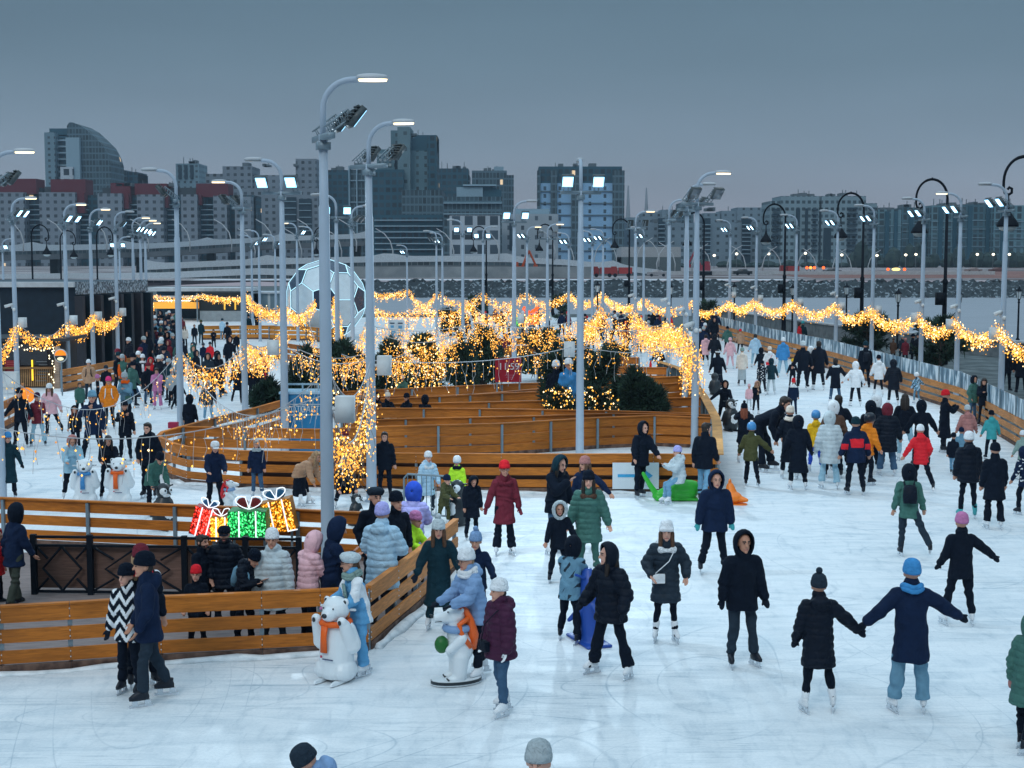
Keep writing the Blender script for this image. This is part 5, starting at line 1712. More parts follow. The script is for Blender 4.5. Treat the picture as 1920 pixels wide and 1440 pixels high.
def viaduct(label, pts, Y0, Y1, th, notch=True):
    """pts: pixel (x, y of the top of the pale screen), depth runs Y0..Y1 along it"""
    n = len(pts)
    W = []
    for i, (x, y) in enumerate(pts):
        W.append(P(x, y, Y0 + (Y1 - Y0) * i / (n - 1)))
    o = empty('viaduct', (W[0].x, W[0].y, 0), 0, label, 'viaduct', 'elevated road before the town')
    W = [w - Vector((W[0].x, W[0].y, 0)) for w in W]
    fine = []
    for a, b2 in zip(W[:-1], W[1:]):
        k = max(1, int((b2 - a).length / 2.0))
        fine += [a + (b2 - a) * i / k for i in range(k)]
    fine.append(W[-1])
    s = 0.0
    top, slab, under = [], [], []
    prev = fine[0]
    for p in fine:
        s += (p - prev).length; prev = p
        d = abs(((s / 26.0) % 1) - .5) * 2
        z1 = p.z + (.9 * max(0, (d - .55) / .45) ** 2 if notch else 0) - .3
        top.append(np.array([(p.x, p.y, p.z - 1.6), (p.x, p.y, z1), (p.x, p.y + .25, z1), (p.x, p.y + .25, p.z - 1.6)]))
        slab.append(np.array([(p.x, p.y - .4, p.z - th), (p.x, p.y - .4, p.z - 2.35), (p.x, p.y + 9, p.z - 2.35), (p.x, p.y + 9, p.z - th)]))
        under.append(np.array([(p.x, p.y + .1, p.z - 2.35), (p.x, p.y + .1, p.z - 1.6), (p.x, p.y + .2, p.z - 1.6), (p.x, p.y + .2, p.z - 2.35)]))
    MB().rings(top).build('noise_screen', M_SCREEN, o)
    MB().rings(slab).build('deck', M_CONC, o)
    MB().rings(under).build('glazed_strip', facade((.16, .19, .21), (.05, .075, .09), 1.6, 50, (.06, .94), (-1, 2), 0, key=21), o)
    s = 0; prev = fine[0]; nxt = 6
    for p in fine:
        s += (p - prev).length; prev = p
        if s > nxt:
            nxt += 24
            if p.z - th > 2:
                MB().box((p.x, p.y + 4.5, (p.z - th) / 2), (1.8, 3.0, p.z - th)).build('pier', M_DARKU, o)
    return o


viaduct('upper pale-screened viaduct on the left, curving behind the lamp posts', [(-120, 462), (0, 458), (150, 456), (280, 454), (400, 448), (520, 441), (690, 436)], 300, 400, 3.6)
viaduct('lower pale-screened viaduct curving across the middle and sinking to the right', [(270, 492), (380, 487), (480, 483), (600, 480), (700, 478), (830, 477), (950, 478), (1060, 484), (1150, 493), (1235, 503)], 300, 330, 3.4)
viaduct('plain low road deck under the left viaduct', [(-100, 512), (80, 510), (300, 508), (480, 500), (600, 503)], 285, 290, 3.0, False)
mb = MB(); a_, b_ = P(560, 503, 296), P(1110, 521, 296)
mb.box(((a_.x + b_.x) / 2, 296, 2.0), (b_.x - a_.x, .6, 2.6)); o = mb.build('site_wall', rough_mat((.2, .23, .25), (.3, .33, .35), .3, .9)); tag(o, 'long low grey site wall under the viaduct', 'wall')
mb = MB(); mb.box((P(1100, 500, 330).x, 332, 1.6), (190, 1, .8)); o = mb.build('road_barrier', mat((.42, .44, .46), .8)); tag(o, 'thin pale road barrier under the viaduct', 'barrier')

# curved white masts over the road
CM = {}
mb = MB(); mb.tube([(0, 0, 0), (.1, 0, 2.2), (-.5, 0, 4.4), (-1.9, 0, 6.2), (-3.9, 0, 7.4)], [.16, .15, .13, .11, .08], 6); CM['l'] = mb.mesh('curved_mast', mat((.46, .49, .52), .7))
mb = MB(); mb.tube([(0, 0, 0), (-.1, 0, 2.2), (.5, 0, 4.4), (1.9, 0, 6.2), (3.9, 0, 7.4)], [.16, .15, .13, .11, .08], 6); CM['r'] = mb.mesh('curved_mast', mat((.46, .49, .52), .7))
cm = []
for x in range(44, 700, 78): cm.append((x, 472, 310, .95, 'over the upper viaduct'))
for x in (478, 565, 640, 736, 850, 935, 1040): cm.append((x, 488, 318, .95, 'over the lower viaduct'))
for x in range(1075, 1240, 40): cm.append((x, 500, 330, .9, 'at the sinking viaduct end'))
for x in range(1232, 1660, 33): cm.append((x, 512 - max(0, 1300 - x) * .02, 340 + (x - 1230) * .3, 1.0, 'along the road right of the viaduct'))
ordn = ['first', 'second', 'third', 'fourth', 'fifth', 'sixth', 'seventh', 'eighth', 'ninth', 'tenth', 'eleventh', 'twelfth', 'thirteenth', 'fourteenth']
cnt = {}
for i, (x, y, Y, s, lab) in enumerate(cm):
    p = P(x, y, Y)
    k_ = cnt.get(lab, 0); cnt[lab] = k_ + 1
    o = link('curved_mast', CM['lr'[i % 2]] if x > 1050 else CM['l'])
    o.location = p; o.scale = (s,) * 3
    tag(o, 'white curved lamp mast %s, %s from the left' % (lab, ordn[min(k_, 13)]), 'lamp mast', 'curved white masts along the road')

# far road life: vehicles, cranes, lit signs, street lights
def truck(px, py, Y, c, label, cat, big=True, w=1.0):
    p = P(px, py, Y); p.z = 1.05
    o = empty('lorry' if big else 'parked_car', p, 0, label, cat)
    L_ = 4.6 if big else 4.3
    mb = MB()
    if big:
        mb.box((.8, 0, 1.4), (L_ - 1.8, 2.0, 1.3)); mb.build('cargo_body', mat(c, .6), o)
        c2 = MB(); c2.box((-L_ / 2 + .75, 0, 1.25), (1.4, 1.9, 1.4)); c2.box((-L_ / 2 + .7, 0, 2.05), (1.1, 1.8, .4)); c2.build('cab', mat(tuple(q * .8 for q in c), .5), o)
    else:
        mb.box((0, 0, .65), (4.3, 1.75, .65)); mb.loft([((0, 0, .95), 1.5, .82), ((.1, 0, 1.42), .95, .7)], 8); mb.build('body', mat(c, .4), o)
    for x in (-L_ * .3, L_ * .3):
        w_ = MB(); w_.lathe([(.42 if big else .33, -.12), (.42 if big else .33, .12)], (x, -.95, .42 if big else .33), 10, (0, 1, 0)); w_.build('wheel', M_BLACK, o)
for px, py, Y, c, lab, big in ((1130, 527, 300, (.28, .03, .03), 'dark red lorry on the building site right of the dazzling post', True), (1165, 528, 300, (.35, .04, .04), 'bright red lorry beside the dark red one', True), (1480, 515, 340, (.32, .04, .04), 'red lorry far off left of the scrolled lamps', True),
                               (1392, 517, 330, (.03, .04, .05), 'dark car on the far bank', False), (1560, 512, 350, (.05, .06, .07), 'grey car far off below the lit road signs', False), (1232, 522, 310, (.3, .3, .32), 'pale car beside the snow heap', False),
                               (900, 523, 300, (.05, .07, .08), 'dark van by the site wall', False), (1870, 508, 380, (.12, .06, .06), 'dark red car on the far right bank', False), (1825, 508, 380, (.25, .2, .2), 'grey car on the far right bank', False)):
    truck(px, py, Y, c, lab, 'lorry' if big else 'car', big)
def crane(px, py, Y, c, lab, flip=1, s=1.0):
    p = P(px, py, Y); p.z = 1.05
    o = empty('excavator', p, 0, lab, 'excavator', scale=s); m = mat(c, .6)
    mb = MB(); mb.box((0, 0, 1.7), (2.6, 2.2, 1.3)); mb.box((-flip * .6, 0, 2.7), (1.2, 1.8, 1.0)); mb.build('cab', m, o)
    mb = MB(); mb.tube([(flip * .8, 0, 2.0), (flip * 2.2, 0, 5.6)], .28, 6); mb.build('boom', m, o)
    mb = MB(); mb.tube([(flip * 2.2, 0, 5.6), (flip * 3.6, 0, 2.6)], .22, 6); mb.box((flip * 3.6, 0, 2.2), (.9, 1.0, .8)); mb.build('stick', m, o)
    for y in (-.9, .9):
        mb = MB(); mb.box((0, y, .5), (3.4, .6, .9)); mb.build('track', M_BLACK, o)
crane(972, 528, 300, (.42, .07, .02), 'orange excavator at the water edge left of the dazzling post', 1)
crane(1320, 520, 330, (.30, .04, .06), 'red excavator on the far bank beside a scrolled lamp', -1)
for px, py, Y, w, c, lab in ((1484, 502, 420, .9, (1, .12, .02), 'first'), (1492, 503, 420, .5, (1, .12, .02), 'second'), (1513, 502, 420, .9, (1, .12, .02), 'third'), (1520, 502, 420, .9, (1, .35, .05), 'fourth'), (1527, 502, 420, .9, (1, .12, .02), 'fifth'), (1544, 502, 420, .9, (1, .12, .02), 'sixth'),
                             (1665, 505, 420, .9, (1, .12, .02), 'seventh'), (1680, 505, 420, 2.6, (1, .72, .2), 'long yellow'), (1696, 505, 420, .9, (1, .12, .02), 'last')):
    p = P(px, py, Y)
    o = empty('road_signal', (p.x, p.y, 1), 0, '%s glowing road signal in the row across the water, counted from the left' % lab, 'signal', 'glowing road signals across the water')
    MB().box((0, 0, (p.z - 1) / 2), (.15, .15, p.z - 1)).build('post', M_BLACK, o)
    mb = MB(); mb.lathe([(w * .48, -.1), (w * .48, .1)], (0, 0, p.z - 1), 14, (0, 1, 0), sx=1.0, sy=1.0 if w < 2 else .35); mb.build('lit_face', glow(c, 2.2), o)
for i, px in enumerate((1339, 1381, 1441, 1510, 1578, 1644, 1698, 1717, 1800, 1832, 1862, 1892)):
    p = P(px, 477 + (px % 5 - 2), 520)
    o = empty('street_light', (p.x, 520, 1), 0, 'far lit street light across the water, %s from the left' % ordn[i], 'street light', 'far street lights across the water')
    MB().tube([(0, 0, 0), (0, 0, p.z - 1)], .10, 5).build('pole', M_CONC, o)
    MB().ell((0, -.3, p.z - 1), (.55, .4, .45), 8, 5).build('lamp', glow((1, .86, .62), 3.0), o)

# ------------------------------------------------------------------ pavilions and kiosks
def wbox(name, a, b, z0, z1, m, par, t=.3, off=0.0):
    """wall between two ground points"""
    a, b = np.array(a[:2]), np.array(b[:2]); d = b - a; L_ = np.linalg.norm(d); d /= L_
    n = np.array([-d[1], d[0]])
    c = (a + b) / 2 + n * (off + t / 2)
    return MB().box((c[0], c[1], (z0 + z1) / 2), (L_, t, z1 - z0), math.atan2(d[1], d[0])).build(name, m, par)


M_DWALL = mat((.005, .017, .032), .6, var=.25); M_DWALL2 = mat((.018, .055, .09), .6, var=.2)
o = empty('dark_pavilion', (0, 0, 0), 0, 'dark flat-roofed pavilion with a white roof edge and tall fins, at the left', 'pavilion')
A0, A1, A2 = P(-140, 500, 68).xy, P(140, 500, 68).xy, P(276, 500, 75).xy
wbox('wall', A0, A1, 0, 4.02, M_DWALL, o, 8)
wbox('roof_edge', A0, A1, 4.022, 4.26, mat((.5, .53, .56), .8), o, 1.2, -.25)
wbox('wall', A1, A2, 0, 3.6, M_DWALL2, o, 8, .3)
wbox('fascia', A1, A2, 3.602, 4.25, mat((.03, .06, .085), .5), o, 8, .1)
def tinsel():
    m, N, L, b = _new("tinsel_material"); t = N.new('ShaderNodeTexCoord'); mp = N.new('ShaderNodeMapping'); mp.inputs['Scale'].default_value = (9, 9, 5); mp.inputs['Rotation'].default_value = (0, .6, 0)
    L.new(t.outputs['Object'], mp.inputs[0]); n = N.new('ShaderNodeTexNoise'); n.inputs['Scale'].default_value = 1.6; n.inputs['Detail'].default_value = 5; L.new(mp.outputs[0], n.inputs['Vector'])
    r = N.new('ShaderNodeValToRGB'); r.color_ramp.elements[0].position = .46; r.color_ramp.elements[0].color = (.02, .05, .075, 1); r.color_ramp.elements[1].position = .62; r.color_ramp.elements[1].color = (.45, .55, .62, 1)
    L.new(n.outputs['Fac'], r.inputs['Fac']); L.new(r.outputs['Color'], b.inputs['Base Color']); b.inputs['Roughness'].default_value = .3
    return m
wbox('tinsel_fringe', A1, A2, 3.66, 4.27, tinsel(), o, .04, -.02)
dv = (np.array(A2) - np.array(A1)); LL = np.linalg.norm(dv); dv /= LL
for i, t in enumerate((.02, .13, .26, .40, .54, .68, .82, .97)):
    p = np.array(A1) + dv * LL * t
    MB().box((p[0] + .1, p[1] - .05, 1.8), (.26, .5, 3.6), math.atan2(dv[1], dv[0])).build('column', mat((.006, .018, .030), .5) if i % 2 else mat((.028, .030, .040), .6), o)
for i, t in enumerate((.09, .19, .33, .5)):
    p = np.array(A1) + dv * LL * t
    f = MB().box((p[0] + .1, p[1] - .02, 2.0), (.12, .16, .34)).build('wall_lamp', M_BLACK, o)
    for s in (-1, 1):
        MB().box((p[0] + .1, p[1] + .02, 2.0 + s * .30), (.07, .12, .26)).build('glow_slit', glow((1.0, .42, .14), .9), f)
wbox('lit_panel', np.array(A1) + dv * LL * .285, np.array(A1) + dv * LL * .31, 2.1, 2.9, glow((.9, .8, .75), 1.0), o, .06, -.1)

o = empty('snack_kiosk', (0, 0, 0), 0, 'dark snack kiosk with slatted wood counter and fairy lights at the left edge', 'kiosk')
B0, B1 = P(-120, 700, 59.4).xy, P(104, 700, 59.4).xy
wbox('body', B0, B1, 0, 1.95, mat((.016, .018, .024), .6), o, 3.0)
wbox('roof', np.array(B0), np.array(B1) + [.5, 0], 1.952, 2.08, mat((.02, .03, .04), .5), o, 3.2, -.25)
wbox('counter', B0, B1, .80, .88, wood_mat((.3, .16, .07)), o, .4, -.25)
for i in range(60):
    x = B1[0] - .05 - i * .085
    MB().box((x, 59.34, .42), (.045, .06, .72)).build('slat', wood_mat((.42, .25, .12), 1, 'slatl'), o) if i < 40 else None
wbox('window', np.array(B0), np.array(B1) - [.3, 0], .95, 1.85, mat((.01, .012, .02), .15, spec=.6), o, .04, -.05)
for x, y, m in ((18, 700, mat((.24, .012, .022), .6)),):
    c = P(23, 688, 59.3); f = MB().box((c.x, 59.3, c.z), (.62, .03, .56)).build('menu_poster', m, o)
    for k in range(5): MB().box((c.x, 59.28, c.z + .2 - k * .09), (.45, .006, .02)).build('print_line', mat((.5, .1, .1), .6), f)
c = P(61, 694, 59.3); MB().box((c.x, 59.28, c.z), (.055, .04, .86)).build('light_strip', glow((1.0, .62, .03), 1.4), o)
for k in range(7):
    c = P(78 + (k % 2) * 3, 678 + k * 6, 59.3); MB().box((c.x, 59.3, c.z), (.45 - .1 * (k % 3), .02, .025)).build('menu_line', mat((.20, .22, .24), .6), o)
c = P(108, 700, 59.2); MB().prism([(c.x - .10, 0), (c.x + .13, 0), (c.x + .10, 1.75), (c.x - .02, 1.75)], 59.0, 59.3).build('wooden_fin', wood_mat((.40, .30, .24), .6, 'fin'), o)
pts = [P(20 + 5.2 * i, 655 + 4 * math.sin(i * 1.3) + rng.uniform(-4, 4), 58.8) for i in range(16)] + [P(95 + rng.uniform(-4, 8), 652 + 5 * i, 58.8) for i in range(17)]
mb = MB(); mb.octs(pts, .035); tag(mb.build('fairy_bulbs', glow((1, .86, .55), 2.0), o), kind='stuff')

o = empty('round_sign', G(116, 742), 0, 'round shop sign with orange upper half on a thin pole beside the kiosk', 'sign')
zc = P(116, 667, o.location.y).z; r_ = .225
MB().tube([(0, .06, 0), (0, .06, zc)], .03, 8).build('pole', M_STEEL, o)
hf = lambda s: [(math.cos(t) * r_, zc + s * .0 + math.sin(t) * r_) for t in (np.linspace(0.06, math.pi - .06, 14) if s > 0 else np.linspace(math.pi + .06, 2 * math.pi - .06, 14))]
MB().prism(hf(1), -.04, .04).build('orange_half', glow((1.0, .22, .004), .75), o)
MB().prism(hf(-1), -.04, .04).build('dark_half', mat((.03, .035, .04), .4), o)
MB().prism([(math.cos(t) * .13, zc - .12 + math.sin(t) * .07) for t in np.linspace(0, 2 * math.pi, 12, endpoint=False)], -.05, -.041).build('cream_emblem', glow((.9, .8, .5), .7), o)
mb = MB(); mb.tube([(math.cos(t) * (r_ + .015), 0, zc + math.sin(t) * (r_ + .015)) for t in np.linspace(0, 2 * math.pi, 25)], .03, 6); mb.build('rim', mat((.5, .5, .5), .3), o)
o = empty('orange_umbrella_sign', G(52, 800), 0, 'orange round panel behind the dark-jacketed man at the left', 'sign')
zc = P(52, 741, o.location.y).z
MB().lathe([(.25, -.03), (.25, .03)], (0, 0, zc), 18, (0, 1, 0)).build('disc', glow((1.0, .26, .02), .6), o); MB().tube([(0, .05, 0), (0, .05, zc)], .025, 6).build('pole', M_STEEL, o)
g_ = P(19, 712, 56.6)
o = tag(MB().box((0, 0, 0), (.66, .3, .64)).box((0, -.16, 0), (.60, .02, .58)).box((-.2, -.18, .0), (.03, .03, .1)).build('electric_cabinet', mat((.58, .63, .65), .5)), 'white electric cabinet fixed to the first left lamp post', 'cabinet')
o.location = g_

o = empty('snack_pavilion', (0, 0, 0), 0, 'low far pavilion with flat white roof and warm lit counter behind the left crowd', 'pavilion')
C0, C1 = P(272, 560, 122).xy, P(472, 560, 122).xy
wbox('back_wall', C0, C1, 0, 2.4, M_DWALL2, o, .3, 4)
wbox('roof', C0, C1, 2.5, 2.78, mat((.5, .54, .57), .8), o, 5, -.6); wbox('lower_roof', np.array(C0), np.array(C0) + [6.2, 0], 1.95, 2.12, mat((.5, .54, .57), .8), o, 2, -1.4)
wbox('lit_counter', P(280, 560, 121).xy, P(372, 560, 121).xy, 1.05, 1.6, glow((1.0, .42, .05), .55), o, .2); wbox('light_tube', P(296, 560, 120.6).xy, P(356, 560, 120.6).xy, 1.68, 1.78, glow((1, .9, .75), 2.2), o, .1)
wbox('dark_stall', P(374, 560, 120).xy, P(455, 560, 120).xy, .9, 2.45, mat((.012, .02, .025), .6), o, 2); wbox('stall_base', P(374, 560, 120).xy, P(455, 560, 120).xy, 0, .9, mat((.28, .33, .36), .7), o, 2, .02)
for x in (421, 441): wbox('lit_frame', P(x - 1.3, 560, 119.9).xy, P(x + 1.3, 560, 119.9).xy, 1.0, 1.75, glow((1.0, .5, .06), .6), o, .08, -.05)
for x in (276, 332, 372, 470): c = P(x, 560, 120); MB().box((c.x, 119.5, 1.2), (.12, .12, 2.4)).build('post', M_STEEL, o)
o = empty('white_cabin', (0, 0, 0), 0, 'pale cabin wall beyond the lane, left of the football sphere', 'cabin')
wbox('wall', P(478, 560, 126).xy, P(545, 560, 126).xy, 0, 2.2, facade((.45, .5, .52), (.2, .3, .36), 1.1, 40, (.1, .9), (0, 1), 0, key=31), o, 3); wbox('roof', P(476, 560, 126).xy, P(547, 560, 126).xy, 2.2, 2.35, M_SCREEN, o, 3.4, -.2)

# photo booth with Cyrillic lettering
o = empty('photo_booth', P(565, 770, 39.6).xyz * 1, 0, 'blue photo booth with white lettering between the two left posts', 'booth'); o.location.z = 0; o.location.y = 39.6
mB = mat((.02, .20, .42), .5, var=.15)
z = lambda py: P(565, py, 39.6).z
w_ = 1.18
MB().box((0, .5, (z(739)) / 2), (w_, 1.0, z(739))).build('cabinet', mB, o)
MB().box((0, .5, z(739) + .03), (w_ + .06, 1.06, .06)).build('top_trim', mat((.35, .55, .7), .4), o)
fr = MB()
for x in (-.45, .0, .45): fr.box((x, .3, z(722) * .5 + z(739) * .5 + .03), (.04, .04, z(722) - z(739)))
fr.box((0, .3, z(722)), (.95, .05, .05)); fr.build('sign_frame', mat((.3, .45, .55), .4), o)
for y in (758, 778): MB().box((.05, -.006, z(y)), (1.0, .012, .018)).build('white_line', mat((.65, .75, .8), .5), o)
text('lettering', 'ФОТОАВТОМАТ', .25, o, mat((.68, .78, .84), .5), (.32, -.008, z(768)), (math.pi / 2, 0, 0), sx=.78)

# red board, notice board, arrow board
c = P(953, 694, 50.5)
o = empty('red_board', (c.x, 50.5, 0), 0, 'red board with white lettering, hung behind the gold icicle lights', 'sign')
MB().box((0, .03, c.z), (.94, .05, .86)).build('panel', mat((.30, .006, .022), .5), o)
for s in (-.4, .4): MB().box((s, .09, c.z * .5), (.06, .06, c.z)).build('leg', M_STEEL, o)
mw = mat((.62, .62, .66), .5)
text('lettering', '11:59', .34, o, mw, (.02, .0, c.z + .12), (math.pi / 2, 0, 0))
for k in range(3): MB().box((.05, .0, c.z - .18 - k * .07), (.34 - .08 * k, .012, .018)).build('small_print', mat((.45, .12, .18), .5), o)
c = P(743, 622, 60)
o = empty('notice_board', (c.x, 60, 0), 0, 'white notice board with blue pictograms above the dark pines', 'notice board')
MB().box((0, .03, c.z), (.66, .05, 1.0)).build('panel', mat((.62, .68, .72), .5), o); MB().box((0, .1, c.z * .5), (.07, .07, c.z)).build('leg', M_STEEL, o)
for i, (x, zz, w, h, k) in enumerate(((-.17, .36, .2, .05, 0), (.17, .36, .2, .05, 0), (-.17, .22, .14, .10, 1), (.17, .2, .16, .12, 1), (-.15, .0, .22, .06, 1), (-.13, -.14, .16, .16, 1), (-.1, -.3, .12, .12, 1), (.12, -.16, .07, .07, 0), (.24, -.16, .07, .07, 0), (.15, -.35, .14, .05, 1))):
    MB().box((x, .0, c.z + zz), (w, .012, h)).build('pictogram', mat((.03, .05, .09) if k == 0 else (.12, .34, .55), .5), o)
a, b_ = P(1143, 880, 33.9), P(1226, 880, 33.9)
o = empty('arrow_board', ((a.x + b_.x) / 2, 0, 0), 0, 'white board with a blue arrow pointing right on the front maze fence', 'sign')
yF = [q for q in tops([(1185, 853)])][0].y - .075
o.location.y = yF
MB().box((0, 0, .40), (1.08, .02, .62)).build('panel', mat((.66, .74, .80), .5, var=.05), o)
MB().prism([(-.42, .37), (.16, .37), (.16, .23), (.40, .405), (.16, .58), (.16, .44), (-.42, .44)], -.018, -.011).build('arrow', mat((.05, .36, .66), .5), o)

# crowd barrier at the gap in the front fence
c = G(800, 985)
o = empty('crowd_barrier', c, R(-20), 'grey steel crowd barrier in the gap behind the slanting fence', 'barrier')
mb = MB(); mb.tube([(-.5, 0, .1), (-.5, 0, .95), (-.42, 0, 1.04), (.42, 0, 1.04), (.5, 0, .95), (.5, 0, .1)], .022, 7); mb.tube([(-.5, 0, .22), (.5, 0, .22)], .018, 6); mb.build('frame', M_STEEL, o)
mb = MB()
for i in range(9): mb.tube([(-.42 + .105 * i, 0, .22), (-.42 + .105 * i, 0, 1.03)], .009, 5)
mb.build('bars', M_STEEL, o)
for s in (-.45, .45): MB().box((s, 0, .03), (.05, .55, .05)).build('foot', M_STEEL, o)

# ------------------------------------------------------------------ football sphere
def football():
    c = P(611, 556, 95)
    r = 2.66
    o = empty('football_sphere', (c.x, 95, 0), 0, 'giant football sculpture with pale panels and glowing white seams', 'sculpture')
    ph = (1 + 5 ** .5) / 2
    ico = np.array([(0, a, b * ph) for a in (-1, 1) for b in (-1, 1)] + [(a, b * ph, 0) for a in (-1, 1) for b in (-1, 1)] + [(b * ph, 0, a) for a in (-1, 1) for b in (-1, 1)], float)
    ico /= np.linalg.norm(ico[0])
    d = np.linalg.norm(ico[:, None] - ico[None], axis=2); el = d[d > .1].min()
    V, E = [], []
    for i in range(12):
        for j in range(12):
            if i != j and abs(d[i, j] - el) < 1e-3: V.append(ico[i] * 2 / 3 + ico[j] / 3)
    V = np.array(V); V *= r / np.linalg.norm(V[0])
    cen = [(v, 5) for v in ico]
    for i in range(12):
        for j in range(i):
            for k in range(j):
                if abs(d[i, j] - el) + abs(d[j, k] - el) + abs(d[i, k] - el) < 1e-2: cen.append(((ico[i] + ico[j] + ico[k]) / 3, 6))
    # turn a pentagon to the camera
    p0 = Vector(ico[np.argmin(ico[:, 1])]); rot = np.array(p0.rotation_difference(Vector((.10, -1, .02))).to_matrix())
    V = V @ rot.T
    mH = mat((.62, .72, .78), .25, 'plain', metal=.0, spec=.6, var=.06); mP = mat((.012, .04, .085), .25, spec=.6)
    zc = r * .985
    edges = set()
    for cv, n in cen:
        cv = rot @ cv; cv = cv / np.linalg.norm(cv)
        idx = np.argsort(-(V @ cv))[:n]
        u, v, _ = _basis(cv)
        idx = sorted(idx, key=lambda q: math.atan2(V[q] @ v, V[q] @ u))
        ctr = V[idx].mean(0)
        ring = [ctr + (V[q] - ctr) * .95 for q in idx]
        mb = MB(); mb.rings([np.array(ring) * .985 + [0, 0, zc], np.array(ring) * 1.0 + [0, 0, zc]])
        mb.build('pentagon_panel' if n == 5 else 'hexagon_panel', mP if n == 5 else mH, o)
        for a, b in zip(idx, idx[1:] + idx[:1]): edges.add((min(a, b), max(a, b)))
    fr, gl = MB(), MB()
    for a, b in edges:
        fr.tube([V[a] * .985 + [0, 0, zc], V[b] * .985 + [0, 0, zc]], .06, 5)
        gl.tube([V[a] * 1.012 + [0, 0, zc], V[b] * 1.012 + [0, 0, zc]], .028, 5)
    fr.build('frame', mat((.02, .05, .09), .4), o); gl.build('glowing_seams', glow((.50, .80, 1.0), .95), o)
football()

# ------------------------------------------------------------------ pines
M_NEED = [mat((.010, .030, .026), .8, var=.3), mat((.018, .050, .036), .8, var=.3), mat((.030, .068, .045), .8, var=.3)]
M_BARK = mat((.05, .04, .035), .9, var=.3)


def tufts(mb, pts, dirs, r, n=13):
    for p, d in zip(pts, dirs):
        k = n
        th = rng.normal(0, 1, (k, 3)) * .62 + d
        th /= np.linalg.norm(th, axis=1)[:, None]
        ln = r * rng.uniform(.6, 1.15, k)
        w = np.cross(th, rng.normal(0, 1, (k, 3))); w /= np.linalg.norm(w, axis=1)[:, None]
        w *= (r * .085)
        tip = p + th * ln[:, None]
        v = np.stack([p + w, p - w, tip - w * .3, tip + w * .3], 1).reshape(-1, 3)
        mi = int(min(2, rng.integers(0, 3)))
        mb.add(v, [(4 * i, 4 * i + 1, 4 * i + 2, 4 * i + 3) for i in range(k)], mi)


def pine(px, py, ytop, wpx, label, shape='cone', n=420, cat='pine tree', lights=0, name='pine_tree', group='dark pines planted around the rink'):
    g = G(px, py); k = g.y / FPX
    H = max(.5, P(px, ytop, g.y).z); Wd = wpx * k / 2
    o = empty(name, g, 0, label, cat, group)
    tr = MB(); tr.tube([(0, 0, 0), (.03, 0, H * .5), (0, .02, H * .93)], [.06 + .02 * H, .04 + .01 * H, .015], 7); tr.build('trunk', M_BARK, o)
    cr, lb = MB(), MB()
    P_, D_ = [], []
    if shape == 'mound':
        cl = [(rng.uniform(-.75, .75) * Wd, rng.uniform(-.5, .5) * Wd) for _ in range(13)]
        for i, (x, y) in enumerate(cl):
            h = H * (1 - .55 * (abs(x) / Wd) ** 1.6) * rng.uniform(.75, 1.0); rr = Wd * rng.uniform(.22, .36)
            lb.tube([(x * .1, y * .1, .05), (x * .6, y * .6, h * .5), (x, y, h * .85)], [.05, .035, .015], 5)
            for _ in range(n // 13):
                q = rng.normal(0, 1, 3); q /= np.linalg.norm(q); s = rng.uniform(.55, 1.0)
                p = np.array([x, y, max(.1, h * .62)]) + q * np.array([rr, rr, h * .42]) * s
                p[2] = max(.06, min(p[2], H)); P_.append(p); D_.append(q * .7 + np.array([0, 0, .45]))
        ts = .30 + .02 * Wd
    else:
        wh = max(7, int(H / .34))
        for i in range(wh):
            t = (i + .5) / wh; z = H * (.10 + .86 * t)
            prof = (1 - t) ** .75 if shape == 'cone' else min(1, .55 + 1.2 * t) * (1 - t ** 3) ** .6 + .06
            L0 = Wd * prof * 1.05 + .06
            nb = 7 if shape == 'cone' else 6
            for b in range(nb):
                if rng.random() < (.06 if shape == 'cone' else .22): continue
                a = rng.uniform(0, 2 * math.pi); L_ = L0 * rng.uniform(.65, 1.12)
                up = .18 if shape == 'cone' else .45
                tip = np.array([math.cos(a) * L_, math.sin(a) * L_, z + L_ * up * rng.uniform(.3, 1.1)])
                lb.tube([(0, 0, z), tip * [.55, .55, 1] - [0, 0, (tip[2] - z) * .5], tip], [.028, .018, .008], 4)
                m_ = max(2, int(n / (wh * nb)))
                for j in range(m_):
                    u = rng.uniform(.35, 1.0)
                    p = np.array([0, 0, z]) * (1 - u) + tip * u + rng.normal(0, .06 + .05 * L_ * .5, 3)
                    P_.append(p); D_.append(np.array([math.cos(a), math.sin(a), .55]))
        ts = .26 if shape == 'cone' else .36
    lb.build('limbs', M_BARK, o)
    P_ = np.array(P_)
    tufts(cr, P_, D_, ts, 14)
    cr.build('crown', M_NEED, o)
    if lights:
        hz_ = P_[:, :2] / (np.linalg.norm(P_[:, :2], axis=1)[:, None] + 1e-6)
        ii = rng.integers(0, len(P_), lights * 2)
        sel = P_[ii] + np.concatenate([hz_[ii] * rng.uniform(.10, .26, (len(ii), 1)), rng.uniform(-.02, .14, (len(ii), 1))], 1)
        sel = sel[sel[:, 1] < Wd * .5]
        lt = MB()
        for j, mset in enumerate(np.array_split(sel, 3)): lt.octs(mset, .022 * g.y / 45 + .004, j)
        tag(lt.build('fairy_bulbs', BULB[:3], o), kind='stuff')
    return o


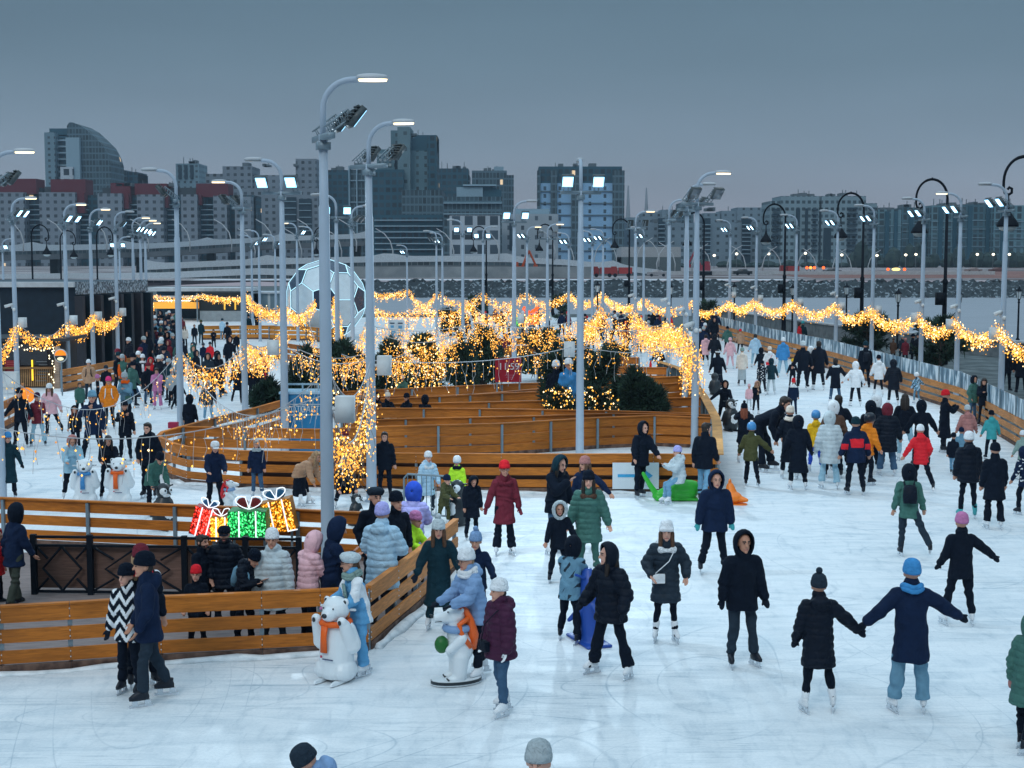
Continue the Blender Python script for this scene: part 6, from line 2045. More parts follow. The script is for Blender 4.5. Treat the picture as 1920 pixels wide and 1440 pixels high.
pine(1185, 800, 694, 125, 'wide low pine spreading behind the maze right front', 'mound', 1500)
pine(1050, 800, 668, 50, 'tall dark pine among the maze behind the left small lit tree', 'open', 560)
pine(1130, 764, 662, 50, 'dark open pine right of the dazzling post', 'open', 480)
pine(640, 778, 640, 100, 'broad dark pine between the two nearest lamp posts', 'mound', 1100)
pine(575, 782, 655, 84, 'dark pine above the blue photo booth', 'mound', 800)
pine(735, 748, 632, 64, 'dark pine behind the speaker of the second post', 'mound', 700)
pine(905, 735, 606, 74, 'dark pine under the gold icicles, left of the red board', 'mound', 900)
pine(860, 740, 625, 70, 'dark pine left of the middle icicle lights', 'mound', 500)
pine(1010, 716, 625, 80, 'dark pine right of the red board', 'open', 500)
pine(1075, 705, 628, 70, 'dark pine under the gold lights by the dazzling post', 'mound', 500)
pine(1150, 690, 640, 60, 'small round pine among the far crowd', 'mound', 300)
pine(505, 775, 712, 60, 'low dark shrub pine beside the walking left crowd', 'mound', 300)
pine(690, 765, 735, 46, 'small pine tuft below the second post speaker', 'mound', 220)
pine(1625, 672, 598, 92, 'right-hand pine behind the frosted screen, left one of two', 'open', 620)
pine(1762, 706, 600, 108, 'right-hand pine behind the frosted screen, right one of two', 'open', 700)
pine(1328, 618, 566, 40, 'distant pine at the far end of the frosted screen', 'open', 260)
pine(890, 610, 556, 34, 'distant pine before the rocks, left of the middle', 'open', 200)
pine(1050, 606, 552, 30, 'distant pine before the rocks, right of the middle', 'open', 200)
pine(845, 630, 582, 40, 'distant pine behind the big festive tree', 'open', 200)
pine(1047, 812, 730, 58, 'small lit festive tree left of the dazzling post', 'cone', 420, 'festive tree', 130, 'festive_tree', 'lit festive trees in the maze')
pine(1124, 812, 730, 62, 'small lit festive tree right of the dazzling post', 'cone', 420, 'festive tree', 140, 'festive_tree', 'lit festive trees in the maze')
pine(790, 764, 626, 125, 'big lit festive tree in the middle of the maze', 'cone', 900, 'festive tree', 620, 'festive_tree', 'lit festive trees in the maze')

# ------------------------------------------------------------------ gift-box lights
def gift(px, yt, yb, w, c, rc, label, tilt=0.0, Y=25.4):
    x = P(px, 900, Y).x; k = Y / FPX
    z0, z1 = P(px, yb, Y).z, P(px, yt, Y).z
    W_ = w * k
    o = empty('gift_box_light', (x, Y, 0), 0, label, 'light decoration', 'glowing gift boxes behind the deck')
    h = z1 - z0
    mb = MB(); mb.box((0, 0, z0 + h / 2), (W_, W_ * .7, h), ry=tilt); mb.build('box', mat(tuple(q * .35 for q in c), .6), o)
    nb = 420
    pts = np.stack([rng.uniform(-.49, .49, nb) * W_, np.full(nb, -W_ * .36), rng.uniform(-.48, .48, nb) * h], 1)
    Mx = np.array(Matrix.Rotation(tilt, 3, 'Y'))
    pts = pts @ Mx.T + [0, 0, z0 + h / 2]
    mb = MB(); mb.octs(pts[:230], .014, 0); mb.octs(pts[230:330], .015, 1); mb.octs(pts[330:], .012, 2)
    tag(mb.build('light_net', [glow(c, 1.0), glow(tuple(min(1, q * 1.3 + .1) for q in c), 2.0), glow(tuple(q * .5 for q in c), .6)], o), kind='stuff')
    rb = MB(); wt_ = np.array([0, 0, z0 + h / 2])
    f = lambda x, y, z: np.array([x, y, z]) @ Mx.T + wt_
    for s in (-.2, .24): rb.tube([f(s * W_, -W_ * .375, h * .52), f(s * W_, -W_ * .38, 0), f(s * W_, -W_ * .375, -h * .52)], .012, 6)
    rb.tube([f(.24 * W_, -W_ * .38, -h * .5), f(.55 * W_, -W_ * .38, -h * .5)], .012, 6)
    bow = MB()
    for s in (1, -1):
        lp = [f(0, 0, h * .5)] + [f(s * (.05 + .28 * W_ * math.sin(t)), -.02, h * .5 + .02 + W_ * .30 * (1 - math.cos(t)) * .5 + .05 * math.sin(t)) for t in np.linspace(.3, math.pi * .98, 8)] + [f(0, 0, h * .5 + .02)]
        rb.tube(lp, .009, 6)
        bow.ell(f(s * .17 * W_, 0.02, h * .5 + W_ * .16), (W_ * .16, .03, W_ * .15), 10, 6)
    rb.build('ribbon_light', glow((.85, .92, 1.0), 1.1), o); bow.build('bow', mat(rc, .7), o)
    st = MB()
    for s in (-.4, .4): st.box((s * W_, 0, z0 / 2), (.04, .04, z0))
    st.build('stand', M_STEEL, o)
gift(383, 951, 1004, 44, (1.0, .035, .015), (.02, .10, .22), 'red glowing gift box with white ribbon, left end of the row', .28)
gift(414, 968, 1012, 38, (1.0, .38, .01), (.16, .01, .01), 'small amber glowing gift box between the red and green ones', 0, 25.2)
gift(466, 955, 1006, 72, (.02, .55, .13), (.16, .012, .014), 'green glowing gift box with dark red bow in the middle of the row', 0, 25.0)
gift(523, 936, 995, 58, (1.0, .36, .01), (.01, .10, .22), 'amber glowing gift box with blue bow, right end of the row', -.2)
c = P(985, 600, 98)
o = empty('gift_box_light', (c.x, 98, 0), 0, 'far glowing red and green light figure behind the maze', 'light decoration')
mb = MB(); mb.octs(rng.uniform(-1, 1, (120, 3)) * [.55, .2, .6] + [.35, 0, c.z + .3], .07, 0); mb.octs(rng.uniform(-1, 1, (90, 3)) * [.4, .2, .4] + [-.35, 0, c.z], .07, 1); tag(mb.build('light_net', [glow((1, .12, .01), 1.0), glow((.12, .6, .1), 1.0)], o), kind='stuff')
MB().box((0, 0, c.z / 2), (1.2, .1, c.z)).build('stand', M_STEEL, o)

# ------------------------------------------------------------------ skating aids
M_WHITEP = mat((.72, .78, .82), .35, 'plain', spec=.5, var=.04, bump=.03)
M_BLKP = mat((.012, .02, .028), .35, 'plain', spec=.45, var=.05, bump=.03)
AIDG = 'plastic animal skating aids'


def aid_base(name, px, py, top, nomH, face, label, cat):
    g = G(px, py); s = P(px, top, g.y).z / nomH
    return empty(name, g, R(face), label, cat, AIDG, s)


def bear(px, py, top, face, scarf, label, vox=.018, logo=True):
    o = aid_base('polar_bear_aid', px, py, top, 1.14, face, label, 'skating aid')
    b = MB()
    b.loft([((0, .02, .05), .20, .19), ((0, .02, .12), .235, .22), ((0, .02, .35), .235, .215), ((0, .02, .55), .215, .19), ((0, .02, .72), .185, .16), ((0, .02, .80), .14, .13)], 18)
    for s in (1, -1):
        b.ell((s * .15, .0, .16), (.14, .20, .15), 12, 8)
        b.cone((s * .24, .03, .48), (s * .215, -.10, .78), .105, .075, 12); b.cone((s * .17, .04, .70), (s * .25, .03, .50), .10, .11, 12)
        b.ell((s * .20, -.14, .83), (.07, .055, .065), 10, 7)
        b.ell((s * .145, .03, 1.045), (.05, .03, .055), 10, 7)
    b.ell((0, .02, .945), (.185, .17, .165), 16, 10); b.ell((0, -.11, .90), (.115, .13, .10), 14, 8); b.cone((0, -.12, .905), (0, -.2, .89), .08, .055, 12)
    queue('body', b, [M_WHITEP], o, vox, 4)
    d = MB()
    for s in (1, -1):
        d.ell((s * .075, -.152, .985), (.012, .010, .014), 8, 6); d.ell((s * .20, -.195, .825), (.026, .012, .034), 8, 6); d.ell((s * .145, .002, 1.045), (.026, .010, .03), 8, 6)
    d.ell((0, -.245, .905), (.040, .025, .032), 10, 7); d.build('face_marks', M_BLKP, o, True)
    m = mat(C[scarf], .45, var=.05)
    s_ = MB(); s_.tube([(math.cos(t) * .185, .01 + math.sin(t) * .175, .775) for t in np.linspace(0, 2 * math.pi, 19)], .042, 8)
    s_.loft([((-.03, -.195, .76), .055, .02), ((-.035, -.215, .62), .048, .018), ((-.03, -.222, .42), .056, .016)], 8); s_.build('scarf', m, o, True)
    for s in (1, -1):
        MB().tube([(s * .12, .10, .93), (s * .27, .06, .95)], .018, 7).build('handle', mat((.6, .65, .68), .4), o)
        k = MB(); k.loft([((s * .13, -.02, .012), .05, .30), ((s * .13, -.02, .05), .045, .27)], 10); k.build('ski', M_WHITEP, o)
    if logo:
        MB().box((.03, -.222, .335), (.16, .006, .016)).build('logo_line', mat((.06, .08, .16), .5), o)
        MB().box((-.07, -.222, .365), (.03, .006, .03)).build('logo_mark', mat((.45, .03, .08), .5), o)
    return o


bear(630, 1276, 1114, -28, 'OR', 'white polar bear aid with red scarf pushed beside the front fence', .0125)
bear(160, 948, 858, 12, 'B', 'white polar bear aid with blue scarf in the left lane', .018)
bear(224, 948, 855, 4, 'OR', 'white polar bear aid with red scarf next to the blue-scarfed one', .018)


def bear_side(px, py, top, face, pack, label, ball=True, vox=.013):
    o = aid_base('polar_bear_aid', px, py, top, 1.12, face, label, 'skating aid')
    b = MB()
    for s in (1, -1):
        b.cone((s * .10, .0, .12), (s * .10, .02, .42), .095, .125, 12); b.ell((s * .10, -.05, .10), (.085, .13, .055), 10, 7)
        b.cone((s * .17, .02, .68), (s * .15, -.16, .52), .075, .06, 10)
    b.ell((0, .03, .52), (.195, .20, .25), 16, 10); b.cone((0, .0, .70), (0, -.03, .90), .15, .12, 14)
    b.ell((0, -.04, .97), (.135, .155, .125), 14, 9); b.cone((0, -.14, .955), (0, -.30, .955), .095, .062, 12)
    for s in (1, -1): b.ell((s * .10, .05, 1.06), (.035, .022, .04), 9, 6)
    queue('body', b, [M_WHITEP], o, vox, 4)
    d = MB(); d.ell((0, -.365, .985), (.035, .02, .028), 9, 6)
    for s in (1, -1):
        d.ell((s * .07, -.155, 1.045), (.012, .012, .012), 8, 6); d.box((s * .062, -.29, .915), (.008, .10, .008))
        for i in range(4): d.ell((s * (.06 + .028 * i), -.168, .095), (.012, .012, .014), 7, 5)
    d.build('face_marks', M_BLKP, o, True)
    s_ = MB(); s_.tube([(math.cos(t) * .15, -.01 + math.sin(t) * .155, .80) for t in np.linspace(0, 2 * math.pi, 19)], .055, 8); s_.build('scarf', mat(C['CB'], .45, var=.05), o, True)
    p = MB(); p.loft([((0, .20, .50), .13, .07), ((0, .21, .70), .17, .09), ((0, .16, .92), .15, .07), ((0, .10, 1.06), .12, .05), ((0, .02, 1.115), .08, .05)], 12)
    for s in (1, -1): p.tube([(s * .13, .12, .95), (s * .165, -.02, .88), (s * .175, .02, .72), (s * .17, .15, .55)], .038, 7)
    p.build('back_shell', mat(C[pack], .35, spec=.5, var=.04), o, True)
    if ball:
        k = MB(); k.ell((0.02, -.235, .58), (.10, .10, .125), 14, 9); k.build('ball', mat((.02, .14, .03), .4), o, True)
    k = MB(); k.loft([((0, -.02, .012), .20, .36), ((0, -.02, .032), .20, .36)], 20); k.build('runner', M_WHITEP, o)
    k = MB(); k.loft([((0, -.02, .0325), .21, .37), ((0, -.02, .072), .21, .37)], 20); k.build('rim', M_BLKP, o)
    k = MB(); k.loft([((0, -.02, .0725), .20, .36), ((0, -.02, .082), .20, .36)], 20); k.build('platform', M_WHITEP, o)
    return o


bear_side(858, 1281, 1134, -72, 'OR', 'white polar bear aid with orange back shell, blue scarf and green ball')
bear_side(430, 962, 899, 82, 'R', 'white polar bear aid with red hood shell and blue scarf behind the gift boxes', False, .018)


def penguin(px, py, top, face, label, vox=.018):
    o = aid_base('penguin_aid', px, py, top, 1.04, face, label, 'skating aid')
    b = MB(); b.loft([((0, 0, .05), .20, .18), ((0, 0, .2), .265, .235), ((0, 0, .42), .27, .235), ((0, .0, .60), .21, .19), ((0, 0, .70), .15, .15)], 18)
    b.ell((0, -.01, .84), (.175, .175, .185), 16, 10)
    for s in (1, -1): b.cone((s * .19, .02, .60), (s * .30, .04, .33), .055, .035, 10)
    queue('body', b, [M_BLKP], o, vox, 3)
    w = MB(); w.ell((0, -.085, .36), (.19, .165, .27), 16, 10); w.build('belly', M_WHITEP, o, True)
    f = MB()
    for s in (1, -1): f.ell((s * .062, -.075, .85), (.095, .118, .10), 14, 9)
    f.ell((0, -.08, .78), (.12, .11, .075), 14, 8); f.build('face', M_WHITEP, o, True)
    d = MB()
    for s in (1, -1): d.ell((s * .075, -.182, .875), (.022, .014, .030), 9, 6)
    d.cone((0, -.16, .85), (0, -.27, .80), .038, .012, 10); d.ell((0, -.13, .93), (.035, .07, .06), 9, 6); d.build('beak_and_eyes', M_BLKP, o, True)
    for s in (1, -1):
        MB().tube([(s * .13, .05, .93), (s * .27, .03, .95)], .018, 7).build('handle', M_BLKP, o)
        k = MB(); k.loft([((s * .12, -.04, .012), .05, .30), ((s * .12, -.04, .05), .05, .26)], 10); k.build('ski', M_BLKP, o)
    return o


penguin(308, 992, 904, 48, 'black and white penguin aid held by the bent man in green', .016)
penguin(668, 985, 924, 62, 'black and white penguin aid beside the crouching woman in a cream hood', .016)
penguin(858, 985, 898, -38, 'black and white penguin aid between the striped-hat boy and lime jacket', .016)
penguin(1370, 808, 746, 22, 'black and white penguin aid at the wavy-topped fence corner')
penguin(1340, 740, 698, 190, 'black and white penguin aid led by the woman in a long black coat')
penguin(745, 768, 738, 30, 'penguin aid in the maze in front of the woman in dark teal')
# green seal seat, orange seal, blue whale
o = aid_base('seal_seat_aid', 1268, 938, 888, .60, 90, 'bright green seal-shaped seat aid with a woman sitting on it', 'skating aid')
b = MB(); b.loft([((0, .48, .10), .08, .05), ((0, .36, .08), .14, .08)], 10); b.cone((0, -.36, .30), (0, .05, .26), .16, .22, 14); b.cone((0, .05, .22), (0, .46, .10), .20, .08, 12); b.ell((0, -.10, .18), (.23, .40, .18), 14, 9); b.cone((0, -.36, .30), (0, -.52, .26), .12, .07, 12); b.cone((0, -.12, .40), (0, -.14, .58), .10, .055, 10); b.cone((0, .42, .10), (0, .60, .36), .075, .06, 9); b.cone((0, .60, .36), (0, .74, .60), .06, .045, 9)
b.box((0, 0, .04), (.34, .95, .05))
queue('body', b, [mat((.03, .42, .03), .4, spec=.5, var=.05)], o, .016, 3)
d = MB()
for s in (1, -1): d.ell((s * .09, -.45, .36), (.015, .015, .018), 8, 6)
d.build('eyes', M_BLKP, o, True)
o = aid_base('seal_aid', 1376, 945, 899, .60, 60, 'orange plastic seal aid standing alone by the hooded man', 'skating aid')
b = MB(); b.ell((0, .05, .16), (.20, .26, .16), 14, 9); b.cone((0, .06, .18), (0, .10, .42), .17, .10, 12); b.cone((0, -.12, .14), (0, -.32, .12), .10, .05, 10); b.tube([(-.05, .11, .44), (-.05, .11, .56), (0, .11, .595), (.05, .11, .56), (.05, .11, .44)], .026, 8)
queue('body', b, [mat((.85, .20, .01), .4, spec=.5, var=.04)], o, .014, 3)
MB().loft([((0, .0, .0), .18, .34), ((0, 0, .03), .18, .34)], 14).build('runner', mat((.8, .18, .01), .4), o)
o = aid_base('dolphin_aid', 1104, 1203, 1062, 1.0, 200, 'blue plastic dolphin aid pushed by the child in a mottled jacket', 'skating aid')
b = MB(); b.loft([((0, 0, .03), .17, .30), ((0, .02, .12), .15, .22), ((0, .03, .4), .13, .15), ((0, .0, .7), .12, .14), ((0, -.05, .86), .10, .13), ((0, -.06, .97), .05, .07)], 16); b.cone((0, -.12, .86), (0, -.30, .82), .06, .03, 10); b.cone((.10, 0, .45), (.26, -.05, .30), .06, .03, 9); b.cone((-.10, 0, .45), (-.26, -.05, .30), .06, .03, 9); b.cone((0, .15, .5), (0, .3, .42), .05, .02, 9)
b.box((0, 0, .02), (.36, .75, .04)); queue('body', b, [mat((.015, .07, .36), .4, spec=.5, var=.05)], o, .014, 3)
d = MB()
for s in (1, -1): MB().tube([(s * .08, .04, .86), (s * .22, .06, .92)], .018, 7).build('handle', mat((.015, .07, .36), .4), o)
# suitcase-like pink sledge box on the left fence
c = P(325, 797, 38.5)
o = tag(MB().box((0, 0, 0), (.25, .2, .16)).build('pink_box', mat((.35, .02, .07), .5)), 'small crimson box resting on the fence corner behind the left post', 'box'); o.location = c

# ------------------------------------------------------------------ the people
p = person
BRN, DKH, GRYH, RDH, BLH = (.09, .045, .025), (.02, .014, .012), (.30, .28, .27), (.22, .06, .03), (.35, .22, .12)
S1, S2, S3 = (.55, .29, .21), (.48, .24, .16), (.60, .33, .25)
zig = (['W'], lambda x, y, t, w, a: (((t * 8 + np.abs(((x * 10 + y * 3) % 2) - 1) * 1.1) % 1.35) > .72).astype(int))
stripeR = (['R'], lambda x, y, t, w, a: (((t > .14) & (t < .35) & (np.abs(x) < .15 + .1 * (t - .14)) & (y > .02)) | (a & (t > .10) & (t < .24) & (y > -.02))).astype(int))
twotone = (['W', 'SK'], lambda x, y, t, w, a: np.where((np.abs(x) > .13) & (t > .2) & (y > -.16), 1, np.where((y > .03) & (t < .3), 1, 0)))
camo = (['SB', 'G'], lambda x, y, t, w, a: np.where(np.sin(x * 21 + 2 * np.sin(t * 17)) + np.sin(t * 26 + 3 * np.sin(x * 12)) + np.sin(y * 23) > .5, 1, np.where(np.sin(x * 31 + t * 20) > .6, 2, 0)))
bats = (['W'], lambda x, y, t, w, a: (np.sin(x * 34 + np.sin(t * 20)) * np.sin(t * 40) * np.sin(y * 20 + 1) > .38).astype(int))
side_w = (['W'], lambda x, y, t, w, a: ((np.abs(x) > .17) & (np.abs(y) < .035)).astype(int))
hoodw = (['W'], lambda x, y, t, w, a: ((t > .46) & (y > .05)).astype(int))
open_w = (['K'], lambda x, y, t, w, a: ((y < -.06) & (np.abs(x) < .07)).astype(int))

# --- the nearest skaters
p(246, 1302, 1056, -14, 'stand', 'K hip cloth', 'K reg', 'beanie K', 'woman in a black and white zigzag jacket, left one of the trio', 'K', pat=zig, hair=(BRN, 'short'), skin=S3, glove='K', pd=dict(toe=2, hy=-10))
p(292, 1316, 1034, -68, 'pocket', 'N hip cloth', 'G reg', 'beanie K', 'man in dark navy jacket and black beanie in profile, nearest of the left trio', 'K', skin=S2, hair=(DKH, 'short'), pd=dict(toe=5, l=(10, 3, 6), r=(-12, 4, 10), la=(6, 12, 30, 35), ra=(6, 12, 34, 40)), hood=True)
p(268, 1288, 1020, 30, 'stand', 'K hip cloth', 'K reg', 'beanie BU', 'woman in maroon beanie and red scarf half hidden behind the left pair', 'K', pat=side_w, scarf='R', tail=False, hair=(BLH, 'long'))
b1 = p(683, 1263, 1033, -62, 'push', 'SK hip cloth', 'SK flare', 'beret GW', 'woman in pale beret and blue-white jacket pushing the front polar bear', 'W', pat=twotone, scarf='SG', hair=(BRN, 'pony'), specs=1, glove='M', mitt=True, pd=dict(hy=-18, la=(30, 8, 40, 10), ra=(34, 14, 34, 0), l=(4, 3, 8), r=(-4, 4, 8)))
p(822, 1182, 964, 4, 'glide', 'D long cloth', 'D reg', 'pom GW', 'tall woman in long dark teal coat and grey hat beside the slanting fence', 'W', hair=(BRN, 'front'), glove='K', mitt=True, pd=dict(la=(10, 24, 28, 0), ra=(8, 22, 26, 0), l=(10, 4, 18), r=(-6, 5, 8)), skin=S1)
p(893, 1180, 989, -8, 'glide', 'N hip cloth', 'K reg', 'pom CB', 'child in a blue eared knit hat right behind the woman in light blue', 'K', kid=.35, pd=dict(la=(20, 26, 40, 0)), glove='K')
p(902, 1270, 1024, -58, 'push', 'CB hip puffer', 'K reg', 'beanie W', 'woman in light blue jacket, white beanie and glasses pushing the orange-shelled bear', 'W', hair=(BLH, 'short'), specs=1, glove='K', mitt=True, scarf='W', tail=False, pd=dict(hy=8, la=(44, 8, 46, 12), ra=(40, 10, 40, 10), l=(8, 3, 12), r=(-8, 4, 12)), hood=True)
p(945, 1338, 1084, -58, 'stand', 'PU hip big', 'JD reg', 'beanie W', 'woman in dark plum puffer, white beanie and jeans with a black shoulder bag', 'W', glove='W', hair=(DKH, 'short'), skin=S1, bags=[('shoulder_bag', 'K', (-.05, -.24, -.02), 'black crossbody bag worn by the woman in the plum puffer')], pd=dict(l=(6, 3, 6), r=(-6, 3, 8), la=(2, 12, 16, 5), ra=(4, 12, 14, 5)))
p(1146, 1268, 1017, -46, 'wide', 'K hip big', 'K flare', 'hood', 'girl in a black hooded puffer and flared trousers gliding with feet apart', 'W', skin=S3, hair=(DKH, 'front'), mitt=True, glove='K', pd=dict(hy=-30, l=(-4, 12, 6), r=(6, 12, 4), la=(2, 26, 34, 10), ra=(6, 24, 34, 10)))
p(1066, 1204, 1010, 158, 'push', 'SB hip cloth', 'K reg', 'hood K', 'child in a mottled blue-grey jacket seen from behind, pushing the blue dolphin', 'K', kid=.25, pat=camo, pd=dict(l=(16, 8, 24), r=(-8, 8, 10)))
p(1247, 1203, 976, 2, 'pocket', 'G mid puffer', 'K slim', 'flap W', 'woman in dark grey puffer coat, white flap hat and tall white knit socks', 'W', hair=(BRN, 'front'), skin=S3, fur='W', pd=dict(la=(-4, 30, 62, 28), ra=(-2, 28, 70, 30), hy=-6), bags=[('shoulder_bag', 'W', (-.14, -.20, .03), 'white crossbody bag worn by the woman in the white flap hat')])
p(1336, 1077, 880, 6, 'glide', 'N hip cloth', 'K reg', 'hood', 'man in dark hooded jacket with patterned gloves skating towards us near the orange seal', 'K', skin=S1, glove='T', mitt=True, pd=dict(la=(2, 14, 14, 5), ra=(2, 14, 12, 5), l=(8, 7, 10), r=(2, 8, 22)), puff=.03)
p(1392, 1250, 994, 12, 'stand', 'K hip cloth', 'G reg', 'hood', 'man in plain black jacket and tall black hood standing alone in the middle ice', 'K', skin=S2, mitt=True, glove='K', pd=dict(la=(4, 14, 16, 5), ra=(-6, 14, 20, 5), l=(2, 7, 4), r=(2, 4, 4)), puff=.02)
hm = dict(la=(4, 14, 22, 10), ra=(2, 47, 8, 0), l=(0, 6, 4), r=(4, 9, 6), lean=2)
p(1535, 1335, 1070, 182, 'stand', 'K mid puffer', 'K slim', 'pom G', 'woman in black puffer coat and bobble hat holding hands with her tall partner', 'W', mitt=True, glove='K', pd=hm, hood=True)
p(1703, 1335, 1050, 180, 'stand', 'N mid cloth', 'SB wide', 'beanie B', 'tall woman in long navy coat, blue beanie and wide grey trousers holding hands', 'W', scarf='B', tail=False, mitt=True, glove='K', pd=dict(la=(2, 46, 8, 0), ra=(4, 56, 12, 0), l=(2, 7, 3), r=(2, 6, 3)), puff=.015)
p(1796, 1172, 962, 182, 'stand', 'K hip cloth', 'K reg', 'beanie M', 'woman in black with a pink beanie and arms held out, seen from behind', 'W', mitt=True, glove='K', pd=dict(la=(6, 16, 30, 0), ra=(2, 50, 14, 0), l=(4, 12, 8), r=(2, 8, 6)))
p(1716, 1046, 874, 172, 'skate', 'GR hip cloth', 'G reg', 'hood K', 'man in dark green jacket with a dark backpack striding away, right leg out', 'K', bags=[('backpack', 'K', None, 'dark backpack on the striding man in the green jacket')], pd=dict(l=(6, 3, 12), r=(-18, 22, 6), lean=8, la=(-4, 14, 24, 5), ra=(4, 16, 20, 5)))
p(1918, 1408, 1152, 120, 'walk', 'GR mid puffer', 'K reg', 'hood', 'person in grey-green parka cut off by the right edge', 'K', mitt=True, glove='DP', pd=dict(l=(8, 3, 6), r=(-6, 3, 8)), jsc=.8)
p(1012, 1812, 1386, -15, 'stand', 'N hip cloth', 'K reg', 'beanie GY', 'man in grey knit beanie cut off by the bottom edge', 'K', skin=S3, lod=2, hood=True)
p(630, 1700, 1396, -65, 'bend', 'CB hip cloth', 'K reg', 'beanie G', 'person in dark beanie and blue hooded jacket bending at the bottom edge', 'K', lod=2, hood=True, pd=dict(lean=40, hp=20))
p(1047, 1092, 938, 6, 'out', 'K hip cloth', 'K reg', 'hood K GW', 'boy in dark jacket with a fur-trimmed hood in front of the woman in teal', 'K', kid=.3, pd=dict(la=(10, 26, 24, 0), ra=(10, 16, 20, 0)))
p(1103, 1082, 882, -4, 'stand', 'GR mid puffer', 'GR reg', 'beanie K', 'woman in teal-green coat with a big brown fur collar', 'W', fur='BR', hair=(DKH, 'front'), skin=S3, pd=dict(la=(4, 20, 12, 0), ra=(4, 18, 14, 0)), puff=.01)
p(945, 1041, 863, 12, 'stand', 'BU mid cloth', 'K flare', 'beanie R', 'woman in burgundy coat, red beanie and glasses', 'W', specs=1, hair=(DKH, 'short'), fur='BU', pd=dict(la=(2, 14, 12, 5), ra=(2, 22, 16, 0)), glove='BU')
p(884, 1012, 892, 24, 'stand', 'K mid cloth', 'K reg', 'hood', 'person in black coat with the hood pulled low, beside the burgundy coat', 'K', pd=dict(hp=28), puff=.02)
p(1041, 1040, 853, 44, 'phone', 'K hip cloth', 'JD slim', 'hood D', 'woman in dark hood and blue jeans looking at a phone', 'W', hair=(DKH, 'front'), puff=.03, skin=S3, pd=dict(la=(8, 10, 20, 5), ra=(40, 6, 104, 40)))
p(1098, 1016, 855, -20, 'out', 'N hip cloth', 'K reg', 'beanie DP', 'woman in dusty pink beanie with one arm stretched out behind the fur collar', 'W', hair=(BRN, 'long'), pd=dict(la=(6, 48, 10, 0), ra=(4, 16, 20, 5), hy=-30))
# --- the crowd on the deck
p(26, 1136, 945, 140, 'walk', 'N hip cloth', 'KH reg', 'hood K', 'man in navy jacket and khaki trousers walking off on the deck at the left edge', '_K', pd=dict(l=(10, 3, 4), r=(-8, 3, 10)))
p(-6, 1132, 992, 90, 'stand', 'R hip puffer', 'K reg', 'hood', 'child in red jacket cut off by the left edge on the deck', '_K', kid=.2)
p(378, 1178, 1002, 62, 'stand', 'K hip cloth', 'K reg', 'none', 'dark-haired bearded man in black looking right, behind the red-hatted boy', '_K', hair=(DKH, 'short'), beard=1, skin=S1)
p(424, 1176, 985, 8, 'pocket', 'K hip puffer', 'K reg', 'cap K', 'tall bearded man in black cap and jacket in the watching crowd', '_K', beard=1, skin=S1, hair=(DKH, 'short'))
p(371, 1213, 1059, 4, 'stand', 'K hip cloth', 'K reg', 'beanie R', 'boy in a red beanie and black jacket behind the front fence', '_K', kid=.45, skin=S3)
p(458, 1207, 1030, 55, 'phone', 'K hip puffer', 'K reg', 'beanie K', 'person in black bowed over a phone with a grey-blue backpack', '_K', bags=[('backpack', 'SB', None, 'grey-blue backpack on the bowed person in black')], pd=dict(hp=26, lean=14))
p(514, 1206, 990, 2, 'stand', 'GW mid puffer', 'G reg', 'beanie W', 'woman in long pale grey puffer coat and white beanie among the watchers', '_G', skin=S2, hair=(DKH, 'short'), hood=True, glove='K', pd=dict(la=(2, 12, 10, 0), ra=(2, 12, 10, 0)), puff=.01)
p(577, 1204, 1000, 130, 'phone', 'P hip puffer', 'K reg', 'hood', 'person in pale pink hooded puffer turned away behind the nearest lamp post', '_G', pd=dict(hp=20))
p(620, 1204, 972, 110, 'phone', 'N mid cloth', 'K reg', 'hood', 'man in hooded navy coat raising a camera behind the nearest lamp post', '_K', skin=S1)
p(716, 1172, 944, 165, 'stand', 'LB mid puffer', 'G reg', 'beanie LI', 'woman in light blue quilted coat and grey-lilac knit hat seen from behind', '_G', hood=True, puff=.025, jsc=1.3, pd=dict(la=(20, 20, 60, 30), ra=(20, 20, 60, 30)))
p(703, 1128, 912, 30, 'pocket', 'K hip cloth', 'K reg', 'beret G', 'older man in a grey flat cap standing behind the light blue coat', '_K', hair=(GRYH, 'short'), skin=S1)
p(741, 1128, 921, 40, 'pocket', 'K hip cloth', 'K reg', 'beanie K', 'man in dark green beanie right of the flat cap', '_K', skin=S1)
p(760, 1112, 957, 60, 'push', 'LG short cloth', 'OL reg', 'beanie M', 'child in mauve beanie and yellow-green jacket leaning on the slanting fence', '_K', kid=.5, glove='OR', mitt=True)
p(772, 1100, 909, 172, 'push', 'LI mid puffer', 'G reg', 'hood BB', 'girl in lilac quilted coat with a bright blue hood, at the slanting fence', '_W', kid=.1, puff=.01)
# --- around the front of the maze
p(797, 968, 845, 28, 'push', 'LB mid puffer', 'G reg', 'beanie W', 'woman in ice blue padded coat with white fur hood, bending to the boy', 'W', fur='W', skin=S3, pd=dict(la=(20, 12, 24, 10), ra=(10, 14, 14, 10), lean=8))
p(858, 966, 855, -10, 'stand', 'LG hip cloth', 'LG reg', 'helmet W', 'child in lime green suit with white helmet and goggles', 'K', kid=.2, goggle=1, scarf='K', tail=False)
p(828, 990, 889, 46, 'push', 'OL hip puffer', 'OL reg', 'beanie N', 'boy in olive jacket and dark striped beanie hugging a penguin aid', 'W', kid=.4, skin=S3)
p(722, 934, 809, 4, 'stand', 'K hip cloth', 'K reg', 'none', 'tall young man with brown hair in black beside the second lamp post', 'K', hair=(DKH, 'short'), skin=S3, pd=dict(la=(-4, 12, 14, 5), ra=(-2, 10, 16, 5)), hood=True)
p(483, 932, 825, 4, 'stand', 'N hip cloth', 'JD reg', 'none', 'grey-haired woman in navy jacket and scarf standing at the maze fence', 'W', hair=(GRYH, 'short'), scarf='GY', tail=False, skin=S1)
